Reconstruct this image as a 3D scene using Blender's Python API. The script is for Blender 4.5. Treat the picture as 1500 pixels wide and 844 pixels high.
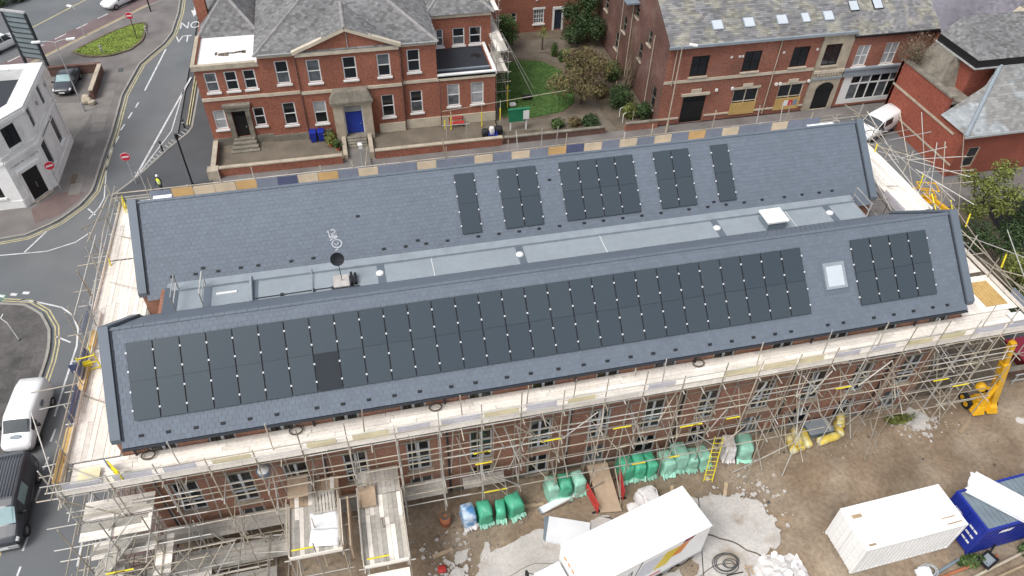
import bpy, math, random
from mathutils import Vector, Matrix, noise as mnoise
random.seed(7)
RND = random.Random(11)
for _o in list(bpy.data.objects):
    bpy.data.objects.remove(_o)
scene = bpy.context.scene
COL = scene.collection
V = Vector
rad = math.radians

# ------------------------------------------------------------------ camera
cam_d = bpy.data.cameras.new('camera')
cam = bpy.data.objects.new('camera', cam_d)
COL.objects.link(cam)
scene.camera = cam
_yaw, _pit, _rol = 0.242372, 0.772736, 0.029945
_f = V((math.sin(_yaw) * math.cos(_pit), math.cos(_yaw) * math.cos(_pit), -math.sin(_pit)))
_r = V((math.cos(_yaw), -math.sin(_yaw), 0))
_u = _r.cross(_f)
_r2 = _r * math.cos(_rol) + _u * math.sin(_rol)
_u2 = _u * math.cos(_rol) - _r * math.sin(_rol)
cam.matrix_world = Matrix(((_r2.x, _u2.x, -_f.x, 11.624), (_r2.y, _u2.y, -_f.y, -26.013),
                           (_r2.z, _u2.z, -_f.z, 38.014), (0, 0, 0, 1)))
cam_d.sensor_width = 36.0
cam_d.lens = 26.098
cam_d.clip_start = 0.5
cam_d.clip_end = 1500.0

# ------------------------------------------------------------------ sky and sun (overcast)
SUN_EL, SUN_AZ = rad(56), rad(-118)      # azimuth clockwise from +Y
world = bpy.data.worlds.new('World')
scene.world = world
world.use_nodes = True
_nt = world.node_tree
_nt.nodes.clear()
_sky = _nt.nodes.new('ShaderNodeTexSky')
_sky.sky_type = 'NISHITA'
_sky.sun_disc = False
_sky.sun_elevation = SUN_EL
_sky.sun_rotation = SUN_AZ
_sky.air_density = 1.0
_sky.dust_density = 3.0
_hs = _nt.nodes.new('ShaderNodeHueSaturation')
_hs.inputs['Saturation'].default_value = 0.30
_bg = _nt.nodes.new('ShaderNodeBackground')
_bg.inputs['Strength'].default_value = 0.15
_wo = _nt.nodes.new('ShaderNodeOutputWorld')
_nt.links.new(_sky.outputs[0], _hs.inputs['Color'])
_nt.links.new(_hs.outputs[0], _bg.inputs['Color'])
_nt.links.new(_bg.outputs[0], _wo.inputs['Surface'])
_sd = bpy.data.lights.new('sun', 'SUN')
_sd.energy = 1.15
_sd.angle = rad(25)
_sd.color = (1.0, 0.97, 0.93)
sun = bpy.data.objects.new('sun', _sd)
COL.objects.link(sun)
_dir = V((math.sin(SUN_AZ) * math.cos(SUN_EL), math.cos(SUN_AZ) * math.cos(SUN_EL), math.sin(SUN_EL)))
sun.rotation_euler = _dir.to_track_quat('Z', 'Y').to_euler()
sun.location = (0, 0, 60)
scene.view_settings.view_transform = 'Standard'
scene.view_settings.look = 'None'
scene.view_settings.gamma = 1.0
scene.view_settings.use_curve_mapping = False
scene.view_settings.exposure = 0.62

# ------------------------------------------------------------------ mesh helpers
class MB:
    def __init__(self):
        self.v = []; self.f = []; self.m = []; self.smooth = []
    def add(self, vs, fs, mi=0, sm=False):
        b = len(self.v)
        self.v += [tuple(p) for p in vs]
        for f in fs:
            self.f.append(tuple(b + i for i in f)); self.m.append(mi); self.smooth.append(sm)
        return self
    def quad(self, a, b, c, d, mi=0):
        return self.add((a, b, c, d), ((0, 1, 2, 3),), mi)
    def poly(self, pts, mi=0):
        return self.add(pts, (tuple(range(len(pts))),), mi)
    def hexa(self, p, mi=0):
        # p: 8 points, bottom 0-3 counter-clockwise from above, top 4-7
        return self.add(p, ((3, 2, 1, 0), (4, 5, 6, 7), (0, 1, 5, 4), (1, 2, 6, 5), (2, 3, 7, 6), (3, 0, 4, 7)), mi)
    def box(self, x0, x1, y0, y1, z0, z1, mi=0):
        return self.hexa(((x0, y0, z0), (x1, y0, z0), (x1, y1, z0), (x0, y1, z0),
                          (x0, y0, z1), (x1, y0, z1), (x1, y1, z1), (x0, y1, z1)), mi)
    def obox(self, c, ux, uy, uz, mi=0):
        c = V(c); ux = V(ux); uy = V(uy); uz = V(uz)
        P = [c - ux - uy - uz, c + ux - uy - uz, c + ux + uy - uz, c - ux + uy - uz,
             c - ux - uy + uz, c + ux - uy + uz, c + ux + uy + uz, c - ux + uy + uz]
        return self.hexa(P, mi)
    def prism(self, pts, z0, z1, mi=0):
        n = len(pts)
        vs = [(p[0], p[1], z0) for p in pts] + [(p[0], p[1], z1) for p in pts]
        fs = [tuple(range(n, 2 * n)), tuple(range(n - 1, -1, -1))]
        fs += [(i, (i + 1) % n, n + (i + 1) % n, n + i) for i in range(n)]
        return self.add(vs, fs, mi)
    def tube(self, p, q, r=0.03, r2=None, n=8, mi=0, cap=True, sm=True):
        p = V(p); q = V(q); r2 = r if r2 is None else r2
        d = (q - p)
        if d.length < 1e-6: return self
        d.normalize()
        a = d.orthogonal().normalized(); b = d.cross(a)
        vs = []
        for k in range(n):
            t = 2 * math.pi * k / n; w = a * math.cos(t) + b * math.sin(t)
            vs.append(p + w * r); vs.append(q + w * r2)
        fs = [(2 * k, 2 * ((k + 1) % n), 2 * ((k + 1) % n) + 1, 2 * k + 1) for k in range(n)]
        self.add(vs, fs, mi, sm)
        if cap:
            self.add([vs[2 * k] for k in range(n)], (tuple(range(n - 1, -1, -1)),), mi)
            self.add([vs[2 * k + 1] for k in range(n)], (tuple(range(n)),), mi)
        return self
    def path(self, pts, r=0.03, n=6, mi=0):
        for a, b in zip(pts[:-1], pts[1:]):
            self.tube(a, b, r, n=n, mi=mi)
        return self
    def lathe(self, prof, c=(0, 0, 0), n=16, mi=0, sm=True):
        c = V(c); vs = []; m = len(prof)
        for k in range(n):
            t = 2 * math.pi * k / n
            for (r, z) in prof:
                vs.append((c.x + r * math.cos(t), c.y + r * math.sin(t), c.z + z))
        fs = []
        for k in range(n):
            for i in range(m - 1):
                a = k * m + i; b = ((k + 1) % n) * m + i
                fs.append((a, b, b + 1, a + 1))
        self.add(vs, fs, mi, sm)
        return self
    def mesh(self, name, mats):
        me = bpy.data.meshes.new(name)
        me.from_pydata(self.v, [], self.f)
        for m in (mats if isinstance(mats, (list, tuple)) else [mats]):
            me.materials.append(m)
        me.polygons.foreach_set('material_index', self.m)
        me.polygons.foreach_set('use_smooth', self.smooth)
        me.update()
        return me
    def build(self, name, mats, parent=None, local=False):
        return obj(name, self.mesh(name, mats), parent, local)

def obj(name, data, parent=None, local=False):
    """Link a mesh. World coordinates unless local is set (then the parent's frame)."""
    o = bpy.data.objects.new(name, data)
    COL.objects.link(o)
    if parent is not None:
        o.parent = parent
        if not local:
            off = V((0, 0, 0)); p = parent
            while p is not None:
                off += p.location; p = p.parent
            o.location = -off
    return o

def tag(o, label=None, cat=None, group=None, kind=None):
    if label: o['label'] = label
    if cat: o['category'] = cat
    if group: o['group'] = group
    if kind: o['kind'] = kind
    return o

def thing(name, label, cat, loc=(0, 0, 0), rz=0.0, group=None):
    o = bpy.data.objects.new(name, None)
    o.empty_display_size = 0.3
    COL.objects.link(o)
    o.location = loc
    o.rotation_euler = (0, 0, rz)
    return tag(o, label, cat, group)

def copy_tree(o, parent=None):
    c = o.copy(); COL.objects.link(c)
    if parent is not None: c.parent = parent
    for ch in list(o.children): copy_tree(ch, c)
    return c

def struct(name, mb, mats):
    return tag(mb.build(name, mats), kind='structure')

# ------------------------------------------------------------------ materials
def pm(name, col, rough=0.8, var=0.15, scale=1.2, var2=0.0, scale2=14.0, bump=0.0, bscale=30.0,
       isl=0.0, objr=0.0, metal=0.0, spec=0.4, col2=None, mscale=0.6, mlo=0.45, mhi=0.6, trans=0.0):
    m = bpy.data.materials.new(name); m.use_nodes = True
    nt = m.node_tree; N = nt.nodes; L = nt.links
    b = N['Principled BSDF']
    b.inputs['Roughness'].default_value = rough
    b.inputs['Metallic'].default_value = metal
    b.inputs['Specular IOR Level'].default_value = spec
    geo = N.new('ShaderNodeNewGeometry')
    def nz(s, det=5):
        n = N.new('ShaderNodeTexNoise'); n.inputs['Scale'].default_value = s; n.inputs['Detail'].default_value = det
        L.new(geo.outputs['Position'], n.inputs['Vector']); return n
    def mp(sock, lo, hi, f0=0.0, f1=1.0):
        r = N.new('ShaderNodeMapRange'); r.inputs[1].default_value = f0; r.inputs[2].default_value = f1
        r.inputs[3].default_value = lo; r.inputs[4].default_value = hi
        L.new(sock, r.inputs[0]); return r.outputs[0]
    def mul(a, bb):
        x = N.new('ShaderNodeMath'); x.operation = 'MULTIPLY'; L.new(a, x.inputs[0]); L.new(bb, x.inputs[1]); return x.outputs[0]
    fac = mp(nz(scale).outputs['Fac'], 1 - var, 1 + var, 0.28, 0.72)
    if var2: fac = mul(fac, mp(nz(scale2).outputs['Fac'], 1 - var2, 1 + var2, 0.28, 0.72))
    if isl: fac = mul(fac, mp(geo.outputs['Random Per Island'], 1 - isl, 1 + isl))
    if objr:
        oi = N.new('ShaderNodeObjectInfo'); fac = mul(fac, mp(oi.outputs['Random'], 1 - objr, 1 + objr))
    base = N.new('ShaderNodeRGB'); base.outputs[0].default_value = (*col, 1)
    src = base.outputs[0]
    if col2:
        mx = N.new('ShaderNodeMix'); mx.data_type = 'RGBA'
        L.new(mp(nz(mscale, 8).outputs['Fac'], 0, 1, mlo, mhi), mx.inputs[0])
        L.new(src, mx.inputs[6]); mx.inputs[7].default_value = (*col2, 1)
        src = mx.outputs[2]
    vm = N.new('ShaderNodeVectorMath'); vm.operation = 'SCALE'
    L.new(src, vm.inputs[0]); L.new(fac, vm.inputs['Scale'])
    L.new(vm.outputs[0], b.inputs['Base Color'])
    if bump:
        bp = N.new('ShaderNodeBump'); bp.inputs['Strength'].default_value = bump; bp.inputs['Distance'].default_value = 0.05
        L.new(nz(bscale, 8).outputs['Fac'], bp.inputs['Height']); L.new(bp.outputs[0], b.inputs['Normal'])
    if trans:
        b.inputs['Transmission Weight'].default_value = trans
    return m

def brick_mat(name, c1, c2, mortar, var=0.2, scale=0.35, bw=0.225, rh=0.075, stain=None):
    m = bpy.data.materials.new(name); m.use_nodes = True
    nt = m.node_tree; N = nt.nodes; L = nt.links; b = N['Principled BSDF']
    b.inputs['Roughness'].default_value = 0.9; b.inputs['Specular IOR Level'].default_value = 0.2
    geo = N.new('ShaderNodeNewGeometry'); sp = N.new('ShaderNodeSeparateXYZ'); L.new(geo.outputs['Position'], sp.inputs[0])
    ad = N.new('ShaderNodeMath'); L.new(sp.outputs[0], ad.inputs[0]); L.new(sp.outputs[1], ad.inputs[1])
    cb = N.new('ShaderNodeCombineXYZ'); L.new(ad.outputs[0], cb.inputs[0]); L.new(sp.outputs[2], cb.inputs[1])
    br = N.new('ShaderNodeTexBrick'); L.new(cb.outputs[0], br.inputs['Vector'])
    br.inputs['Scale'].default_value = 1.0; br.inputs['Brick Width'].default_value = bw; br.inputs['Row Height'].default_value = rh
    br.inputs['Mortar Size'].default_value = 0.008; br.inputs['Mortar Smooth'].default_value = 0.3
    br.inputs['Color1'].default_value = (*c1, 1); br.inputs['Color2'].default_value = (*c2, 1); br.inputs['Mortar'].default_value = (*mortar, 1)
    n1 = N.new('ShaderNodeTexNoise'); n1.inputs['Scale'].default_value = scale; n1.inputs['Detail'].default_value = 8
    L.new(geo.outputs['Position'], n1.inputs['Vector'])
    r1 = N.new('ShaderNodeMapRange'); r1.inputs[1].default_value = 0.3; r1.inputs[2].default_value = 0.7
    r1.inputs[3].default_value = 1 - var; r1.inputs[4].default_value = 1 + var; L.new(n1.outputs['Fac'], r1.inputs[0])
    n2 = N.new('ShaderNodeTexNoise'); n2.inputs['Scale'].default_value = 6; n2.inputs['Detail'].default_value = 6
    L.new(geo.outputs['Position'], n2.inputs['Vector'])
    r2 = N.new('ShaderNodeMapRange'); r2.inputs[1].default_value = 0.3; r2.inputs[2].default_value = 0.7
    r2.inputs[3].default_value = 0.8; r2.inputs[4].default_value = 1.2; L.new(n2.outputs['Fac'], r2.inputs[0])
    mu = N.new('ShaderNodeMath'); mu.operation = 'MULTIPLY'; L.new(r1.outputs[0], mu.inputs[0]); L.new(r2.outputs[0], mu.inputs[1])
    src = br.outputs['Color']
    if stain:
        n3 = N.new('ShaderNodeTexNoise'); n3.inputs['Scale'].default_value = 0.5; n3.inputs['Detail'].default_value = 9
        L.new(geo.outputs['Position'], n3.inputs['Vector'])
        r3 = N.new('ShaderNodeMapRange'); r3.inputs[1].default_value = 0.5; r3.inputs[2].default_value = 0.7; r3.inputs[4].default_value = 0.7
        L.new(n3.outputs['Fac'], r3.inputs[0])
        mx = N.new('ShaderNodeMix'); mx.data_type = 'RGBA'; L.new(r3.outputs[0], mx.inputs[0]); L.new(src, mx.inputs[6]); mx.inputs[7].default_value = (*stain, 1)
        src = mx.outputs[2]
    vm = N.new('ShaderNodeVectorMath'); vm.operation = 'SCALE'; L.new(src, vm.inputs[0]); L.new(mu.outputs[0], vm.inputs['Scale'])
    L.new(vm.outputs[0], b.inputs['Base Color'])
    bp = N.new('ShaderNodeBump'); bp.inputs['Strength'].default_value = 0.4; bp.inputs['Distance'].default_value = 0.02
    L.new(br.outputs['Fac'], bp.inputs['Height']); bp.invert = True; L.new(bp.outputs[0], b.inputs['Normal'])
    return m

def glass_mat(name, col=(0.012, 0.015, 0.018), rough=0.06):
    m = pm(name, col, rough=rough, var=0.4, scale=0.7, spec=0.6)
    return m

MT = dict(
    slate=pm('new_slate', (0.126, 0.150, 0.183), 0.62, 0.04, 0.3, var2=0.03, scale2=7, isl=0.06, spec=0.35),
    slate_trim=pm('slate_grey_trim', (0.115, 0.140, 0.170), 0.5, 0.08, 0.5, spec=0.4),
    slate_dark=pm('dark_trim', (0.028, 0.032, 0.04), 0.6, 0.1),
    oldslate=pm('old_slate', (0.165, 0.163, 0.163), 0.85, 0.22, 0.35, var2=0.2, scale2=3, isl=0.28, spec=0.25),
    mottled=pm('mottled_slate', (0.185, 0.183, 0.188), 0.85, 0.2, 0.4, isl=0.30, spec=0.25, col2=(0.24, 0.23, 0.195), mscale=0.8),
    paleslate=pm('pale_slate', (0.235, 0.232, 0.222), 0.85, 0.15, 0.4, isl=0.2, spec=0.25, col2=(0.30, 0.32, 0.33), mscale=0.3, mlo=0.5, mhi=0.55),
    purpslate=pm('purple_slate', (0.185, 0.175, 0.20), 0.85, 0.2, 0.4, var2=0.15, scale2=2, isl=0.2, spec=0.25),
    ridge_old=pm('old_ridge_tile', (0.25, 0.24, 0.235), 0.85, 0.25, 2),
    gutter_flat=pm('pale_roof_membrane', (0.265, 0.300, 0.325), 0.45, 0.06, 0.5, var2=0.05, scale2=3),
    lead=pm('lead_flashing', (0.255, 0.29, 0.32), 0.5, 0.1, 1.5),
    brickm=brick_mat('hall_brick', (0.34, 0.16, 0.105), (0.27, 0.125, 0.085), (0.32, 0.24, 0.19), stain=(0.27, 0.19, 0.15)),
    brickr=brick_mat('house_red_brick', (0.33, 0.115, 0.07), (0.26, 0.088, 0.055), (0.28, 0.17, 0.13), var=0.16),
    brickt=brick_mat('terrace_brick', (0.32, 0.115, 0.072), (0.24, 0.085, 0.056), (0.28, 0.18, 0.145), var=0.2, stain=(0.25, 0.13, 0.10)),
    brickd=brick_mat('sooty_brick', (0.15, 0.075, 0.06), (0.11, 0.055, 0.045), (0.16, 0.12, 0.10), var=0.3, stain=(0.19, 0.13, 0.11)),
    brickR=brick_mat('deep_red_brick', (0.29, 0.08, 0.05), (0.24, 0.065, 0.042), (0.24, 0.11, 0.085), var=0.15),
    stone=pm('sandstone', (0.40, 0.345, 0.265), 0.9, 0.2, 1.5, var2=0.12, scale2=9, bump=0.2),
    stone_old=pm('sooty_stone', (0.20, 0.18, 0.145), 0.95, 0.35, 1.3, var2=0.2, scale2=8, bump=0.4),
    cream=pm('cream_stone', (0.52, 0.46, 0.36), 0.85, 0.15, 1.5),
    white=pm('white_paint', (0.74, 0.74, 0.72), 0.55, 0.06, 1.0),
    render=pm('white_render', (0.80, 0.795, 0.775), 0.9, 0.08, 0.6, var2=0.06, scale2=5, bump=0.15, col2=(0.64, 0.63, 0.60), mscale=0.7, mlo=0.55, mhi=0.75),
    glass=glass_mat('dark_window_glass'),
    glass_blind=pm('window_with_blind', (0.34, 0.35, 0.36), 0.2, 0.3, 1.0, spec=0.6),
    glass_mid=pm('window_with_curtain', (0.10, 0.11, 0.12), 0.12, 0.6, 1.2, spec=0.6),
    skyglass=pm('skylight_glass', (0.50, 0.54, 0.58), 0.12, 0.05, 1.0, spec=0.7),
    blue=pm('blue_door_paint', (0.02, 0.05, 0.34), 0.35, 0.08),
    black=pm('black_paint', (0.012, 0.012, 0.013), 0.4, 0.2),
    asphalt=pm('asphalt', (0.128, 0.136, 0.142), 0.9, 0.12, 0.25, var2=0.07, scale2=25, bump=0.15, bscale=60, col2=(0.145, 0.148, 0.15), mscale=0.15),
    asphalt_dk=pm('dark_asphalt', (0.075, 0.078, 0.083), 0.9, 0.14, 0.3, var2=0.1, scale2=22, bump=0.2, bscale=60),
    pave=pm('paving', (0.162, 0.149, 0.141), 0.92, 0.24, 0.45, var2=0.1, scale2=12, bump=0.1, isl=0.08),
    pave_pink=pm('pink_paving', (0.15, 0.108, 0.10), 0.92, 0.14, 0.6, var2=0.1, scale2=12, bump=0.1),
    flagd=pm('dark_flagstone', (0.085, 0.08, 0.077), 0.92, 0.3, 0.6, var2=0.2, scale2=4, bump=0.1, objr=0.15),
    flag=pm('flagstone', (0.185, 0.172, 0.158), 0.92, 0.16, 0.8, var2=0.12, scale2=10, bump=0.1, isl=0.12, objr=0.12),
    kerb=pm('kerb_stone', (0.28, 0.265, 0.24), 0.9, 0.15, 1.2),
    line_w=pm('worn_white_line', (0.55, 0.55, 0.55), 0.8, 0.25, 2.0, var2=0.2, scale2=12),
    line_y=pm('worn_yellow_line', (0.46, 0.40, 0.22), 0.8, 0.25, 2.0, var2=0.2, scale2=12),
    green_lane=pm('green_cycle_paint', (0.10, 0.17, 0.14), 0.9, 0.15, 2),
    red_lane=pm('reddish_lane', (0.16, 0.115, 0.115), 0.9, 0.2, 0.4, var2=0.1, scale2=10),
    mud=pm('site_mud', (0.215, 0.158, 0.106), 0.8, 0.26, 0.3, var2=0.22, scale2=4, bump=0.7, bscale=9, col2=(0.275, 0.22, 0.16), mscale=0.35, mlo=0.42, mhi=0.62),
    concrete=pm('pale_concrete', (0.49, 0.465, 0.435), 0.92, 0.12, 0.6, var2=0.12, scale2=7, bump=0.15, col2=(0.33, 0.275, 0.215), mscale=0.7, mlo=0.54, mhi=0.74),
    soil=pm('garden_soil', (0.125, 0.10, 0.072), 0.95, 0.3, 0.7, var2=0.25, scale2=6, bump=0.5, bscale=14),
    gravel=pm('garden_gravel', (0.155, 0.13, 0.10), 0.95, 0.22, 0.6, var2=0.2, scale2=9, bump=0.5, bscale=25),
    grass=pm('lawn_grass', (0.065, 0.125, 0.03), 0.9, 0.22, 0.6, var2=0.25, scale2=9, isl=0.4),
    grass_b=pm('verge_grass', (0.235, 0.30, 0.065), 0.9, 0.25, 0.8, var2=0.25, scale2=9, isl=0.4),
    galv=pm('galvanised_tube', (0.48, 0.465, 0.43), 0.5, 0.2, 0.8, metal=0.3, objr=0.3),
    rust=pm('weathered_tube', (0.40, 0.355, 0.285), 0.6, 0.25, 0.9, metal=0.15, objr=0.3),
    board=pm('new_scaffold_board', (0.80, 0.745, 0.67), 0.85, 0.10, 0.8, var2=0.1, scale2=6, objr=0.16),
    board_old=pm('grey_scaffold_board', (0.44, 0.415, 0.37), 0.9, 0.18, 0.8, var2=0.15, scale2=5, objr=0.25),
    ply=pm('brown_plywood', (0.40, 0.30, 0.21), 0.8, 0.14, 0.7, var2=0.1, scale2=4, objr=0.12),
    ply_y=pm('yellow_plywood', (0.50, 0.33, 0.12), 0.8, 0.16, 0.7, var2=0.12, scale2=4),
    guard_b=pm('slate_blue_guard', (0.205, 0.24, 0.32), 0.6, 0.12, 1.0),
    guard_n=pm('navy_guard', (0.08, 0.10, 0.20), 0.6, 0.12, 1.0),
    guard_t=pm('tan_guard', (0.62, 0.53, 0.40), 0.7, 0.12, 1.0),
    guard_o=pm('ochre_guard', (0.58, 0.39, 0.18), 0.7, 0.12, 1.0),
    guard_y=pm('faded_yellow_guard', (0.72, 0.65, 0.42), 0.7, 0.12, 1.0),
    guard_p=pm('mauve_mesh', (0.58, 0.575, 0.63), 0.7, 0.12, 1.0),
    yellow=pm('safety_yellow', (0.72, 0.60, 0.03), 0.5, 0.1),
    hivis=pm('hi_vis_yellow', (0.62, 0.72, 0.05), 0.7, 0.1),
    plant_y=pm('machine_yellow', (0.74, 0.40, 0.015), 0.45, 0.15, 1.0),
    red=pm('red_plastic', (0.52, 0.05, 0.045), 0.5, 0.12),
    signred=pm('sign_red', (0.55, 0.03, 0.06), 0.45, 0.05),
    bluep=pm('container_blue', (0.012, 0.028, 0.26), 0.45, 0.12, 0.8),
    steelblue=pm('blue_grey_steel', (0.165, 0.205, 0.235), 0.5, 0.18, 1.0),
    contw=pm('container_white', (0.80, 0.80, 0.79), 0.5, 0.04, 0.8, col2=(0.62, 0.60, 0.56), mscale=1.1, mlo=0.66, mhi=0.8),
    green_wrap=pm('green_shrink_wrap', (0.085, 0.45, 0.27), 0.35, 0.2, 2.5, objr=0.2, spec=0.5),
    pale_wrap=pm('pale_green_wrap', (0.30, 0.58, 0.45), 0.35, 0.2, 2.5, objr=0.2, spec=0.5),
    blue_wrap=pm('blue_white_wrap', (0.48, 0.58, 0.68), 0.35, 0.15, 2.5, col2=(0.10, 0.28, 0.55), mscale=2.2),
    white_wrap=pm('white_bag', (0.70, 0.68, 0.67), 0.6, 0.12, 3, col2=(0.55, 0.42, 0.45), mscale=2.5, mlo=0.6, mhi=0.7),
    yel_wrap=pm('yellow_roll_wrap', (0.66, 0.50, 0.09), 0.5, 0.15, 3, col2=(0.72, 0.66, 0.38), mscale=2.0),
    sheetw=pm('white_sheet', (0.74, 0.755, 0.78), 0.5, 0.06, 1.0),
    debris=pm('plaster_debris', (0.66, 0.64, 0.62), 0.8, 0.12, 2, isl=0.25, objr=0.15),
    cardboard=pm('cardboard', (0.33, 0.24, 0.15), 0.9, 0.2, 2, objr=0.2),
    winframe=pm('pale_window_frame', (0.50, 0.53, 0.55), 0.5, 0.1),
    chalk=pm('chalk', (0.40, 0.42, 0.45), 0.9, 0.25, 6),
    rubble=pm('site_rubble', (0.26, 0.215, 0.17), 0.9, 0.2, 2, isl=0.5),
    rubber=pm('black_rubber', (0.018, 0.018, 0.019), 0.7, 0.2),
    hub=pm('wheel_rim', (0.35, 0.35, 0.36), 0.4, 0.1, metal=0.6),
    carw=pm('white_car_paint', (0.76, 0.77, 0.77), 0.25, 0.03, 0.8, spec=0.5),
    card=pm('dark_car_paint', (0.045, 0.05, 0.06), 0.22, 0.1, 0.8, spec=0.6),
    cardroof=pm('dark_grey_roof', (0.10, 0.105, 0.115), 0.4, 0.12, 0.8, spec=0.5),
    screen=pm('car_glass', (0.035, 0.045, 0.05), 0.05, 0.3, 1.0, spec=0.7),
    screen_l=pm('car_glass_painted_reflection', (0.25, 0.36, 0.37), 0.08, 0.15, 1.0, spec=0.7),  # pale base colour paints the reflection into the glass
    lampw=pm('lamp_white', (0.75, 0.75, 0.73), 0.3, 0.05),
    amber=pm('amber_lamp', (0.6, 0.22, 0.03), 0.3, 0.05),
    pole_g=pm('grey_pole', (0.42, 0.43, 0.43), 0.5, 0.15, 2, metal=0.2),
    pole_d=pm('dark_pole', (0.035, 0.035, 0.038), 0.5, 0.15),
    panel=None, panelf=pm('panel_black_frame', (0.016, 0.018, 0.021), 0.4, 0.1),
    clamp=pm('bright_clamp', (0.60, 0.61, 0.62), 0.35, 0.03),
    vent=pm('slate_vent', (0.012, 0.014, 0.018), 0.7, 0.1),
    bark=pm('bark', (0.10, 0.085, 0.065), 0.95, 0.3, 3, bump=0.5),
    leaf_d=pm('dark_leaf', (0.032, 0.058, 0.018), 0.6, 0.35, 0.9, isl=0.5, spec=0.3),
    leaf_m=pm('mid_leaf', (0.06, 0.10, 0.028), 0.6, 0.35, 0.9, isl=0.5, spec=0.3),
    leaf_y=pm('yellow_green_leaf', (0.13, 0.15, 0.035), 0.6, 0.35, 0.9, isl=0.5, spec=0.3),
    leaf_o=pm('olive_autumn_leaf', (0.145, 0.125, 0.05), 0.7, 0.35, 0.9, isl=0.5, spec=0.3, col2=(0.12, 0.085, 0.045), mscale=0.7),
    leaf_b=pm('brown_twig', (0.16, 0.125, 0.085), 0.9, 0.3, 0.9, isl=0.4),
    skin=pm('skin', (0.42, 0.26, 0.19), 0.6, 0.05),
    navy=pm('navy_cloth', (0.025, 0.03, 0.05), 0.9, 0.15),
    greensign=pm('green_sign', (0.02, 0.18, 0.09), 0.5, 0.1),
    terracotta=pm('terracotta', (0.34, 0.12, 0.06), 0.8, 0.2, 2),
    timber=pm('site_timber', (0.38, 0.29, 0.19), 0.85, 0.2, 2, objr=0.2),
)
def _panel_mat():
    m = bpy.data.materials.new('solar_glass'); m.use_nodes = True
    nt = m.node_tree; N = nt.nodes; L = nt.links; b = N['Principled BSDF']
    oi = N.new('ShaderNodeObjectInfo')
    mx = N.new('ShaderNodeMix'); mx.data_type = 'RGBA'
    L.new(oi.outputs['Random'], mx.inputs[0])
    mx.inputs[6].default_value = (0.039, 0.054, 0.068, 1); mx.inputs[7].default_value = (0.047, 0.063, 0.075, 1)
    L.new(mx.outputs[2], b.inputs['Base Color'])
    b.inputs['Roughness'].default_value = 0.25
    b.inputs['Specular IOR Level'].default_value = 0.40
    return m
MT['panel'] = _panel_mat()
MT['panel_dark'] = pm('solar_glass_dark', (0.018, 0.023, 0.03), 0.35, 0.05, spec=0.3)
# ================================================================== GROUND, ROADS, PAVEMENTS
struct('ground', MB().quad((-500, -400, -0.12), (600, -400, -0.12), (600, 700, -0.12), (-500, 700, -0.12)), MT['asphalt_dk'])

mb = MB()
mb.poly([(-120, -60, 0), (-4.6, -60, 0), (-4.6, 29.0, 0), (-4.6, 150, 0), (-120, 150, 0)])
mb.quad((-4.6, 17.6, 0), (120, 17.6, 0), (120, 28.4, 0), (-4.6, 28.4, 0))
struct('road', mb, MT['asphalt'])

def raised(name, pts, mat, z1=0.11, z0=-0.1):
    return struct(name, MB().prism(pts, z0, z1), mat)

kA = [(-60, 24.6), (-16.4, 24.76), (-14.54, 24.96), (-12.58, 26.27), (-11.16, 28.22), (-10.56, 29.97), (-10.5, 34.49),
      (-10.36, 38.86), (-10.41, 45.68), (-9.58, 51.84), (-8.68, 53.96), (-7.67, 56.15), (-7.05, 58.52), (-6.79, 63.78), (-6.9, 67.6), (-6.9, 80)]
raised('pavement', kA + [(-7.4, 80), (-7.4, 69.6), (-10.24, 66.6), (-18.6, 56.0), (-30, 41.8), (-42, 26.8)], MT['pave'])
kB = [(-60, 17.7), (-14.68, 17.43), (-12.8, 16.91), (-11.6, 15.79), (-10.75, 14.2), (-10.42, 12.6), (-10.35, 11.1), (-10.45, 8.86), (-10.45, -60)]
raised('pavement', [(-60, -60)] + [kB[-1]] + kB[::-1][1:] , MT['flagd'])
kC = [(-9.0, 28.9), (-7.58, 30.85), (-6.3, 33.2), (-5.02, 35.58), (-3.5, 37.9), (-3.45, 39.4), (-3.35, 46.5), (-3.2, 80)]
raised('pavement', [(-1.0, 28.4), (-1.0, 80)] + kC[::-1] + [(-8.9, 28.4)], MT['asphalt_dk'])
raised('pavement', [(-4.6, -60), (-0.9, -60), (-0.9, 17.6), (-4.6, 17.6)], MT['pave_pink'])
raised('pavement', [(-0.9, 14.0), (80, 14.0), (80, 17.6), (-0.9, 17.6)], MT['pave'])
raised('pavement', [(-0.98, 28.4), (90, 28.4), (90, 30.4), (-0.98, 30.4)], MT['pave'], z1=0.105)

def resample(pts, step):
    out = [V((*pts[0], 0))]; acc = 0
    P = [V((p[0], p[1], 0)) for p in pts]
    carry = 0.0
    for a, b in zip(P[:-1], P[1:]):
        L = (b - a).length; d = step - carry
        while d <= L:
            out.append(a + (b - a) * (d / L)); d += step
        carry = (carry + L) % step
    return out
def offset(pts, d):
    res = []
    P = [V((p[0], p[1], 0)) for p in pts]
    for i, p in enumerate(P):
        a = P[max(i - 1, 0)]; b = P[min(i + 1, len(P) - 1)]
        t = (b - a).normalized(); res.append((p.x - t.y * d, p.y + t.x * d))
    return res
def kerb(pts, w=0.16, h=0.125, side=1):
    mb = MB(); R = resample(pts, 0.92)
    for a, b in zip(R[:-1], R[1:]):
        t = (b - a).normalized(); n = V((-t.y, t.x, 0)) * side
        a2 = a + t * 0.008; b2 = b - t * 0.008
        P = [a2 - n * .02, b2 - n * .02, b2 + n * w, a2 + n * w]
        if side < 0: P = P[::-1]
        mb.hexa([(p.x, p.y, -0.05) for p in P] + [(p.x, p.y, h + RND.uniform(-.004, .004)) for p in P])
    return struct('kerb', mb, MT['kerb'])
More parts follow.
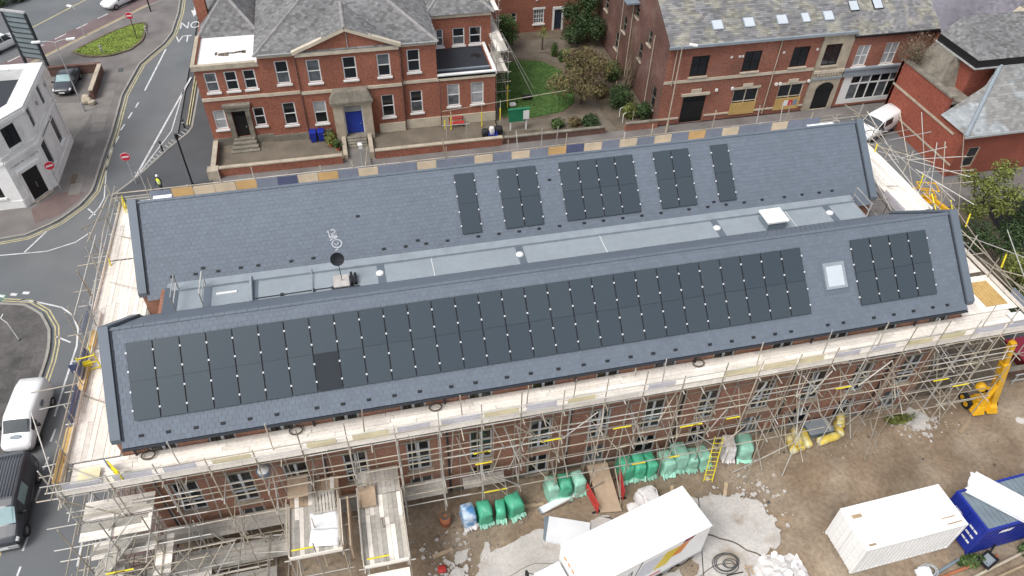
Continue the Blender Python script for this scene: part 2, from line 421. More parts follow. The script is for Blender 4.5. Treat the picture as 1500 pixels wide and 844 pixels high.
def stripe(pts, w, z=0.006, mb=None):
    mb = mb or MB(); l = offset(pts, w / 2); r = offset(pts, -w / 2)
    for i in range(len(pts) - 1):
        mb.quad((*r[i], z), (*r[i + 1], z), (*l[i + 1], z), (*l[i], z))
    return mb
kerb(kA[1:], side=1); kerb(kB[1:], side=-1); kerb(kC, side=-1)
kerb([(-4.6, -20), (-4.6, 17.6)], side=-1)
kerb([(-4.6, 17.6), (50, 17.6)], side=-1)
kerb([(-8.9, 28.4), (-0.9, 28.4), (70, 28.4)], side=1)
# far road behind the triangular pavement, with its reddish nearside lane
mb = MB().poly([(-42, 26.8, .004), (-30, 41.8, .004), (-18.6, 56, .004), (-10.24, 66.6, .004), (-7.4, 69.6, .004), (-9.5, 71.5, .004), (-20.2, 58.6, .004), (-44, 29, .004)])
struct('road_lane', mb, MT['red_lane'])
kerb([(-42, 26.8), (-30, 41.8), (-18.6, 56.0), (-10.24, 66.6), (-7.4, 69.6)], side=-1)

# painted lines
mw = MB()
stripe([(-7.34, 54.97), (-8.46, 46.25)], 0.16, mb=mw)
for a, b in (((-8.76, 44.06), (-8.92, 43.1)), ((-9.12, 42.3), (-9.32, 41.2)), ((-9.5, 40.2), (-9.72, 39.2)), ((-9.72, 38.2), (-10.2, 34.9))):
    stripe([a, b], 0.14, mb=mw)
stripe([(-10.2, 34.9), (-9.75, 30.5), (-9.55, 28.8), (-9.75, 27.6), (-10.3, 26.2)], 0.10, mb=mw)
stripe([(-7.55, 30.9), (-4.24, 48.24)], 0.17, mb=mw)
stripe([(-7.3, 31.6), (-5.2, 38.2), (-4.75, 46)], 0.10, mb=mw)
stripe([(-60, 22.7), (-16.3, 22.9), (-12.7, 22.7), (-10.8, 23.4), (-9.9, 24.4)], 0.10, mb=mw)
stripe([(-14.3, 22.9), (-13.2, 25.2)], 0.12, mb=mw)
stripe([(-10.6, 27.6), (-9.9, 26.6)], 0.12, mb=mw)
stripe([(-13.4, 17.6), (-11.9, 16.95), (-10.43, 16.2), (-9.5, 15.2), (-8.95, 13.8), (-8.75, 12.2), (-8.9, 9.1), (-9.0, 6.4)], 0.12, mb=mw)
stripe([(-10.3, 13.4), (-9.2, 12.6)], 0.12, mb=mw)
for y in (5.4, 3.4, 1.4, -1.6, -3.4, -6): stripe([(-8.75, y), (-8.85, y - 0.9)], 0.11, mb=mw)
for k in range(5): stripe([(-16.6 + k * .8, 18.3), (-16.15 + k * .8, 18.15)], 0.25, mb=mw)
stripe([(-5.9, -4), (-5.9, 1.2)], 0.11, mb=mw)
# hatch ladder along the build-out beside the red house
for k in range(16):
    t = k / 15; x = -7.2 + 3.5 * t; y = 31.6 + 6.3 * t
    stripe([(x, y), (x - .42, y + .5)], 0.05, mb=mw)
# far road dashes and edge lines
d = V((8.4, 10.5, 0)).normalized()
for k in range(14):
    p = V((-22.6, 55.2, 0)) + d * (k * 2.9 - 12)
    stripe([(p.x, p.y), (p.x + d.x * 1.5, p.y + d.y * 1.5)], 0.14, mb=mw)
struct('white_road_markings', mw, MT['line_w'])
my = MB()
for o_ in (-0.28, -0.50):
    stripe(offset(kA[1:], o_), 0.09, mb=my)
for o_ in (0.28, 0.50):
    stripe(offset(kB[1:], o_), 0.09, mb=my)
for o_ in (0.25, 0.47):
    stripe(offset([(-3.45, 39.0), (-3.42, 46.5), (-3.3, 60)], o_), 0.09, mb=my)
for o_ in (0.3, 0.52):
    stripe(offset([(-42, 26.8), (-30, 41.8), (-18.6, 56.0), (-10.24, 66.6)], o_), 0.10, mb=my, z=0.009)
stripe([(-30, 51), (-22.15, 62.9), (-17.8, 69.5), (-15, 73.7)], 0.16, mb=my)
struct('yellow_road_markings', my, MT['line_y'])
struct('cycle_lane', MB().quad((-40, 17.75, .003), (-14.2, 17.75, .003), (-14.6, 18.5, .003), (-40, 18.6, .003)), MT['green_lane'])

def text_mesh(s, size, mat, name='lettering', extr=0.0, align='CENTER'):
    cu = bpy.data.curves.new(name, 'FONT'); cu.body = s; cu.size = size; cu.extrude = extr; cu.align_x = align; cu.align_y = 'CENTER'
    t = bpy.data.objects.new(name, cu); COL.objects.link(t)
    dg = bpy.context.evaluated_depsgraph_get(); me = bpy.data.meshes.new_from_object(t.evaluated_get(dg))
    bpy.data.objects.remove(t); me.materials.clear(); me.materials.append(mat); me.name = name
    return me
# NO ... painted on the road behind the chimney
for s, x, y in (('NO', -5.3, 60.4), ('VT', -5.75, 57.0)):
    o = obj('road_lettering', text_mesh(s, 1.9, MT['line_w'], 'road_lettering')); tag(o, kind='structure')
    o.location = (x, y, 0.008); o.scale = (0.75, 1.25, 1)
mb = MB().poly([(-5.05, 62.6, .008), (-5.5, 64.4, .008), (-5.2, 64.4, .008), (-5.2, 67, .008), (-4.9, 67, .008), (-4.9, 64.4, .008), (-4.6, 64.4, .008)])
struct('road_arrow', mb, MT['line_w'])

# flagstone bands and covers set in the pavement by the white building
def paver(x0, x1, y0, y1, mat=MT['flag'], z=0.118):
    o = MB().box(x0, x1, y0, y1, 0.0, z).build('paving_slab', mat); tag(o, kind='structure')
for i in range(5):
    paver(-12.45, -11.55, 29.6 + i * 1.75, 31.2 + i * 1.75)
    paver(-13.3, -12.6, 31.8 + i * 1.3, 33.0 + i * 1.3, MT['pave'])
for i in range(6): paver(-12.3 - (i % 2) * .2, -11.2, 39.2 + i * 1.5, 40.6 + i * 1.5, MT['flag'])
for i in range(9): paver(-11.9 - .65 * (i % 3), -11.32 - .65 * (i % 3), 8.0 + 1.3 * (i // 3), 9.2 + 1.3 * (i // 3), MT['flagd'])
struct('pavement_patch', MB().prism([(-14.9, 28.2), (-14.2, 26.2), (-12.6, 27.0), (-11.5, 28.6), (-11.2, 29.8), (-13.2, 30.2)], 0.05, 0.117), MT['pave_pink'])
struct('manhole_cover', MB().box(-12.6, -12.15, 31.2, 32.6, 0.05, 0.125), MT['soil'])
struct('manhole_cover', MB().box(-11.5, -11.0, 50.4, 51.2, 0.05, 0.125), MT['asphalt_dk'])
struct('yard_patch', MB().prism([(-17, 38.2), (-13.6, 38.2), (-12.9, 41), (-12.6, 44.6), (-16.8, 45.2)], 0.05, 0.116), MT['flag'])

# grass island between the roads
isl_pts = [(-16.65, 55.71), (-14.94, 54.32), (-12.9, 54.11), (-11.01, 55.16), (-10.01, 57.06), (-9.99, 59.9), (-10.2, 61.5), (-11.46, 61.3), (-13.67, 59.37), (-15.12, 57.49)]
struct('traffic_island', MB().prism(isl_pts, 0.0, 0.19), MT['grass_b'])
mb = MB()
R = resample(isl_pts + isl_pts[:1], 0.92)
for a, b in zip(R[:-1], R[1:]):
    t = (b - a).normalized(); n = V((t.y, -t.x, 0)) * 0.22; a2 = a + t * .01; b2 = b - t * .01
    P = [a2 + n, b2 + n, b2, a2]; mb.hexa([(p.x, p.y, 0.0) for p in P] + [(p.x, p.y, 0.25) for p in P])
struct('island_kerb', mb, MT['soil'])
def in_poly(x, y, P):
    c = False; n = len(P)
    for i in range(n):
        x1, y1 = P[i]; x2, y2 = P[(i + 1) % n]
        if (y1 > y) != (y2 > y) and x < (x2 - x1) * (y - y1) / (y2 - y1) + x1: c = not c
    return c
def turf(name, pts, n, z, mat, h=0.07, label=None):
    xs = [p[0] for p in pts]; ys = [p[1] for p in pts]; mb = MB(); k = 0
    while k < n:
        x = RND.uniform(min(xs), max(xs)); y = RND.uniform(min(ys), max(ys))
        if not in_poly(x, y, pts): continue
        k += 1; a = RND.uniform(0, 6.3); l = RND.uniform(.04, .10); hh = RND.uniform(.4, 1.2) * h
        ca, sa = math.cos(a) * l, math.sin(a) * l
        mb.add([(x - ca, y - sa, z), (x + ca, y + sa, z), (x - sa * .8, y + ca * .8, z + hh)], [(0, 1, 2)])
    o = mb.build(name, mat); tag(o, label, 'grass', kind='stuff')
turf('verge_grass', isl_pts, 9000, 0.19, MT['grass_b'], label='bright green grass on the traffic island')

# ------------------------------------------------------------------ building site
def zmud(x, y):
    z = 0.10 * (mnoise.noise(V((x * .18, y * .25, 1.0)))) + 0.05 * mnoise.noise(V((x * .8, y * .8, 4.0))) + 0.022 * mnoise.noise(V((x * 3.1, y * 3.1, 7.0)))
    for (yy, w) in ((-7.6, .32), (-9.3, .32)):
        if x > 27:
            d_ = abs(y - (yy + .5 * math.sin(x * .16)))
            z -= 0.06 * math.exp(-(d_ / w) ** 2) * (1 + .35 * math.sin(x * 9))
    return z
nx, ny = 300, 76
mb = MB()
gx0, gx1, gy0, gy1 = -0.85, 60.0, -17.0, -3.2
vs = []
for j in range(ny + 1):
    for i in range(nx + 1):
        x = gx0 + (gx1 - gx0) * i / nx; y = gy0 + (gy1 - gy0) * j / ny
        vs.append((x, y, zmud(x, y)))
fs = [(j * (nx + 1) + i, j * (nx + 1) + i + 1, (j + 1) * (nx + 1) + i + 1, (j + 1) * (nx + 1) + i) for j in range(ny) for i in range(nx)]
mb.add(vs, fs, 0, True)
mb.quad((-.85, -80, -.05), (120, -80, -.05), (120, -16.9, -.05), (-.85, -16.9, -.05))
mb.quad((59.9, -17, -.05), (120, -17, -.05), (120, -3.2, -.05), (59.9, -3.2, -.05))
struct('site_ground', mb, MT['mud'])
struct('yard', MB().quad((43.0, -3.25, 0.0), (120, -3.25, 0.0), (120, 14.0, 0.0), (43.0, 14.0, 0.0)), MT['soil'])
struct('car_park', MB().quad((60, 6.5, 0.035), (95, 6.5, 0.035), (95, 17.4, 0.035), (63.5, 17.4, 0.035)), MT['rubber'])  # near-black colour stands in for the shade lying over this tarmac
struct('yard_tarmac', MB().quad((52.5, -3.3, 0.03), (90, -3.3, 0.03), (90, 2.0, 0.03), (54.5, 2.0, 0.03)), MT['asphalt_dk'])

def ragged(pts, amp, step=0.13):
    R = resample(list(pts) + [pts[0]], step); out = []
    for p in R[:-1]:
        out.append((p.x + amp * mnoise.noise(V((p.x * 1.7, p.y * 1.7, 3))) + RND.uniform(-.3, .3) * amp * .6 + .6 * amp * mnoise.noise(V((p.x * 5, p.y * 5, 1))),
                    p.y + amp * mnoise.noise(V((p.x * 1.7, p.y * 1.7, 9))) + RND.uniform(-.3, .3) * amp * .6 + .6 * amp * mnoise.noise(V((p.x * 5, p.y * 5, 6)))))
    return out
def slab(pts, amp, z1, mat=MT['concrete'], name='concrete_slab'):
    P = ragged(pts, amp); n = len(P)
    mb = MB(); mb.prism(P, -0.2, z1)
    return struct(name, mb, mat)
slab([(26.0, -10.5), (26.4, -7.3), (28.4, -7.0), (30.6, -7.8), (31.4, -9.3), (31.0, -10.6), (29.6, -11.2), (28.2, -13.6), (25.4, -13.4)], 0.35, 0.09)
slab([(25.0, -10.9), (25.1, -13.9), (22, -14.5), (22, -11)], 0.2, 0.085)
slab([(15.1, -7.9), (18.3, -7.0), (20.4, -8.0), (20.4, -13), (15.0, -13)], 0.10, 0.10)
slab([(14.2, -9.6), (14.9, -7.6), (15.4, -7.2), (15.0, -10.5)], 0.22, 0.08)
for q in (((12.3, -8.9), (13.5, -8.2), (13.9, -9.2), (12.6, -9.8)), ((13.3, -7.6), (14.1, -7.2), (14.3, -7.8), (13.5, -8.1)), ((12.0, -10.2), (14.6, -9.9), (14.7, -10.8), (12.1, -11)),
          ((20.6, -7.6), (21.8, -7.0), (22.6, -7.5), (21.0, -8.3)), ((42.6, -4.2), (43.5, -3.9), (44.2, -5.0), (43.3, -5.6), (42.5, -5.2)), ((49.5, -6.2), (53.5, -5.2), (54, -7.5), (50.4, -8.6))):
    slab(q, 0.28, 0.075)
# cracks in the pale slab: dark strips of soil standing in the open joints
def crack(pts, w=0.05, z=0.094):
    P = []
    for a, b in zip(pts[:-1], pts[1:]):
        for k in range(6):
            t = k / 6; P.append((a[0] + (b[0] - a[0]) * t + RND.uniform(-.05, .05), a[1] + (b[1] - a[1]) * t + RND.uniform(-.05, .05)))
    P.append(pts[-1])
    struct('slab_joint', stripe(P, w, z), MT['soil'])
crack([(26.3, -9.3), (27.2, -9.3), (28.4, -10.0), (29.6, -11.1)], 0.09)
crack([(26.4, -8.2), (26.9, -8.0), (27.3, -7.3)]); crack([(25.6, -11.5), (27.0, -11.0), (28.2, -11.2)])
crack([(15.2, -9.5), (17.6, -8.9), (20.2, -9.4)], 0.03, 0.104)
# loose stones and rubble
mb = MB()
for k in range(900):
    if k < 500: x = RND.uniform(11.5, 46); y = -5.2 - abs(RND.gauss(0, .9))
    elif k < 700: x = RND.uniform(11.5, 20); y = RND.uniform(-11, -5)
    else: x = RND.uniform(11.5, 58); y = RND.uniform(-14, -4.2)
    s = RND.uniform(.02, .07) * (2.0 if RND.random() < .08 else 1); z = zmud(x, y)
    a = RND.uniform(0, 3.1); c, s2 = math.cos(a) * s, math.sin(a) * s
    mb.hexa([(x - c, y - s2, z - .02), (x + s2, y - c, z - .02), (x + c, y + s2, z - .02), (x - s2, y + c, z - .02),
             (x - c * .7, y - s2 * .6, z + s * .8), (x + s2 * .6, y - c * .7, z + s * .9), (x + c * .6, y + s2 * .7, z + s * .7), (x - s2 * .7, y + c * .7, z + s)])
tag(mb.build('rubble', MT['rubble']), 'small pale stones scattered over the brown site mud', 'rubble', kind='stuff')

mb = MB()
for k in range(420):
    q = RND.random()
    if q < .5: x = RND.gauss(13.2, .9); y = RND.gauss(-8.6, 1.3)
    elif q < .75: x = RND.gauss(30.6, 1.2); y = RND.gauss(-8.0, 1.2)
    else: x = RND.gauss(43.4, .9); y = RND.gauss(-5.2, .5)
    s = abs(RND.gauss(.05, .05)) + .015; z = max(zmud(x, y), .08 if .5 <= q < .75 and x < 31 else zmud(x, y))
    n = RND.choice((4, 5, 6)); a0 = RND.uniform(0, 6.3)
    P = [(x + s * RND.uniform(.5, 1.3) * math.cos(a0 + k2 * math.tau / n), y + s * RND.uniform(.5, 1.3) * math.sin(a0 + k2 * math.tau / n)) for k2 in range(n)]
    mb.prism(P, z - .03, z + s * RND.uniform(.2, .7))
tag(mb.build('concrete_rubble', MT['concrete']), 'broken pale concrete crumbs at the ragged slab edges', 'rubble', kind='stuff')
# ================================================================== SHARED BUILDING HELPERS
def slate_poly(mb, pts, tw=0.3, th=0.24, t=0.012, gap=0.012, mi=0, lift=0.0, rng=RND):
    """Courses of separate slates over a planar convex polygon whose first edge is the eave."""
    P = [V(p) for p in pts]
    U = (P[1] - P[0]).normalized(); N_ = None
    for k in range(2, len(P)):
        n = (P[1] - P[0]).cross(P[k] - P[0])
        if n.length > 1e-4: N_ = n.normalized(); break
    if N_.z < 0: N_ = -N_
    Vv = N_.cross(U)
    if Vv.z < 0: Vv = -Vv
    Q = [((p - P[0]).dot(U), (p - P[0]).dot(Vv)) for p in P]
    O = P[0] + N_ * lift
    vmax = max(q[1] for q in Q)
    def ext(v):
        xs = []
        n = len(Q)
        for i in range(n):
            (a, b), (c, d) = Q[i], Q[(i + 1) % n]
            if abs(b - d) < 1e-9:
                if abs(v - b) < 1e-6: xs += [a, c]
                continue
            s = (v - b) / (d - b)
            if -1e-6 <= s <= 1 + 1e-6: xs.append(a + (c - a) * s)
        return (min(xs), max(xs)) if xs else None
    flip = U.cross(Vv).dot(N_) < 0
    def fc(ids): return tuple(reversed(ids)) if flip else tuple(ids)
    base = [tuple(p + N_ * (lift - 0.004)) for p in P]
    mb.add(base, [tuple(range(len(P)))] if (P[1] - P[0]).cross(P[2] - P[0]).dot(N_) > 0 else [tuple(range(len(P) - 1, -1, -1))], mi)
    v = 0.0; row = 0
    while v < vmax - 0.02:
        v2 = min(v + th, vmax - 1e-4)
        e0 = ext(v + 1e-5); e1 = ext(v2)
        if e0 is None or e1 is None: break
        off = (row % 2) * tw * 0.5 + rng.uniform(-.01, .01)
        x = math.floor((min(e0[0], e1[0]) - off) / tw) * tw + off
        mx = max(e0[1], e1[1])
        while x < mx:
            a0 = max(x, e0[0]); b0 = min(x + tw - gap, e0[1]); a1 = max(x, e1[0]); b1 = min(x + tw - gap, e1[1])
            x += tw
            if b0 - a0 < 0.01 and b1 - a1 < 0.01: continue
            if b0 < a0: a0 = b0 = (a0 + b0) / 2
            if b1 < a1: a1 = b1 = (a1 + b1) / 2
            h = t + rng.uniform(-.003, .006); h2 = 0.003
            p0 = O + U * a0 + Vv * v + N_ * h; p1 = O + U * b0 + Vv * (v + rng.uniform(-.006, .004)) + N_ * (h + rng.uniform(-.002, .003))
            p2 = O + U * b1 + Vv * v2 + N_ * h2; p3 = O + U * a1 + Vv * v2 + N_ * h2
            q0 = O + U * a0 + Vv * v; q1 = O + U * b0 + Vv * v
            mb.add((p0, p1, p2, p3, q0, q1), (fc((0, 1, 2, 3)), fc((4, 5, 1, 0))), mi)
        v += th; row += 1
    return mb

def slates(root, polys, mat, tw=0.3, th=0.24, name='slates', t=0.012):
    for pts in polys:
        o = slate_poly(MB(), pts, tw, th, t).build(name, mat, root); o['kind'] = 'stuff'

def ridge_line(mb, P, Q, w=0.16, h=0.10, step=0.45, mi=0):
    P = V(P); Q = V(Q); d = (Q - P); L = d.length; d.normalize()
    s = d.cross(V((0, 0, 1)));
    if s.length < 1e-4: s = V((1, 0, 0))
    s.normalize(); n = s.cross(d).normalized()
    if n.z < 0: n = -n
    k = max(1, int(L / step))
    for i in range(k):
        a = P + d * (L * i / k + .006); b = P + d * (L * (i + 1) / k - .006)
        pr = [(-w, -h * .7), (-w * .6, h * .55), (0, h), (w * .6, h * .55), (w, -h * .7)]
        vs = [a + s * x + n * y for x, y in pr] + [b + s * x + n * (y + .008) for x, y in pr]
        m = len(pr)
        fs = [(j, j + 1, m + j + 1, m + j) for j in range(m - 1)] + [tuple(range(m - 1, -1, -1)), tuple(range(m, 2 * m))]
        mb.add(vs, fs, mi)
    return mb

class Wall:
    """Vertical wall from A to B (outside on the right hand walking A to B) with rectangular openings."""
    def __init__(self, A, B, z0, z1, depth=0.16):
        self.A = V((A[0], A[1], 0)); self.B = V((B[0], B[1], 0)); self.z0 = z0; self.z1 = z1; self.dep = depth
        self.d = (self.B - self.A); self.L = self.d.length; self.d.normalize()
        self.n = V((self.d.y, -self.d.x, 0)); self.op = []
    def p(self, u, v, o=0.0):
        q = self.A + self.d * u + self.n * o
        return (q.x, q.y, v)
    def opening(self, u0, u1, v0, v1): self.op.append((u0, u1, v0, v1))
    def fill(self, mb, mi=0, th=0.3):
        us = sorted(set([0.0, self.L] + [u for o in self.op for u in o[:2]]))
        zs = sorted(set([self.z0, self.z1] + [z for o in self.op for z in o[2:]]))
        for i in range(len(us) - 1):
            for j in range(len(zs) - 1):
                uc = (us[i] + us[i + 1]) / 2; zc = (zs[j] + zs[j + 1]) / 2
                if any(o[0] < uc < o[1] and o[2] < zc < o[3] for o in self.op): continue
                mb.quad(self.p(us[i], zs[j]), self.p(us[i + 1], zs[j]), self.p(us[i + 1], zs[j + 1]), self.p(us[i], zs[j + 1]), mi)
        for (a, b, c, e) in self.op:
            D_ = -self.dep
            mb.quad(self.p(a, c), self.p(a, c, D_), self.p(a, e, D_), self.p(a, e), mi)
            mb.quad(self.p(b, c, D_), self.p(b, c), self.p(b, e), self.p(b, e, D_), mi)
            mb.quad(self.p(a, e), self.p(a, e, D_), self.p(b, e, D_), self.p(b, e), mi)
            mb.quad(self.p(a, c, D_), self.p(a, c), self.p(b, c), self.p(b, c, D_), mi)
        return mb
    def bar(self, mb, u0, u1, v0, v1, o0, o1, mi=0):
        mb.hexa([self.p(u0, v0, o1), self.p(u1, v0, o1), self.p(u1, v0, o0), self.p(u0, v0, o0),
                 self.p(u0, v1, o1), self.p(u1, v1, o1), self.p(u1, v1, o0), self.p(u0, v1, o0)], mi)
        return mb
    def band(self, root, name, u0, u1, v0, v1, o, mat):
        return self.bar(MB(), u0, u1, v0, v1, 0.0, o).build(name, mat, root)
    def window(self, root, u0, u1, v0, v1, fm, gm, cols=1, rows=2, fw=0.07, sill=None, head=None, recess=0.07, bw=0.05, open_it=True, name='window', gms=None):
        """Cuts the opening; frame is the part, panes and sill its sub-parts."""
        if open_it: self.opening(u0, u1, v0, v1)
        a = -recess
        fb = MB(); d0, d1 = a - 0.07, a
        self.bar(fb, u0, u0 + fw, v0, v1, d0, d1); self.bar(fb, u1 - fw, u1, v0, v1, d0, d1)
        self.bar(fb, u0 + fw, u1 - fw, v0, v0 + fw, d0, d1); self.bar(fb, u0 + fw, u1 - fw, v1 - fw, v1, d0, d1)
        iu0, iu1, iv0, iv1 = u0 + fw, u1 - fw, v0 + fw, v1 - fw
        for c in range(1, cols):
            x = iu0 + (iu1 - iu0) * c / cols; self.bar(fb, x - bw / 2, x + bw / 2, iv0, iv1, d0 + .002, d1 - .004)
        for r in range(1, rows):
            z = iv0 + (iv1 - iv0) * r / rows; self.bar(fb, iu0, iu1, z - bw / 2, z + bw / 2, d0 + .004, d1 - .008)
        w = fb.build(name, fm, root)
        for r in range(rows):
            for c in range(cols):
                x0 = iu0 + (iu1 - iu0) * c / cols; x1 = iu0 + (iu1 - iu0) * (c + 1) / cols
                z0 = iv0 + (iv1 - iv0) * r / rows; z1 = iv0 + (iv1 - iv0) * (r + 1) / rows
                g = gms[(r * cols + c) % len(gms)] if gms else gm
                pb = MB(); self.bar(pb, x0, x1, z0, z1, a - 0.055, a - 0.04)
                pb.build('pane', g, w)
        if sill: self.bar(MB(), u0 - .1, u1 + .1, v0 - .16, v0 - .002, -0.05, .13).build('sill', sill, w)
        if head: self.bar(MB(), u0 - .1, u1 + .1, v1 + .002, v1 + .22, -0.02, .03).build('lintel', head, w)
        return w

# ================================================================== MAIN HALL
TA = math.tan(rad(41.0)); CA, SA = math.cos(rad(41.0)), math.sin(rad(41.0))
D2 = 9.483            # distance between the two ridges
X0, X1, ZR = -0.65, 42.75, 12.9
def zf(y): return ZR + y * TA          # front-facing slope (y <= 0 from its ridge)
hall = thing('brick_hall', 'long brick hall with two parallel new blue-grey slate roofs, wrapped in scaffolding', 'building', (21, 4.7, 0))

# slopes: front roof front/back, rear roof front/back
slates(hall, [[(X0, -4.07, zf(-4.07)), (X1, -4.07, zf(-4.07)), (X1, 0, ZR), (X0, 0, ZR)]], MT['slate'], 0.30, 0.245, t=.011)
TB = 3.1 / 3.85
slates(hall, [[(X1, 3.85, ZR - 3.1), (X0, 3.85, ZR - 3.1), (X0, 0, ZR), (X1, 0, ZR)]], MT['slate'], 0.30, 0.245, t=.011)
slates(hall, [[(X0, D2 - 4.07, zf(-4.07)), (X1, D2 - 4.07, zf(-4.07)), (X1, D2, ZR), (X0, D2, ZR)]], MT['slate'], 0.30, 0.245, t=.011)
slates(hall, [[(X1, D2 + 4.07, zf(-4.07)), (X0, D2 + 4.07, zf(-4.07)), (X0, D2, ZR), (X1, D2, ZR)]], MT['slate'], 0.30, 0.245, t=.011)
for y in (0, D2):
    ridge_line(MB(), (X0, y, ZR + .01), (X1, y, ZR + .01), 0.10, 0.035, 0.5).build('ridge_tiles', MT['slate_trim'], hall)

# copings on the four verges of each roof
def coping(xa, xb, inner, ya, za, yb, zb):
    mb = MB(); h = 0.20
    mb.hexa([(xa, ya, za - .1), (xb, ya, za - .1), (xb, yb, zb - .1), (xa, yb, zb - .1),
             (xa, ya, za + h), (xb, ya, za + h), (xb, yb, zb + h), (xa, yb, zb + h)] if ya < yb else
            [(xb, ya, za - .1), (xa, ya, za - .1), (xa, yb, zb - .1), (xb, yb, zb - .1),
             (xb, ya, za + h), (xa, ya, za + h), (xa, yb, zb + h), (xb, yb, zb + h)])
    o = mb.build('coping', MT['slate_trim'], hall)
    e = MB(); i0, i1 = (inner, inner + .09) if inner > xa + .2 else (inner - .09, inner)
    hh = 0.07
    e.hexa([(i0, ya, za - .05), (i1, ya, za - .05), (i1, yb, zb - .05), (i0, yb, zb - .05), (i0, ya, za + hh), (i1, ya, za + hh), (i1, yb, zb + hh), (i0, yb, zb + hh)] if ya < yb else
           [(i1, ya, za - .05), (i0, ya, za - .05), (i0, yb, zb - .05), (i1, yb, zb - .05), (i1, ya, za + hh), (i0, ya, za + hh), (i0, yb, zb + hh), (i1, yb, zb + hh)])
    e.build('flashing', MT['slate_dark'], o)
for (xa, xb, inner) in ((X0 - .42, X0 + .02, X0 + .02), (X1 - .02, X1 + .42, X1 - .02)):
    for y0 in (0, D2):
        coping(xa, xb, inner, y0 - 3.85, zf(-3.85), y0, ZR)
        e = 3.75 if y0 == 0 else 3.85
        zz = ZR - e * (TB if y0 == 0 else TA)
        coping(xa, xb, inner, y0 + e, zz, y0, ZR)

# walls
wb = MB()
FW = Wall((X0 - .35, -3.65), (X1 + .35, -3.65), -0.4, 9.3)
wxs = [0.76, 3.37, 6.1, 9.1, 12.35, 15.7, 18.95, 22.35, 25.5, 28.8, 32.2, 35.5, 38.5, 41.7]
for i, x in enumerate(wxs):
    u = x - (X0 - .35)
    FW.window(hall, u - .62, u + .62, 2.7, 5.3, MT['winframe'], MT['glass'], 2, 3, 0.09, sill=MT['stone'], head=MT['stone_old'], bw=0.14)
    FW.window(hall, u - .62, u + .62, 6.5, 8.95, MT['winframe'], MT['glass'], 2, 2, 0.09, sill=MT['stone'], bw=0.14)
    if i not in (0, 3): FW.window(hall, u - .62, u + .62, 0.2, 1.95, MT['winframe'], MT['glass_mid'] if i % 3 == 1 else MT['glass'], 2, 2, 0.09, sill=MT['stone'], bw=0.14)
FW.fill(wb)
def gable(x0, x1, y0, prof):
    n = len(prof)
    vs = [(x0, y0 + y, z) for y, z in prof] + [(x1, y0 + y, z) for y, z in prof]
    wb.add(vs, [tuple(range(n)), tuple(range(2 * n - 1, n - 1, -1))] + [((i + 1) % n, i, n + i, n + (i + 1) % n) for i in range(n)])
for xs in ((X0 - .35, X0 - .05), (X1 + .05, X1 + .35)):
    gable(*xs, 0, [(-3.649, -.4), (-3.649, 9.68), (0, 12.85), (3.62, 9.95), (3.62, -.4)][::-1])
    gable(*xs, D2, [(-3.62, -.4), (-3.62, 9.72), (0, 12.85), (3.649, 9.68), (3.649, -.4)][::-1])
# recessed link wall at either end of the valley and the rear wall
wb.box(X0 + .75, X0 + 1.0, 3.6, 5.9, -.3, 9.7); wb.box(X1 - 1.6, X1 - 1.3, 3.6, 5.9, -.3, 9.7)
wb.box(X0 - .34, X1 + .34, D2 + 3.35, D2 + 3.65, -.4, 9.3)
wb.box(X0 - .05, X0 + 1.0, 3.3, 3.62, -.3, 9.9); wb.box(X0 - .05, X0 + 1.0, 5.86, 6.1, -.3, 9.45)
wb.box(X1 - 1.6, X1 + .05, 3.3, 3.62, -.3, 9.9); wb.box(X1 - 1.6, X1 + .05, 5.86, 6.1, -.3, 9.45)
wb.build('wall', MT['brickm'], hall)
FW.band(hall, 'plinth', 0, FW.L, -0.3, 0.25, 0.08, MT['stone_old'])
FW.band(hall, 'string_course', 0, FW.L, 5.85, 6.05, 0.07, MT['stone_old'])
# eaves gutters and dark soffit
for y, s in ((-4.07, -1), (D2 + 4.07, 1)):
    z = zf(-4.07)
    MB().box(X0, X1, min(y, y - s * .44), max(y, y - s * .44), z - .16, z - .03).build('soffit', MT['slate_dark'], hall)
    MB().box(X0, X1, min(y - s * .0, y + s * .11), max(y, y + s * .10), z - .12, z - .05).build('eaves_gutter', MT['slate_dark'], hall)
for x in (-.4, 7.6, 13.9, 20.6, 27.1, 33.8, 40.1):
    MB().tube((x, -3.76, 0.1), (x, -3.76, 9.1), 0.055).build('downpipe', MT['slate_dark'], hall)

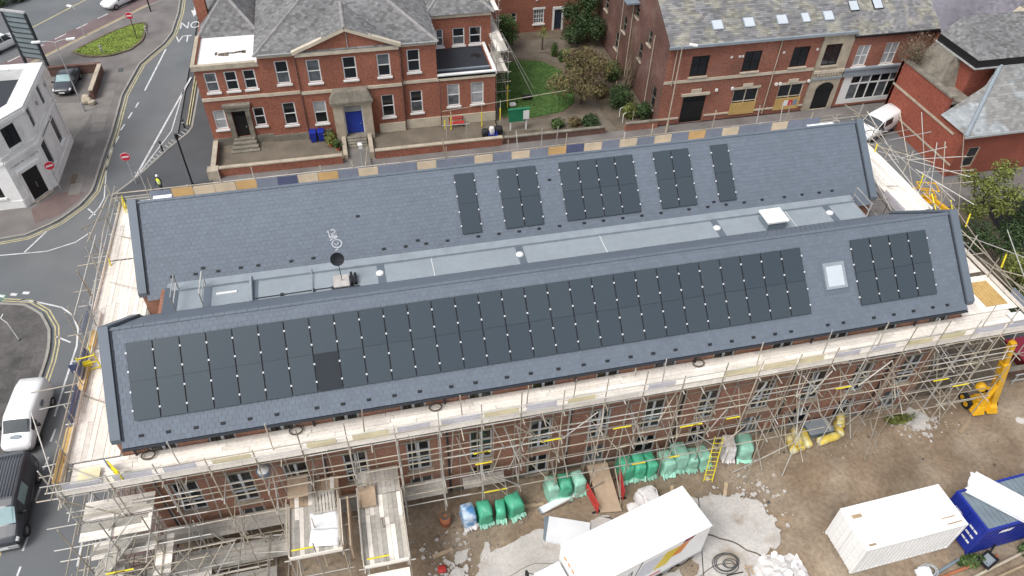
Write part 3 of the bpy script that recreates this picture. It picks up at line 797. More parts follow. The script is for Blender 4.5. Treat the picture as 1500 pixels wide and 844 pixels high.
# slate vents (dark tiles), grouped by slope
FV = [(0.21, -3.73), (1.36, -3.75), (2.55, -3.76), (3.72, -3.76), (4.91, -3.76), (6.11, -3.76), (7.92, -3.76), (9.12, -3.77), (10.33, -3.77), (11.53, -3.77), (12.74, -3.77), (14.25, -3.78), (15.44, -3.78), (17.0, -3.77), (18.2, -3.77), (19.6, -3.77), (20.9, -3.77), (22.14, -3.77), (23.36, -3.76), (24.56, -3.77), (25.76, -3.77), (27.64, -3.78), (28.85, -3.79), (30.07, -3.78), (31.29, -3.79), (32.21, -3.79), (34.33, -3.77), (35.25, -3.78), (37.06, -3.78), (38.26, -3.78), (39.46, -3.77), (40.65, -3.75), (41.55, -3.75)]
BV = [(15.71, -3.19), (17.51, -3.18), (18.73, -3.18), (19.94, -3.19), (21.14, -3.18), (22.38, -3.18), (23.9, -3.19), (25.09, -3.19), (26.3, -3.19), (27.51, -3.19), (28.74, -3.18), (30.54, -3.18), (31.77, -3.18), (32.98, -3.18), (34.19, -3.19), (32.22, -2.99), (22.22, -1.06), (0.71, -3.22), (1.91, -3.23), (2.34, -3.03), (3.09, -3.23), (4.28, -3.21), (5.2, -3.21), (6.97, -3.21), (8.17, -3.2), (10.89, -1.66), (12.08, -3.2), (13.31, -3.21), (14.03, -3.02), (14.48, -3.2), (35.4, -3.17), (36.91, -3.18), (38.12, -3.17), (39.31, -3.18), (40.2, -3.17)]
SLOPE_R = Matrix.Rotation(rad(41.0), 4, 'X')
vm = MB(); vm.box(-.105, .105, -.06, .06, 0.0, .022); vm.box(-.09, .09, -.075, -.06, 0.0, .016)
vent_me = vm.mesh('roof_vent', MT['vent'])
def on_slope(x, y, h, y0=0.0):
    return V((x, y0 + y - h * SA, zf(y) + h * CA))
for lst, y0 in ((FV, 0), (BV, D2)):
    for (x, y) in lst:
        o = bpy.data.objects.new('roof_vent', vent_me); COL.objects.link(o); o.parent = hall
        o.matrix_local = Matrix.Translation(on_slope(x, y, .012, y0) - hall.location) @ SLOPE_R

# roof window in the front slope
def on_slope_box(mb, x0, x1, y0, y1, h0, h1, Y=0, mi=0):
    P = [on_slope(x0, y0, h0, Y), on_slope(x1, y0, h0, Y), on_slope(x1, y1, h0, Y), on_slope(x0, y1, h0, Y),
         on_slope(x0, y0, h1, Y), on_slope(x1, y0, h1, Y), on_slope(x1, y1, h1, Y), on_slope(x0, y1, h1, Y)]
    return mb.hexa(P, mi)
rw = on_slope_box(on_slope_box(on_slope_box(on_slope_box(MB(), 34.62, 34.75, -2.4, -1.33, 0, .1), 35.72, 35.85, -2.4, -1.33, 0, .1), 34.75, 35.72, -2.4, -2.29, 0, .098), 34.75, 35.72, -1.46, -1.33, 0, .102).build('roof_window', MT['lead'], hall)
on_slope_box(MB(), 34.75, 35.72, -2.29, -1.46, .02, .07).build('pane', MT['skyglass'], rw)
on_slope_box(MB(), 34.5, 35.97, -2.6, -1.2, .004, .03).build('flashing', MT['slate_trim'], rw)

# chalk scribble left on the rear slope above the dish
cb = MB()
def chalk(pts, w=0.05):
    for (a, b), (c, d_) in zip(pts[:-1], pts[1:]):
        p = on_slope(a, b, .030, D2); q = on_slope(c, d_, .030, D2); t = (q - p).normalized(); n = t.cross(V((0, -SA, CA))).normalized() * w / 2
        cb.quad(p - n, q - n, q + n, p + n)
ring = [(9.55 + .27 * math.cos(k * .45), -2.72 + .17 * math.sin(k * .45)) for k in range(15)]
chalk(ring, .075); chalk([(9.4, -2.68), (9.5, -2.78), (9.62, -2.74), (9.6, -2.66)], .06)
chalk([(9.15, -2.12), (9.22, -2.45), (9.5, -2.25), (9.3, -2.5), (9.62, -2.3), (9.4, -2.55), (9.65, -2.4)], .07)
chalk([(9.3, -2.12), (9.5, -2.1), (9.55, -2.22), (9.3, -2.3)], .07); chalk([(9.2, -2.56), (9.36, -2.48)], .08); chalk([(9.1, -2.15), (9.14, -2.2)], .08); chalk([(9.4, -3.02), (9.56, -2.94)], .07)
cb.build('chalk_mark', MT['chalk'], hall)

# ------------------------------------------------------------------ valley gutter
ZG = 9.75
MB().box(0.45, 41.35, 3.7, 5.55, ZG - .25, ZG).build('valley_floor', MT['gutter_flat'], hall)
MB().hexa([(0.45, 5.38, ZG - .1), (41.35, 5.38, ZG - .1), (41.35, 5.95, ZG - .1), (0.45, 5.95, ZG - .1),
           (0.45, 5.40, ZG + .14), (41.35, 5.40, ZG + .14), (41.35, 5.95, ZG + .17), (0.45, 5.95, ZG + .17)]).build('valley_apron', MT['lead'], hall)
MB().hexa([(.38, 3.7, ZG - .3), (1.02, 3.7, ZG - .3), (1.02, 5.6, ZG - .3), (.38, 5.6, ZG - .3), (.38, 3.7, ZG + .22), (1.02, 3.7, ZG + .03), (1.02, 5.6, ZG + .03), (.38, 5.6, ZG + .22)]).build('valley_upstand', MT['slate_trim'], hall)
for x in (2.35, 4.75, 11.55, 19.5, 31.65, 39.15):
    j = MB().box(x - .02, x + .40, 3.72, 5.37, ZG - .01, ZG + .014).build('valley_joint', MT['slate_trim'], hall)
    if x > 11:
        MB().lathe([(0.0, .10), (.17, .09), (.21, .05), (.22, 0.0)], (x + .12, 4.7, ZG + .014), 20).build('outlet_cap', MT['white'], j)
for x in (14.6, 24.6, 36.6):
    MB().box(x, x + .03, 3.72, 5.5, ZG, ZG + .012).build('valley_seam', MT['white'], hall)
MB().tube((4.86, 3.75, ZG + .12), (4.78, 5.6, ZG + .22), .075).build('drain_pipe', MT['gutter_flat'], hall)
MB().tube((8.0, 3.75, ZG + .05), (8.0, 5.6, ZG + .2), .03).build('drain_pipe', MT['gutter_flat'], hall)
cp = MB().path([(5.0, 4.0, ZG + .06), (6.4, 4.02, ZG + .06), (8.05, 4.05, ZG + .06), (10.2, 4.05, ZG + .06)], .025)
for x in (6.4, 8.05, 9.1): cp.box(x - .09, x + .09, 3.95, 4.13, ZG, ZG + .08)
cp.build('cable_run', MT['slate_dark'], hall)
MB().box(3.0, 4.05, 4.72, 4.86, ZG, ZG + .05).build('batten', MT['white'], hall)

dish = thing('satellite_dish', 'dark round dish on a thin pole, weighted by a pale slab in the roof valley', 'antenna', (9.56, 4.4, ZG))
MB().box(-.42, .42, -.46, .46, .02, .14).build('slab', MT['concrete'], dish, True)
MB().box(-.55, .95, -.56, -.46, .0, .08).build('tray', MT['slate_dark'], dish, True)
MB().box(.50, .62, -.40, .44, .02, .30).build('battery', MT['black'], dish, True)
MB().box(.70, .84, -.35, .40, .02, .24).build('battery', MT['black'], dish, True)
MB().path([(0.05, 0, .16), (0.0, 0.02, 1.65)], .022).build('pole', MT['pole_d'], dish, True)
db = MB(); n_ = V((.05, -.88, .48)).normalized(); a_ = n_.orthogonal().normalized(); b_ = n_.cross(a_); cc = V((0, -.02, 1.72)); vs = [cc - n_ * .10]
for r_, o_ in ((.14, -.06), (.27, -.02), (.37, .02)):
    for k in range(20): t = k * math.tau / 20; vs.append(cc + n_ * o_ + (a_ * math.cos(t) + b_ * math.sin(t)) * r_)
fs = [(0, 1 + k, 1 + (k + 1) % 20) for k in range(20)]
for s in range(2): fs += [(1 + s * 20 + k, 21 + s * 20 + k, 21 + s * 20 + (k + 1) % 20, 1 + s * 20 + (k + 1) % 20) for k in range(20)]
db.add(vs, fs, 0, True); db.build('reflector', MT['vent'], dish, True)
MB().path([cc + b_ * .4 * (1 if b_.z < 0 else -1), cc + n_ * .42], .014).build('arm', MT['pole_d'], dish, True)

hat = thing('roof_hatch', 'white box roof hatch with overhanging lid in the roof valley', 'hatch', (35.25, 4.5, ZG))
hb = MB().hexa([(-.62, -.58, 0), (.62, -.58, 0), (.62, .58, 0), (-.62, .58, 0), (-.58, -.54, .5), (.58, -.54, .5), (.58, .54, .5), (-.58, .54, .5)]); hb.build('kerb', MT['steelblue'], hat, True)
lb = MB().box(-.68, .68, -.64, .64, .5, .62); lb.hexa([(-.6, -.56, .62), (.6, -.56, .62), (.6, .56, .62), (-.6, .56, .62), (-.5, -.46, .70), (.5, -.46, .70), (.5, .46, .70), (-.5, .46, .70)])
lb.build('lid', MT['contw'], hat, True)

def rail(name, label, x, lean):
    t = thing(name, label, 'guard rail', (x, 4.6, ZG))
    for y in (-.8, .85): MB().tube((0, y, 0), (lean, y, 1.15), .035).build('post', MT['galv'], t, True)
    for z in (.6, 1.12): MB().tube((lean * z / 1.15, -.8, z), (lean * z / 1.15, .85, z), .032).build('rail', MT['galv'], t, True)
    return t
r1 = rail('roof_guard_rail', 'galvanised guard rail across the left end of the roof valley', 2.45, 0.0)
r2 = rail('roof_guard_rail', 'galvanised guard rail across the right end of the roof valley', 41.2, 0.0)
r3 = rail('roof_guard_rail', 'short galvanised rail standing on the grey upstand at the extreme left of the valley', 1.05, 0.0)

# ================================================================== SOLAR PANELS
PWP, PHP = 1.155, 1.7584
pfm = MB(); W_, H_ = 1.112, 1.755
for (a, b, c, d_) in ((-W_ / 2, W_ / 2, -H_ / 2, -H_ / 2 + .008), (-W_ / 2, W_ / 2, H_ / 2 - .008, H_ / 2), (-W_ / 2, -W_ / 2 + .014, -H_ / 2 + .008, H_ / 2 - .008), (W_ / 2 - .014, W_ / 2, -H_ / 2 + .008, H_ / 2 - .008)):
    pfm.box(a, b, c, d_, .045, .085)
pfm.box(-W_ / 2 + .02, W_ / 2 - .02, -H_ / 2 + .02, H_ / 2 - .02, .05, .06)
frame_me = pfm.mesh('panel_frame', MT['panelf'])
glass_me = MB().box(-W_ / 2 + .014, W_ / 2 - .014, -H_ / 2 + .008, H_ / 2 - .008, .062, .083).mesh('panel_glass', MT['panel'])
glass_dk = MB().box(-W_ / 2 + .014, W_ / 2 - .014, -H_ / 2 + .008, H_ / 2 - .008, .062, .083).mesh('panel_glass_dark', MT['panel_dark'])
clamp_me = MB().box(-.036, .036, -.042, .042, .03, .10).mesh('clamp', MT['clamp'])
rail_me = MB().box(-W_ / 2 - .006, W_ / 2 + .006, -.02, .02, .015, .045).mesh('mount_rail', MT['panelf'])
ORD = ['first', 'second', 'third', 'fourth', 'fifth', 'sixth', 'seventh', 'eighth', 'ninth', 'tenth', 'eleventh', 'twelfth', 'thirteenth', 'fourteenth', 'fifteenth', 'sixteenth', 'seventeenth', 'eighteenth', 'nineteenth', 'twentieth', 'twenty-first', 'twenty-second', 'twenty-third', 'twenty-fourth', 'twenty-fifth', 'twenty-sixth', 'twenty-seventh', 'twenty-eighth', 'twenty-ninth']
def panel(x, s, y0, label, group, dark, last):
    # x: left edge, s: slope distance from ridge to the top edge
    cx = x + PWP / 2; sc = s + PHP / 2
    p = on_slope(cx, -sc * CA, 0.03, y0)
    t = thing('solar_panel', label, 'solar panel', p, 0, group)
    t.rotation_euler = (rad(41.0), 0, 0)
    obj('frame', frame_me, t, True); obj('glass', glass_dk if dark else glass_me, t, True)
    for yy in (.42, -.42):
        obj('mount_rail', rail_me, t, True).location = (0, yy, 0)
    cl = [(-PWP / 2, .42), (-PWP / 2, -.42)] + ([(PWP / 2, .42), (PWP / 2, -.42)] if last else [])
    for q in cl:
        o = obj('clamp', clamp_me, t, True); o.location = (q[0] + RND.uniform(-.008, .008), q[1] * 1.0 + RND.uniform(-.02, .02), 0)
def array(x, n, s, y0, where, group, dark=()):
    for c in range(n):
        for r in range(2):
            row = ('upper', 'lower')[r]
            if n == 1: lab = 'black solar panel, %s of the %s' % (row, where)
            elif n == 2: lab = 'solar panel, %s %s of the %s' % (row, ('left', 'right')[c], where)
            else: lab = 'solar panel, %s row, %s from left, %s' % (row, ORD[c], where)
            panel(x + c * PWP, s + r * PHP, y0, lab, group, (c, r) in dark, c == n - 1)
array(0, 29, 0.7427, 0, 'long array on the front slope', 'solar panels of the long front array', dark={(7, 1)})
array(36.407, 4, 0.7427, 0, 'block of eight beside the roof window', 'solar panels of the eight-panel front block')
g5 = 'solar panels on the rear slope'
array(16.616, 1, 0.4794, D2, 'leftmost pair on the rear slope', g5)
array(19.162, 2, 0.4794, D2, 'left block of four on the rear slope', g5)
array(22.885, 4, 0.4794, D2, 'block of eight on the rear slope', g5)
array(28.807, 2, 0.4794, D2, 'right block of four on the rear slope', g5)
array(32.559, 1, 0.4794, D2, 'rightmost pair on the rear slope', g5)
# ================================================================== SCAFFOLDING
tube_me = {}
for k_ in ('galv', 'rust', 'yellow'):
    tube_me[k_] = MB().tube((0, 0, 0), (0, 0, 1), 1.0, n=7, cap=True).mesh('scaffold_tube', MT[k_])
SR = random.Random(5)
def place(name, me, P, Q, sx, parent, up=V((0, 0, 1))):
    """unit mesh along z stretched from P to Q"""
    P = V(P); Q = V(Q); d = Q - P; L = d.length
    o = bpy.data.objects.new(name, me); COL.objects.link(o)
    M_ = Matrix.Translation(P) @ d.to_track_quat('Z', 'Y').to_matrix().to_4x4() @ Matrix.Diagonal((sx, sx, L, 1))
    if parent is not None:
        o.parent = parent; M_ = Matrix.Translation(-parent.location) @ M_
    o.matrix_local = M_
    return o
def tb(sc, name, P, Q, r=0.031, k=None):
    if k is None: k = 'rust' if SR.random() < .55 else 'galv'
    return place(name, tube_me[k], P, Q, r, sc)
box_me = {}
def bd(sc, x0, x1, y0, y1, z, mat='board', name='scaffold_board', th=.04):
    key = mat
    if key not in box_me: box_me[key] = MB().box(-.5, .5, -.5, .5, -.5, .5).mesh('board_' + mat, MT[mat])
    o = bpy.data.objects.new(name, box_me[key]); COL.objects.link(o); o.parent = sc
    o.matrix_local = Matrix.Translation(V(((x0 + x1) / 2, (y0 + y1) / 2, z)) - sc.location) @ Matrix.Rotation(SR.uniform(-.004, .004), 4, 'Z') @ Matrix.Diagonal((abs(x1 - x0), abs(y1 - y0), th, 1))
    return o
def deck(sc, x0, x1, y0, y1, z, along='x', mats=('board',), n=None, seg=3.9, w=.232):
    """separate boards laid side by side"""
    if along == 'x':
        k = max(1, round((y1 - y0) / w)); ww = (y1 - y0) / k
        for i in range(k):
            a = x0
            first = SR.uniform(.5, 1) * seg
            while a < x1 - .05:
                b = min(x1, a + (first if a == x0 else seg))
                bd(sc, a + .01, b - .01, y0 + i * ww + .006, y0 + (i + 1) * ww - .006, z + SR.uniform(0, .022), SR.choice(mats)); a = b
    else:
        k = max(1, round((x1 - x0) / w)); ww = (x1 - x0) / k
        for i in range(k):
            a = y0
            first = SR.uniform(.5, 1) * seg
            while a < y1 - .05:
                b = min(y1, a + (first if a == y0 else seg))
                bd(sc, x0 + i * ww + .006, x0 + (i + 1) * ww - .006, a + .01, b - .01, z + SR.uniform(0, .022), SR.choice(mats)); a = b
# brick guards: woven mesh panels, one shared mesh per colour
guard_me = {}
def guard(sc, P, Q, z0, h, mat, dense=True):
    key = (mat, dense)
    if key not in guard_me:
        g = MB(); nb = 26
        for i in range(nb + 1):
            t = i / nb; g.box(t - .011, t + .011, -.006, .006, 0, 1)
        for j in range(7):
            t = j / 6; g.box(0, 1, -.008, .008, t - .032, t + .032)
        guard_me[key] = g.mesh('guard_' + mat, MT[mat])
    P = V(P); Q = V(Q); d = Q - P; L = d.length
    o = bpy.data.objects.new('brick_guard', guard_me[key]); COL.objects.link(o); o.parent = sc
    ang = math.atan2(d.y, d.x)
    o.matrix_local = Matrix.Translation(V((P.x, P.y, z0)) - sc.location) @ Matrix.Rotation(ang, 4, 'Z') @ Matrix.Rotation(SR.uniform(-.06, .06), 4, 'X') @ Matrix.Diagonal((L, 1, h, 1))
    return o
def runs(a, b, lo=5.0, hi=6.4):
    out = []; x = a
    while x < b - .3:
        e = min(b, x + SR.uniform(lo, hi)); out.append((x, e)); x = e
    return out
def J(s=.04): return SR.uniform(-s, s)

# ---- front scaffold
fs_ = thing('scaffold', 'long scaffold of steel tubes along the front of the hall, below the solar roof', 'scaffold', (21, -4.6, 0), group='scaffolding around the hall')
YO, YI, ZD = -5.30, -4.0, 8.28
xs = []
x = -3.3
while x < 46.2: xs.append(x); x += 2.08
for i, x in enumerate(xs):
    x += J(.1)
    tb(fs_, 'standard', (x, YO, 0), (x + J(.06), YO, 9.35 + SR.choice((0, .2, .5, .9))))
    if x > -1.3: tb(fs_, 'standard', (x + J(), YI, 0), (x, YI, 8.2 if SR.random() < .8 else 9.0))
    for z in (1.95, 3.9, 5.85, 8.12):
        tb(fs_, 'transom', (x + .05, YO - SR.uniform(.2, .45), z + .05), (x + .05, YI + .28, z + .05))
    if i % 2 == 0:
        tb(fs_, 'transom', (x + 1.05, YO - SR.uniform(.2, .7), 8.16), (x + 1.05, YI + .3, 8.16))
    tb(fs_, 'standard', (x + 1.0 + J(.2), YI + .12, 0.0), (x + 1.0 + J(.3), YI + .12, 8.1))
    if i % 3: tb(fs_, 'standard', (x + .6 + J(.2), YO + .4, 3.9), (x + .6 + J(.2), YO + .4, 8.1))
for y in (YO, YI):
    for z in (1.95, 3.9, 5.85, 8.1):
        for a, b in runs(-3.6 if y == YO else -1.2, 46.4): tb(fs_, 'ledger', (a - SR.uniform(.05, .35), y + .05, z + J()), (b + SR.uniform(.05, .3), y + .05, z + J()))
for z in (2.95, 4.9, 6.4, 6.85):
    for a, b in runs(-3.4 if z > 4 else 11.5, 46.2): tb(fs_, 'guard_rail', (a - SR.uniform(.05, .3), YO + .07, z + J()), (b + .2, YO + .07, z + J()))
for z in (8.8, 9.3):
    for a, b in runs(-3.6, 46.4): tb(fs_, 'guard_rail', (a - .2, YO - .06, z + J(.02)), (b + .2, YO - .06, z + J(.02)))
# facade braces and ledger braces
for i in range(0, len(xs) - 2, 2):
    a, b = xs[i], xs[i + 2]
    if i % 4 == 0: a, b = b, a
    if i % 8 == 0: tb(fs_, 'brace', (a, YO - .07, .1), ((a + b) / 2, YO - .07, 3.9))
    for z in (.1, 2.0, 3.95, 5.9):
        if SR.random() < .55: tb(fs_, 'brace', (a + J(.6), YO - .06, z), (a + SR.uniform(-.7, .7), YI + .1, z + 1.9))
for i, x in enumerate(xs[2:]):
    z = (0.1, 2.0, 4.0)[i % 3]
    tb(fs_, 'brace', (x + .1, YO + .05, z), (x + .1, YI, z + 1.9))
    if i % 2: tb(fs_, 'brace', (x - .1, YI, 3.95), (x - .1, YO, 5.8))
# steep tubes standing up through the top deck and rakers to the ground at the right
for x in (1.6, 5.7, 9.9, 14.6, 17.8, 20.2, 24.9, 30.1, 33.9, 37.2, 40.4, 43.6):
    tb(fs_, 'standard', (x, YO + .55, 8.3), (x + J(.1), YO + .62, 9.9 + SR.uniform(-.2, .5)))
for x in (23.0, 31.6, 34.2, 39.0):
    tb(fs_, 'raker', (x, YO - .06, 3.9), (x + SR.uniform(-1.4, 1.4), YO - 1.5, 0.1)); tb(fs_, 'raker', (x, YO, 1.9), (x, YO - 1.3, 0.9))
tb(fs_, 'raker', (30.2, -6.0, 0.15), (34.3, -5.5, 1.5)); tb(fs_, 'raker', (18.8, -6.2, .15), (22.4, -5.4, .9))
for k in range(15):     # short yellow-sleeved tubes
    x = SR.uniform(11.8, 46); z = SR.choice((2.0, 3.95, 4.9, 5.9)); tb(fs_, 'sleeve', (x, YO - .03, z), (x + SR.uniform(.5, 1.1), YO - .03, z), .042, 'yellow')
# more loose tubing on the right-hand half
for k in range(46):
    x = SR.uniform(14, 46); z = SR.choice((1.95, 3.9, 5.85)); x2 = x + SR.uniform(-1.9, 1.9)
    tb(fs_, 'brace', (x, YO - .05, z), (x2, YO - .05 + SR.choice((0, 1.2)), min(7.7, z + 1.95)))
# top deck
deck(fs_, -3.1, 46.2, -5.22, -3.70, ZD, 'x', ('board', 'board', 'board', 'board_old') if False else ('board',))
for a, b in runs(-3.4, 46.3, 3.7, 3.9):
    bd(fs_, a + .01, b - .01, -5.29, -5.25, ZD + .16, 'board', 'toe_board', .30)
for i, a in enumerate([k * 2.08 - 3.2 for k in range(24)]):
    c = SR.choice(('guard_p', 'guard_p', 'guard_p', 'guard_y', None)) if 2 < i < 22 else 'guard_p'
    if c: guard(fs_, (a + .1, -5.20, 0), (a + SR.uniform(1.4, 1.95), -5.20, 0), ZD + .27, .44, c)
# lower decks
deck(fs_, 9.2, 13.6, -4.95, -3.95, 1.98, 'x', ('board_old',)); pass
deck(fs_, -1.0, 9.0, -4.95, -3.95, 1.98, 'x', ('board_old',)); deck(fs_, -.6, 5.2, -6.3, -5.1, 1.2, 'x', ('board_old',))
deck(fs_, 14.5, 16.8, -4.9, -4.2, 1.98, 'x', ('board_old',))

for x, z in ((-2.7, 8.5),):
    bd(fs_, x, x + .9, -5.05, -4.2, z, 'guard_y', 'hatch_cover', .03)

# ---- left scaffold
ls = thing('scaffold', 'scaffold around the left gable ends of the hall beside the street', 'scaffold', (-2.4, 5.5, 0), group='scaffolding around the hall')
ys = [-5.3 + 2.05 * k for k in range(11)]
XO, XI = -3.45, -1.45
for i, y in enumerate(ys):
    xo = XO - (.45 if y > 6 else 0)
    tb(ls, 'standard', (xo, y + J(.1), 0), (xo + J(.06), y, 9.6 + SR.choice((0, .3, .8)))); tb(ls, 'standard', (XI, y, 0), (XI, y, 8.3))
    for z in (1.95, 3.9, 5.85, 8.11):
        tb(ls, 'transom', (xo - SR.uniform(.2, 1.5 if z > 3 else .5), y + .06, z), (XI + .3, y + .06, z))
for x in (XO, XI):
    for z in (1.95, 3.9, 5.85, 8.08):
        for a, b in runs(-5.6, 16.4): tb(ls, 'ledger', (x - (.45 if a > 6 and x == XO else 0), a - .2, z + J()), (x - (.45 if b > 8 and x == XO else 0), b + .2, z + J()))
for z in (4.9, 6.85, 8.75, 9.25):
    for a, b in runs(-5.5, 16.4): tb(ls, 'guard_rail', (XO - (.5 if a > 6 else .05), a - .2, z), (XO - (.5 if b > 8 else .05), b + .2, z))
for i in range(0, 9, 2):
    tb(ls, 'brace', (XO - .08, ys[i], .1), (XO - .08, ys[i + 1], 4)); tb(ls, 'brace', (XO - .1, ys[i + 1], 3.9), (XO - .1, ys[i], 7.8)); tb(ls, 'brace', (XO - .5, ys[i + 1], 8.1), (XI, ys[i], 8.9))
    tb(ls, 'brace', (XI, ys[i], 5.9), (XO - .4, ys[i] + .3, 7.8))
deck(ls, -3.35, -1.15, -3.6, 3.4, 8.26, 'y', ('board',))
deck(ls, -3.75, -1.12, 3.5, 10.4, 8.25, 'y', ('board',))
deck(ls, -3.75, -1.6, 10.5, 16.2, 8.26, 'y', ('board',))
deck(ls, -1.1, -.1, 3.7, 5.8, 7.8, 'x', ('board', 'ply'))
bd(ls, -1.1, -.25, 4.0, 4.9, 8.26, 'board', 'scaffold_board'); bd(ls, -.95, .3, 3.75, 4.0, 8.6, 'board', 'scaffold_board')
for a, b in runs(-5.2, 16.2, 3.7, 3.9):
    x = XO + .02 - (.4 if a > 3 else 0)
    bd(ls, x, x + .04, a + .01, b - .01, 8.4, 'board', 'toe_board', .225)
# tarps / ply sheets and coloured guards on the street edge
bd(ls, -3.75, -3.38, -4.6, -1.6, 8.42, 'ply_y', 'plywood_sheet', .03); bd(ls, -3.72, -3.3, .6, 2.6, 8.45, 'ply_y', 'plywood_sheet', .03)
bd(ls, -3.7, -3.3, 3.4, 4.7, 8.46, 'ply_y', 'plywood_sheet', .03)
guard(ls, (-3.5, -1.5, 0), (-3.5, .5, 0), 8.5, .55, 'guard_n'); guard(ls, (-3.5, 1.2, 0), (-3.5, 3.0, 0), 8.5, .55, 'guard_n'); guard(ls, (-3.9, 4.2, 0), (-3.9, 6.2, 0), 8.5, .55, 'guard_b')
guard(ls, (-3.5, -5.0, 0), (-3.5, -3.2, 0), 8.5, .5, 'guard_o')
# long tubes thrown out over the street
for (P, Q) in (((-3.2, 2.2, 6.0), (-6.6, 1.9, 6.0)), ((-3.0, 2.9, 6.6), (-6.9, 2.6, 6.6)), ((-3.4, -1.6, 6.0), (-5.7, -1.8, 6.0)), ((-3.3, -2.1, 5.85), (-5.8, -2.3, 5.85)), ((-3.0, 6.2, 7.0), (-5.6, 6.0, 7.0)), ((-2.9, 6.9, 5.0), (-5.8, 6.7, 5.0)),
               ((-3.6, 9.0, 7.6), (-5.6, 8.9, 7.6)), ((-3.6, 11.4, 7.6), (-5.8, 11.2, 7.6)), ((-3.8, 13.2, 6.8), (-6.0, 13.0, 6.8)), ((-4.8, 2.0, 6.1), (-5.4, -3.0, 4.0)), ((-4.2, -4.5, 6.3), (-5.1, -1.0, 9.2)), ((-4.3, 5.0, 8.6), (-5.4, 8.2, 6.4)),
               ((-4.9, 6.1, 8.2), (-4.9, 13.2, 8.2)), ((-5.2, 6.1, 5.0), (-5.2, 13.2, 5.0)), ((-4.9, 6.2, 5.0), (-4.9, 6.2, 9.0)), ((-4.9, 9.0, 5.0), (-4.9, 9.0, 9.1)), ((-4.9, 11.3, 5.0), (-4.9, 11.3, 8.9)), ((-5.2, 13.1, 0), (-5.2, 13.1, 8.9)), ((-5.2, 6.2, 0), (-5.2, 6.2, 8.6)), ((-5.2, 9.6, 0), (-5.2, 9.6, 8.6)),
               ((-3.9, 15.9, 8.0), (-5.5, 13.0, 8.9)), ((-4.2, 13.5, 9.9), (-3.9, 16.4, 8.0)), ((-4.0, 15.4, 10.4), (-4.0, 15.6, 7.8)), ((-4.6, 11.0, 9.4), (-3.9, 15.0, 9.8))):
    tb(ls, 'outrigger', P, Q)
for y in (-3.9, 1.3, 3.2, 9.9):
    tb(ls, 'sleeve', (XO - .1, y, 8.0), (XO - .1, y + SR.uniform(.2, .5), 8.7), .042, 'yellow')

# ---- stair tower and stacked landings at the front left corner
stw = thing('scaffold_stair', 'scaffold access stair with grey landings at the front left corner of the hall', 'scaffold', (-1.8, -6.2, 0), group='scaffolding around the hall')
for x in (-3.5, -1.9, -.2, 1.7, 3.6):
    for y in (-7.6, -6.5):
        tb(stw, 'standard', (x + J(.08), y, 0), (x + J(.08), y, (5.2 if y < -7 else 7.6) - max(0, x) * .7))
for z in (1.0, 2.0, 3.0, 4.0, 5.0, 6.0):
    e = 4.0 - max(0, z - 3) * .9
    for y in (-7.6, -6.5):
        if y < -7 and z > 5: continue
        tb(stw, 'ledger', (-3.9 - SR.uniform(0, .5), y + J(), z + J()), (e, y, z + J()))
    for x in (-3.5, -1.9, -.2):
        tb(stw, 'transom', (x, -7.95, z + .05), (x, -5.2, z + .05))
for (x0, x1, y0, y1, z) in ((-3.3, -.2, -6.3, -5.4, 5.95), (-3.3, -.2, -5.3, -4.3, 6.0), (-3.2, -1.9, -7.5, -6.5, 3.95), (-1.6, 1.5, -7.4, -6.5, 1.95), (-3.4, -1.0, -7.5, -6.6, 1.0), (-.6, .2, -7.5, -5.5, 3.95)):
    deck(stw, x0, x1, y0, y1, z, 'x', ('board', 'board', 'board_old'))
# two flights of treads
def flight(P, Q, n, w):
    P = V(P); Q = V(Q); d = Q - P; s = V((-d.y, d.x, 0)).normalized() * w / 2
    for k in (-1, 1): tb(stw, 'stringer', P + s * k, Q + s * k, .05, 'galv'); tb(stw, 'handrail', P + s * k + V((0, 0, 1)), Q + s * k + V((0, 0, 1)))
    for i in range(n):
        c = P + d * ((i + .5) / n)
        o = bpy.data.objects.new('tread', box_me['board_old']); COL.objects.link(o); o.parent = stw
        o.matrix_local = Matrix.Translation(c - stw.location) @ Matrix.Rotation(math.atan2(d.y, d.x), 4, 'Z') @ Matrix.Diagonal((.27, w, .05, 1))
flight((-3.0, -6.95, 3.95), (-.9, -5.7, 5.9), 11, .75); flight((-.2, -7.0, 2.0), (-2.4, -7.0, 3.95), 10, .75); flight((-2.6, -7.1, .1), (-.7, -7.1, 1.95), 10, .75)
for k in range(10):
    x = SR.uniform(-3.6, 2.5); z = SR.choice((.1, 2, 4)); tb(stw, 'brace', (x, -7.65, z), (x + SR.choice((-1.6, 1.6)), -7.65 + SR.choice((0, 1.1)), z + 1.95))
for k in range(4): x = SR.uniform(-3, 1.5); z = SR.choice((1.2, 3.2, 5.2)); tb(stw, 'sleeve', (x, -7.66, z), (x + .8, -7.66, z), .042, 'yellow')

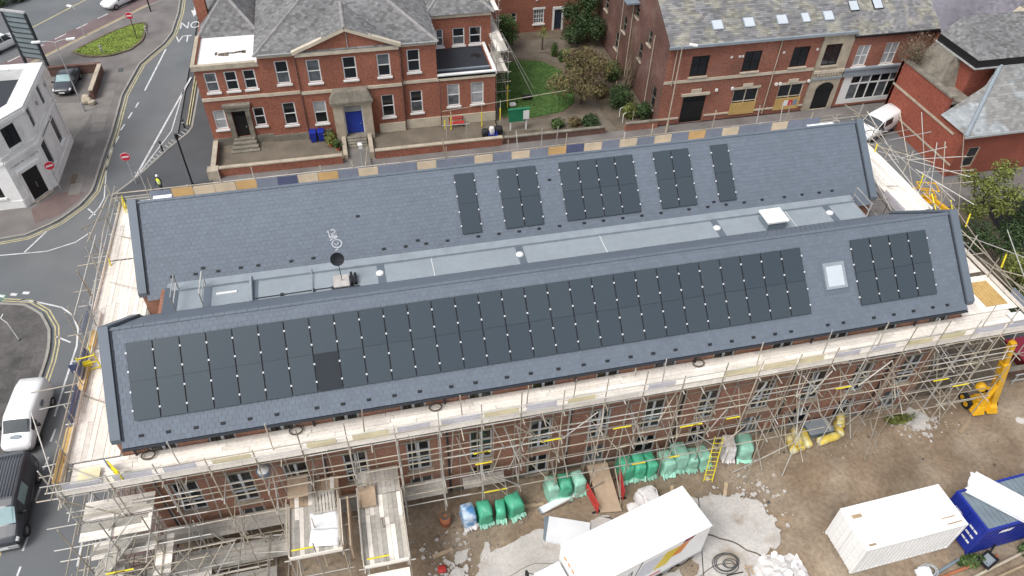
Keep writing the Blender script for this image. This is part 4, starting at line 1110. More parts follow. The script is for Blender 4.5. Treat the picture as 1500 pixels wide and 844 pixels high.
for k in range(60):
    x = SR.uniform(-3.8, 4.8); y = SR.choice((-7.65, -6.5, -5.35)); z = SR.choice((.1, 1.0, 2.0, 3.0, 4.0)); z = min(z, 5 - max(0, x) * .8)
    q = SR.random()
    if q < .4: tb(stw, 'brace', (x, y, z), (x + SR.uniform(-.9, .9), y + J(.1), z + SR.uniform(1.2, 2.1)))
    elif q < .75: tb(stw, 'ledger', (x - SR.uniform(.5, 1.8), y + J(.3), z + J(.3)), (x + SR.uniform(.5, 1.8), y + J(.3), z + J(.3)))
    else: tb(stw, 'transom', (x, -7.9, z), (x + J(.2), -5.2, z + J(.1)))
for (x0, x1, y0, y1, z) in ((-3.4, -.9, -7.5, -6.6, 2.95), (-.8, 1.8, -7.4, -6.4, .95), (-3.3, -.4, -6.4, -5.5, 4.4), (1.6, 4.4, -7.2, -6.5, .7)):
    deck(stw, x0, x1, y0, y1, z, 'x', ('board_old', 'board'))
# ---- two loading bays
def bay(label, x0, x1, y0, y1, z, sheets):
    b = thing('loading_bay', label, 'scaffold', ((x0 + x1) / 2, (y0 + y1) / 2, 0), group='loading bays on the front scaffold')
    for x in (x0, (x0 + x1) / 2, x1):
        for y in (y0, (y0 + y1) / 2): tb(b, 'standard', (x + J(), y, 0), (x + J(), y, z + SR.choice((.1, 1.0, 1.1))))
    for zz in (z * .5, z - .12):
        for y in (y0, (y0 + y1) / 2): tb(b, 'ledger', (x0 - .3, y, zz), (x1 + .3, y, zz))
        for x in (x0, x1): tb(b, 'transom', (x, y0 - .25, zz + .06), (x, y1 + .2, zz + .06))
    for x in (x0, x1):
        tb(b, 'guard_rail', (x, y0 - .1, z + 1.0), (x, y1, z + 1.0)); tb(b, 'guard_rail', (x, y0 - .1, z + .5), (x, y1, z + .5))
        tb(b, 'brace', (x, y0, .1), (x, y1, z))
    deck(b, x0, x1, y0, y1, z, 'y', ('board', 'board', 'board_old'))
    bd(b, x0, x1, y0 - .05, y0 - .01, z + .1, 'board', 'toe_board', .225); bd(b, x0 - .05, x0 - .01, y0, y1, z + .1, 'board', 'toe_board', .225); bd(b, x1 + .01, x1 + .05, y0, y1, z + .1, 'board', 'toe_board', .225)
    for s in sheets:
        o = bd(b, s[0], s[1], s[2], s[3], z + s[4], s[5], 'plywood_sheet', .025)
        if len(s) > 6: o.matrix_local = o.matrix_local @ Matrix.Rotation(s[6], 4, 'Z')
    tb(b, 'sleeve', (x0 + .2, y0 - .06, z + .9), (x0 + 1.2, y0 - .06, z + .9), .042, 'yellow')
    return b
lb1 = bay('left loading bay of pale boards jutting from the front scaffold, heaped with white board', 5.65, 8.1, -8.05, -5.4, 4.0, [(5.7, 6.7, -5.35, -4.1, .9, 'ply')])
lb2 = bay('right loading bay of pale boards jutting from the front scaffold', 9.05, 11.15, -9.2, -5.5, 4.0, [(9.0, 9.9, -6.2, -5.0, .25, 'ply')])
deck(lb1, 5.65, 8.1, -5.38, -3.95, 4.0, 'y', ('board', 'ply')); deck(lb2, 9.05, 11.15, -5.48, -3.95, 4.0, 'y', ('board_old',))
bd(lb2, 8.55, 8.62, -8.6, -6.0, 4.6, 'ply', 'plywood_sheet', 1.3)
tag(bd(lb2, 9.1, 11.1, -10.1, -9.3, 3.4, 'board', 'plywood_sheet', .04))

# ---- right scaffold
rs = thing('scaffold', 'scaffold around the right gable ends of the hall by the yellow boom', 'scaffold', (45.5, 5.0, 0), group='scaffolding around the hall')
XR0, XR1 = 43.55, 46.9
for i, y in enumerate([-5.2 + 2.05 * k for k in range(11)]):
    xo = XR1 + (.9 if y > 5 else 0)
    tb(rs, 'standard', (xo, y + J(.1), 0), (xo + J(.1), y, 9.4 + SR.choice((0, .4, .9, 1.5)))); tb(rs, 'standard', (XR0 + .3, y, 0), (XR0 + .3, y, 8.2))
    for z in (1.95, 3.9, 5.85, 8.11): tb(rs, 'transom', (XR0, y + .06, z), (xo + SR.uniform(.3, 2.2 if z > 5 else .6), y + .06 + J(.1), z))
for x in (XR0 + .3, XR1):
    for z in (1.95, 3.9, 5.85, 8.08):
        for a, b in runs(-5.4, 15.5): tb(rs, 'ledger', (x + (.9 if a > 5 and x == XR1 else 0), a - .2, z), (x + (.9 if b > 7 and x == XR1 else 0), b + .3, z))
for z in (8.75, 9.25):
    for a, b in runs(-5.4, 15.5): tb(rs, 'guard_rail', (XR1 + (.95 if a > 5 else .05), a - .2, z), (XR1 + (.95 if b > 7 else .05), b + .3, z))
for k in range(34):
    y = SR.uniform(-5.4, 15); x = SR.uniform(44.2, 48.6); z = SR.choice((1.95, 3.9, 5.85, 8.1))
    tb(rs, 'brace', (x, y, z), (x + SR.uniform(-1.8, 1.8), y + SR.uniform(-2.2, 2.2), min(9.8, z + SR.uniform(.3, 2.4))))
for (P, Q) in (((47.6, -2.4, 8.3), (48.2, 6.0, 9.4)), ((47.9, -4.5, 7.9), (50.4, 2.0, 8.8)), ((49.5, -4.2, 7.8), (47.3, .8, 8.4)), ((48.4, 8.5, 8.9), (52.4, 8.0, 8.9)), ((48.2, 9.5, 9.3), (52.6, 9.2, 9.2)), ((48.2, 7.6, 8.4), (52.2, 7.4, 8.4)), ((51.8, 6.8, 6.0), (52.2, 9.9, 10.6)), ((50.3, 7.3, 7.0), (50.6, 9.6, 10.4)),
               ((47.0, 14.6, 8.0), (50.4, 9.4, 8.8)), ((46.8, 12.4, 10.0), (47.4, 15.2, 7.6)), ((45.2, 14.8, 9.9), (47.6, 13.0, 8.2)), ((46.0, 16.3, 8.0), (48.3, 12.4, 9.7)), ((48.5, -2.2, 8.5), (51.6, -4.0, 8.6)), ((48.0, -.2, 8.0), (51.0, -2.4, 8.0)), ((46.9, 1.2, 9.0), (48.8, 4.6, 6.0)), ((48.0, 6.4, 8.6), (51.9, 11.4, 9.0)), ((48.3, 10.4, 8.8), (52.4, 10.9, 8.9)), ((48.1, 11.8, 9.4), (51.8, 12.2, 9.4)), ((47.8, 13.2, 8.8), (51.2, 13.6, 8.8)), ((49.6, 9.0, 6.4), (49.9, 13.8, 10.3)), ((51.2, 10.0, 6.4), (51.6, 13.6, 10.2)), ((47.9, 9.4, 9.9), (50.6, 13.4, 7.4)), ((50.3, 6.2, 9.9), (48.4, 12.6, 7.9)), ((48.1, 14.9, 9.9), (49.4, 11.4, 7.6)), ((48.4, 4.8, 9.3), (49.8, 8.9, 8.2)), ((49.9, 4.6, 8.9), (47.6, 8.0, 9.6)), ((46.6, 15.6, 10.2), (49.9, 15.0, 8.2)), ((50.6, -.6, 8.4), (47.4, 3.0, 8.4)), ((48.9, -4.8, 6.4), (48.4, -1.6, 10.1)), ((49.6, -2.6, 6.6), (47.2, -4.4, 9.2))):
    tb(rs, 'brace', P, Q)
deck(rs, 45.6, 47.75, 5.4, 13.6, 8.26, 'y', ('board',)); deck(rs, 43.4, 45.5, 3.8, 6.0, 7.2, 'y', ('ply', 'board_old'))
deck(rs, 43.3, 46.9, -3.65, -.9, 8.26, 'y', ('board',)); deck(rs, 43.4, 46.8, -.6, 2.2, 8.26, 'x', ('board',)); deck(rs, 44.4, 46.6, 2.3, 5.3, 8.25, 'y', ('board',))
for k in range(6): bd(rs, 45.1 + k * .235, 45.32 + k * .235, -3.3, -1.4, 8.33, 'ply_y')
for a, b in runs(-5.0, 3, 3.7, 3.9): bd(rs, XR1 + .02, XR1 + .06, a, b - .02, 8.42, 'board', 'toe_board', .225)
guard(rs, (45.0, -5.2, 0), (46.7, -5.2, 0), 8.5, .5, 'guard_b'); guard(rs, (46.95, -4.8, 0), (46.95, -2.8, 0), 8.5, .5, 'guard_b'); guard(rs, (45.6, 5.5, 0), (45.6, 7.6, 0), 7.9, .6, 'guard_p')
tag(bd(rs, 45.7, 46.6, -4.7, -4.1, 8.45, 'sheetw', 'scaffold_board', .05))
for (x, y) in ((48.6, -.3), (49.0, 3.6), (48.6, 8.0), (47.6, 12.0)): tb(rs, 'sleeve', (x, y, 8.0), (x + .15, y + .3, 8.8), .05, 'yellow')
tb(rs, 'sleeve', (48.0, 2.4, 7.4), (48.3, 5.0, 9.2), .045, 'yellow'); tb(rs, 'sleeve', (47.7, 3.6, 7.2), (47.9, 6.2, 8.9), .045, 'yellow')

# ---- rear scaffold: only its top and its coloured guards show above the ridge
bs = thing('scaffold', 'scaffold behind the rear ridge hung with blue, tan and ochre guards', 'scaffold', (21, 14.8, 0), group='scaffolding around the hall')
for i, x in enumerate([-3.8 + 2.1 * k for k in range(25)]):
    tb(bs, 'standard', (x, 16.0, 0), (x + J(.05), 16.0, 9.1 + SR.choice((0, .1, .5, .9)))); tb(bs, 'standard', (x, 13.7, 0), (x, 13.7, 7.9))
    for z in (1.95, 3.9, 5.85, 7.9): tb(bs, 'transom', (x, 13.4, z), (x, 16.3, z))
for z in (1.95, 3.9, 5.85, 7.85, 8.55, 9.08):
    for a, b in runs(-4, 46.8): tb(bs, 'ledger', (a - .1, 16.06, z), (b + .2, 16.06, z))
deck(bs, -3.6, 46.4, 13.7, 15.9, 8.0, 'x', ('board',), w=.36)
cyc = ['guard_b', 'guard_o', 'guard_t', 'guard_t', 'guard_o', 'guard_b', 'guard_n', 'guard_t', 'guard_o', 'guard_b', 'guard_t', 'guard_b', 'guard_b', 'guard_t', 'guard_b', 'guard_b', 'guard_t', 'guard_b', 'guard_t', 'guard_b', 'guard_o', 'guard_n', 'guard_t', 'guard_b', 'guard_t', 'guard_b', 'guard_t', 'guard_b', 'guard_o', 'guard_b', 'guard_t', 'guard_b', 'guard_b', 'guard_t', 'guard_b', 'guard_b']
sheet_mats = {}
for i, c in enumerate(cyc):
    a = -1.9 + i * 1.31
    # solid plastic guard with raised ribs
    if c not in sheet_mats:
        g = MB().box(0, 1, -.012, .012, 0, 1)
        for k in range(9): g.box(k / 8.5 + .01, k / 8.5 + .03, -.022, .022, .02, .98)
        sheet_mats[c] = g.mesh('solid_' + c, MT[c])
    o = bpy.data.objects.new('brick_guard', sheet_mats[c]); COL.objects.link(o); o.parent = bs
    o.matrix_local = Matrix.Translation(V((a + .02, 15.95, 8.15)) - bs.location) @ Matrix.Rotation(J(.03), 4, 'X') @ Matrix.Diagonal((1.27, 1, 0.90 + J(.03), 1))
for k in range(10):
    x = SR.uniform(-3.5, 46); tb(bs, 'brace', (x, 16.05, 8.0), (x + SR.uniform(-.5, .5), 16.05, 10.6))
bd(bs, -1.6, -.5, 14.9, 15.5, 8.95, 'sheetw', 'scaffold_board', .05); bd(bs, 43.5, 45.6, 14.6, 15.0, 9.2, 'sheetw', 'scaffold_board', .05)
# yellow gates with blue panels at the ladder openings
def gate(label, loc, rz):
    t = thing('ladder_gate', label, 'safety gate', loc, rz, 'yellow ladder gates on the scaffold')
    for z in (.1, .55, 1.0): MB().tube((0, 0, z), (.8, 0, z), .035).build('bar', MT['yellow'], t, True)
    for x in (0, .8): MB().tube((x, 0, 0), (x, 0, 1.1), .035).build('post', MT['yellow'], t, True)
    MB().box(.12, .5, .03, .06, .3, .7).build('panel', MT['yellow'], t, True); MB().box(-.5, -.06, -.02, .02, .15, .75).build('flag_panel', MT['guard_n'], t, True)
gate('yellow ladder gate on the front left corner of the top deck', (-1.2, -4.6, 8.3), rad(-50)); gate('yellow ladder gate on the street-side scaffold opposite the white van', (-3.6, 1.9, 8.3), rad(10)); gate('yellow ladder gate at the far left end of the rear scaffold', (-3.5, 15.8, 7.95), rad(-80))
# ================================================================== RED BRICK VILLA
vil = thing('brick_villa', 'red brick villa with pediment, blue front door and grey hipped slate roofs', 'house', (11.5, 36, 0))
vw = MB()
def wwin(W, x, w, z0, z1, g='glass', rows=2, cols=1, fm='white', sill='white', head=None, root=vil, gms=None):
    u = x - W.A.x
    return W.window(root, u - w / 2, u + w / 2, z0, z1, MT[fm], MT[g], cols, rows, 0.10, sill=MT[sill] if sill else None, head=MT[head] if head else None, bw=0.08, gms=gms)
Wl = Wall((-1.0, 34.5), (4.2, 34.5), 0, 7.9); Wa = Wall((4.2, 34.3), (7.25, 34.3), 0, 8.62); Wb = Wall((7.25, 34.05), (15.9, 34.05), 0, 8.62)
Wc = Wall((15.9, 34.3), (19.1, 34.3), 0, 8.62); We = Wall((19.1, 34.3), (24.4, 34.3), 0, 5.2); Wr = Wall((19.0, 39.9), (25.1, 39.9), 4.8, 8.35)
wwin(Wa, 6.0, 1.1, 5.8, 7.9, gms=[MT['glass_mid'], MT['glass']]); wwin(Wb, 8.6, 1.12, 5.8, 7.9, 'glass_mid'); wwin(Wb, 11.6, 1.15, 5.8, 7.9); wwin(Wb, 14.5, 1.12, 5.8, 7.9, gms=[MT['glass'], MT['glass_mid']]); wwin(Wc, 17.1, 1.12, 5.85, 7.95)
wwin(Wa, 5.9, 1.1, 1.8, 4.0); wwin(Wb, 8.55, 1.12, 1.8, 4.0, gms=[MT['glass'], MT['glass_blind']]); wwin(Wb, 14.5, 1.12, 1.8, 4.0); wwin(Wc, 17.1, 1.12, 1.8, 4.0, gms=[MT['glass_mid'], MT['glass']])
for x, g in ((0.15, 'glass_mid'), (1.75, 'glass'), (3.25, 'glass')): wwin(Wl, x, 1.0, 5.5, 7.25, g)
wwin(Wl, 0.0, 1.0, 1.9, 3.75, 'glass_blind'); wwin(Wl, 3.3, .95, 1.9, 3.7)
wwin(We, 20.5, 1.15, 2.1, 4.3, gms=[MT['glass_mid'], MT['glass_blind']]); wwin(We, 22.7, 1.2, 2.1, 4.3, 'glass_blind')
wwin(Wr, 20.2, .7, 5.2, 6.9, 'glass_mid'); wwin(Wr, 22.0, 1.15, 5.2, 6.9, gms=[MT['glass_mid'], MT['glass']]); wwin(Wr, 23.6, 1.15, 5.2, 6.9)
# side door of the left wing
ud = 1.62 - Wl.A.x
Wl.opening(ud - .55, ud + .55, 1.0, 3.5)
dr = Wl.bar(MB(), ud - .55, ud + .55, 1.0, 3.05, -.13, -.09).build('door', MT['black'], vil)
Wl.bar(MB(), ud - .5, ud + .5, 3.1, 3.48, -.13, -.10).build('fanlight', MT['glass'], dr)
MB().box(*(lambda a: (a + .35, a + .42, 34.36, 34.45, 1.9, 2.05))(1.62)).build('handle', MT['hub'], dr)
dsm = MB()
for s in (-1, 1): Wl.bar(dsm, ud + s * .78 - .2, ud + s * .78 + .2, .8, 3.7, .0, .22)
Wl.bar(dsm, ud - 1.05, ud + 1.05, 3.7, 4.1, 0, .35); Wl.bar(dsm, ud - 1.15, ud + 1.15, 4.1, 4.32, 0, .5)
dsm.build('door_surround', MT['stone_old'], vil)
sm_ = MB()
for k in range(4): sm_.box(.75 - .12 * k, 2.5 + .12 * k, 34.46 - .38 * (k + 1), 34.5 - .36 * k, 0, .95 - .2 * k)
sm_.build('steps', MT['stone_old'], vil)
for W in (Wl, Wa, Wb, Wc, We, Wr): W.fill(vw)
# returns, back and side walls
for (a, b, y0, y1, z) in ((-1.0, -.75, 34.52, 46, 7.9), (18.85, 19.1, 34.32, 50, 8.6), (4.2, 4.45, 34.32, 50, 8.6), (24.15, 24.4, 34.32, 39.9, 5.2), (24.85, 25.1, 39.92, 50, 8.35), (7.25, 7.4, 34.07, 34.4, 8.6), (15.75, 15.9, 34.07, 34.4, 8.6)):
    vw.box(a, b, y0, y1, 0, z - .012)
vw.box(-1.0, 25.1, 50.0, 50.3, 0, 8.3)
# pediment tympanum
PX0, PX1, PAX, PZ0, PZ1 = 7.1, 16.05, 11.57, 8.6, 10.35
vw.add([(PX0 + .15, 34.04, PZ0), (PX1 - .15, 34.04, PZ0), (PAX, 34.04, PZ1 - .1)], [(0, 1, 2)])
vw.build('wall', MT['brickr'], vil)
for W, z0, z1, m in ((Wa, 4.78, 5.05, 'cream'), (Wb, 4.78, 5.05, 'cream'), (Wc, 4.78, 5.05, 'cream'), (Wl, 4.7, 4.98, 'cream'), (Wa, 8.32, 8.62, 'cream'), (Wb, 8.28, 8.62, 'cream'), (Wc, 8.32, 8.62, 'cream'), (Wl, 7.55, 7.95, 'stone'), (We, 4.75, 5.2, 'cream'), (Wr, 8.0, 8.34, 'cream'),
                     (Wc, .2, 1.15, 'cream'), (We, .2, 1.15, 'cream'), (Wa, .2, .9, 'stone_old'), (Wl, .2, 1.0, 'stone_old')):
    W.band(vil, 'stone_band', 0.003, W.L - .003, z0, z1, 0.10 if z1 < 7 else 0.18, MT[m])
Wb.band(vil, 'stone_band', .003, 2.0, .2, 1.15, .08, MT['stone_old']); Wb.band(vil, 'stone_band', 6.3, Wb.L - .003, .2, 1.15, .1, MT['cream'])
# raking cornices
for a, b in (((PX0, PZ0), (PAX, PZ1)), ((PX1, PZ0), (PAX, PZ1))):
    d = V((b[0] - a[0], 0, b[1] - a[1])); n = V((-d.z, 0, d.x)).normalized() * (1 if d.x > 0 else -1)
    c = V(((a[0] + b[0]) / 2, 33.94, (a[1] + b[1]) / 2)); MB().obox(c + n * .06, d / 2, (0, .2, 0), n * .14).build('raking_cornice', MT['cream'], vil)
MB().tube((PAX + .1, 33.98, 8.7), (PAX + .1, 33.98, 10.0), .035).build('flagstaff', MT['pole_g'], vil)
# roofs
E0, K = 8.66, 0.40
xa, xb, ya, yb = 4.0, 19.3, 33.85, 57.0; hx = (xb - xa) / 2
R1, R2 = (xa + hx, ya + hx * 1.3, E0 + K * hx * 1.3), (xa + hx, yb - hx * 1.3, E0 + K * hx * 1.3)
slates(vil, [[(xa, ya, E0), (xb, ya, E0), R1], [(xb, yb, E0), (xa, yb, E0), R2], [(xb, ya, E0), (xb, yb, E0), R2, R1], [(xa, yb, E0), (xa, ya, E0), R1, R2]], MT['oldslate'], .34, .26)
def vridge(*a): ridge_line(MB(), *a).build('ridge_tiles', MT['ridge_old'], vil)
vridge( (xa, ya, E0 + .03), R1); vridge((xb, ya, E0 + .03), R1); vridge(R1, R2)
py = ya + (PZ1 + .25 - E0) / K
gz = PZ1 + .25
slates(vil, [[(PX0 - .1, 33.75, E0 + .05), (PX0 - .1, 33.76, E0 + .05), (PAX, py, gz), (PAX, 33.75, gz)], [(PX1 + .1, 33.76, E0 + .05), (PX1 + .1, 33.75, E0 + .05), (PAX, 33.75, gz), (PAX, py, gz)]], MT['oldslate'], .34, .26)
vridge((PAX, 33.75, gz + .02), (PAX, py, gz + .02))
# left wing: flat white roof with hip behind, chimney
MB().box(-1.12, 4.2, 34.35, 40.0, 7.55, 7.72).build('flat_roof', MT['white'], vil)
for a in ((-1.16, 4.19, 34.3, 34.65), (-1.16, -.85, 34.66, 40.0)): MB().box(*a, 7.6, 8.0).build('parapet', MT['stone'], vil)
for k in range(9): MB().box(.6 + k * .28, .8 + k * .28 + RND.uniform(0, .2), 36.6 + RND.uniform(-.3, .3), 36.9 + RND.uniform(0, .3), 7.722, 7.73).build('roof_stain', MT['soil'], vil)
hw = [(-1.1, 40.0), (4.2, 40.0)]
A1 = (1.6, 43.2, 10.3); A2 = (1.6, 50, 10.3)
slates(vil, [[(-1.1, 40, 7.7), (4.3, 40, 7.7), A1], [(4.3, 40, 7.7), (4.3, 50, 7.7), A2, A1], [(-1.1, 50, 7.7), (-1.1, 40, 7.7), A1, A2]], MT['oldslate'], .34, .26)
vridge((-1.1, 40, 7.73), A1); vridge((4.3, 40, 7.73), A1); vridge(A1, A2)
ch = MB().box(-1.0, -.1, 42.6, 43.5, 6, 12.6); cho = ch.build('chimney', MT['brickr'], vil)
MB().box(-1.1, 0.0, 42.5, 43.6, 12.6, 12.85).build('chimney_cap', MT['stone'], cho)
for x in (-.75, -.35): MB().lathe([(.16, 0), (.13, .6), (.16, .62), (.1, .62)], (x, 43.05, 12.85), 10).build('chimney_pot', MT['terracotta'], cho)
MB().tube((4.1, 34.2, 8.0), (4.35, 40.0, 8.6), .07).build('downpipe', MT['white'], vil)
for x in (7.2, 15.95, 19.25): MB().tube((x, 33.98, .3), (x, 33.98, 8.4 if x < 19 else 5), .05).build('downpipe', MT['brickd'], vil)
# single storey extension: dark flat roof with white kerbs
MB().box(19.1, 24.4, 34.5, 39.88, 4.75, 4.95).build('flat_roof', MT['slate_dark'], vil)
for a in ((19.1, 24.5, 34.2, 34.5), (24.2, 24.5, 34.51, 39.9)): MB().box(*a, 5.0, 5.32).build('parapet', MT['white'], vil)
MB().box(19.2, 24.15, 35.6, 35.75, 4.95, 5.08).build('roof_kerb', MT['lead'], vil)
MB().lathe([(0, .12), (.35, .1), (.5, 0)], (23.3, 38.0, 4.95), 16).build('roof_dome', MT['black'], vil)
q = (22.1, 43.2, 10.6)
slates(vil, [[(18.8, 39.55, 8.36), (25.4, 39.55, 8.36), q], [(25.4, 39.55, 8.36), (25.4, 50.4, 8.36), (22.1, 47.5, 10.6), q], [(18.8, 50.4, 8.36), (18.8, 39.55, 8.36), q, (22.1, 47.5, 10.6)]], MT['oldslate'], .34, .26)
vridge((18.8, 39.55, 8.38), q); vridge((25.4, 39.55, 8.38), q)
for W, z, e in ((Wa, 8.62, .35), (Wc, 8.62, .35)): W.bar(MB(), -.1 if W is Wa else 0.0, W.L + (.1 if W is Wc else 0), z + .003, z + .09, 0, .44).build('eaves_gutter', MT['pole_g'], vil)
# porch
pb = MB()
for x0, x1 in ((9.65, 10.5), (12.2, 13.0)): pb.box(x0, x1, 33.2, 34.03, .1, 3.75)
pb.box(9.6, 13.05, 33.15, 34.03, 3.752, 4.05)
po = pb.build('porch', MT['stone'], vil)
MB().box(9.45, 13.2, 32.95, 34.03, 4.053, 4.25).build('cornice', MT['stone_old'], po)
MB().hexa([(9.5, 33.0, 4.25), (13.15, 33.0, 4.25), (13.15, 34.02, 4.25), (9.5, 34.02, 4.25), (9.9, 33.3, 5.1), (12.8, 33.3, 5.1), (12.8, 34.02, 5.1), (9.9, 34.02, 5.1)]).build('canopy', MT['stone_old'], po)
dd = MB().box(10.62, 12.1, 33.8, 33.9, .55, 2.75)
for x in (10.75, 11.45):
    for z in (.75, 1.75): dd.box(x, x + .52, 33.77, 33.8, z, z + .8)
do = dd.build('front_door', MT['blue'], vil)
MB().box(10.62, 12.1, 33.8, 33.9, 2.82, 3.35).build('fanlight', MT['glass_blind'], do)
MB().lathe([(0, .05), (.05, .03), (.05, 0)], (11.9, 33.72, 1.6), 8).build('handle', MT['hub'], do)
for x in (10.5, 12.1): MB().box(x, x + .12 if x < 11 else x + .1, 33.75, 33.95, .5, 3.74).build('jamb', MT['white'], do)
st = MB()
for k in range(5): st.box(10.5, 12.2, 31.75 + .3 * k, 33.8, .1 + .11 * k, .2 + .11 * k - .004)
st.build('steps', MT['stone_old'], vil)
for x in (10.2, 12.5): MB().box(x - .18, x + .18, 30.2, 33.2, .1, .75).build('step_cheek', MT['stone'], vil)

# front garden, walls and things in it
struct('front_garden', MB().box(-.85, 24.3, 30.5, 34.5, -.1, .25), MT['gravel'])
struct('garden_path', MB().box(10.4, 12.3, 28.5, 31.75, 0, .262), MT['flag'])
def low_wall(label, x0, x1, y0, y1, h, cope='cream', brick='brickr', name='garden_wall'):
    t = thing(name, label, 'wall', ((x0 + x1) / 2, (y0 + y1) / 2, 0))
    MB().box(x0, x1, y0, y1, -.1, h).build('wall', MT[brick], t)
    L = max(x1 - x0, y1 - y0); n = max(1, round(L / .9))
    for k in range(n):
        if x1 - x0 > y1 - y0: a, b, c_, d_ = x0 + (x1 - x0) * k / n + .004, x0 + (x1 - x0) * (k + 1) / n - .004, y0 - .05, y1 + .05
        else: a, b, c_, d_ = x0 - .05, x1 + .05, y0 + (y1 - y0) * k / n + .004, y0 + (y1 - y0) * (k + 1) / n - .004
        MB().box(a, b, c_, d_, h + .002, h + .11).build('coping_stone', MT[cope], t)
    return t
low_wall('cream-topped brick garden wall left of the villa steps', -.7, 9.9, 29.9, 30.2, .85, 'stone')
low_wall('cream-topped brick garden wall right of the villa steps', 12.75, 24.2, 30.05, 30.35, .85, 'stone')
low_wall('short side garden wall at the villa street corner', -1.0, -.7, 30.0, 34.3, .85, 'stone')
MB_ = MB().box(-1.3, -.4, 29.5, 30.3, 0, 1.0)
tag(MB_.build('gate_pier', MT['stone']), 'worn pale stone pier at the villa street corner', 'pier')
low_wall('weathered brick wall along the street side of the lawn garden', 24.4, 34.0, 30.2, 30.45, .7, 'stone_old', 'brickd')
low_wall('brick wall between the garden gate and the terrace', 36.0, 39.2, 30.2, 30.45, .8, 'stone_old', 'brickt')
def bin_(label, x, y, m='bluep'):
    t = thing('wheelie_bin', label, 'bin', (x, y, .25), 0, 'blue wheelie bins by the villa')
    MB().hexa([(-.24, -.28, .08), (.24, -.28, .08), (.24, .28, .08), (-.24, .28, .08), (-.29, -.33, .95), (.29, -.33, .95), (.29, .35, .95), (-.29, .35, .95)]).build('body', MT[m], t, True)
    MB().hexa([(-.3, -.36, .95), (.3, -.36, .95), (.3, .38, .98), (-.3, .38, .98), (-.28, -.34, 1.02), (.28, -.34, 1.02), (.28, .36, 1.08), (-.28, .36, 1.08)]).build('lid', MT[m], t, True)
    for s in (-.26, .26): MB().tube((s - .03, .3, .1), (s + .03, .3, .1), .1, n=10).build('wheel', MT['rubber'], t, True)
bin_('left of two blue wheelie bins against the villa', 7.55, 33.7); bin_('right of two blue wheelie bins against the villa', 8.25, 33.75)
def planter(label, x, y, r, m, z0=.25):
    t = thing('potted_plant', label, 'plant', (x, y, z0))
    MB().lathe([(.18, 0), (.26, .35), (.22, .35), (.2, .3)], (0, 0, 0), 12).build('pot', MT['terracotta'], t, True)
    b = MB()
    for k in range(160):
        a = RND.uniform(0, 6.3); h = RND.uniform(.35, .35 + r * 1.6); q = RND.uniform(0, r)
        c = V((q * math.cos(a), q * math.sin(a), h)); d = V((RND.gauss(0, 1), RND.gauss(0, 1), RND.gauss(.5, .5))).normalized() * .14; e = d.cross(V((0, 0, 1))).normalized() * .05
        b.quad(c - d - e, c + d - e * .3, c + d * 1.1 + e * .3, c - d + e)
    b.build('leaves', MT[m], t, True)
planter('bushy potted shrub left of the villa steps', 9.0, 32.6, .55, 'leaf_y'); planter('small potted shrub beside the blue bins', 9.1, 33.6, .3, 'leaf_m'); planter('low potted plant nearest the villa steps', 9.6, 31.9, .35, 'leaf_m')
bn = thing('red_bench', 'small red slatted bench against the extension of the villa', 'bench', (20.6, 33.7, .25))
for k in range(4): MB().box(-.7, .7, -.22 + .12 * k, -.13 + .12 * k, .42, .46).build('slat', MT['red'], bn, True)
for z in (.62, .8): MB().box(-.7, .7, .24, .28, z, z + .12).build('backrest_slat', MT['red'], bn, True)
for x in (-.62, .62):
    for y in (-.18, .24): MB().box(x - .03, x + .03, y - .03, y + .03, 0, .42 if y < 0 else .92).build('leg', MT['pole_d'], bn, True)
# scaffold frames in front of the extension and at the villa's far corner
vs_ = thing('scaffold', 'low run of scaffold poles with yellow sleeves before the villa extension', 'scaffold', (21.5, 33, 0), group='scaffolding at the villa')
for x, y, h in ((19.3, 31.3, 2.2), (21.1, 31.2, 2.0), (20.0, 33.2, 2.4), (22.9, 33.2, 2.5), (24.6, 33.0, 3.0)):
    tb(vs_, 'standard', (x, y, .2), (x, y, h))
for x, y, z0, z1 in ((20.0, 33.2, .3, 1.7), (22.9, 33.2, .3, 1.8), (24.6, 33.0, 1.0, 2.2), (19.2, 31.4, 1.6, 2.5)): tb(vs_, 'sleeve', (x, y, z0), (x, y, z1), .06, 'yellow')
tb(vs_, 'ledger', (18.9, 31.3, 2.0), (21.4, 31.2, 2.0)); tb(vs_, 'ledger', (19.2, 33.0, 2.4), (31.0, 33.6, 3.0)); tb(vs_, 'ledger', (19.9, 31.5, 2.0), (20.0, 33.2, 2.3))
vt = thing('scaffold', 'narrow scaffold tower at the right-hand corner of the villa', 'scaffold', (25.6, 41, 0), group='scaffolding at the villa')
for y in (36.2, 38.4, 40.6, 43, 45.4):
    for x in (24.9, 26.0): tb(vt, 'standard', (x, y, 0), (x, y, (6.6 if y < 39 else 9.8) + J(.4)))
    for z in (2, 3, 4, 5, 6, 7, 8, 9):
        if z > 6 and y < 39: continue
        tb(vt, 'transom', (24.7, y, z), (26.3, y, z))
for z in (2, 4, 5, 6, 7, 8, 9):
    for x in (24.9, 26.0): tb(vt, 'ledger', (x, 35.9 if z < 7 else 40.2, z + .05), (x, 45.8, z + .05))
    if z in (4, 6, 8): deck(vt, 24.95, 25.95, 36.2 if z < 7 else 40.4, 45.3, z + .1, 'y', ('board_old', 'board'), w=.33)
for (P, Q) in (((26, 36.2, .1), (26, 38.4, 4)), ((26, 40.6, 0), (26, 38.4, 4)), ((26, 40.6, 5), (26, 43, 9)), ((26.1, 38.6, 6.2), (29.0, 38.0, .2)), ((26.1, 39.6, 6.2), (29.4, 39.4, .2))): tb(vt, 'brace', P, Q)
tb(vt, 'sleeve', (26.0, 36.2, .2), (26.0, 36.2, 2.6), .06, 'yellow')

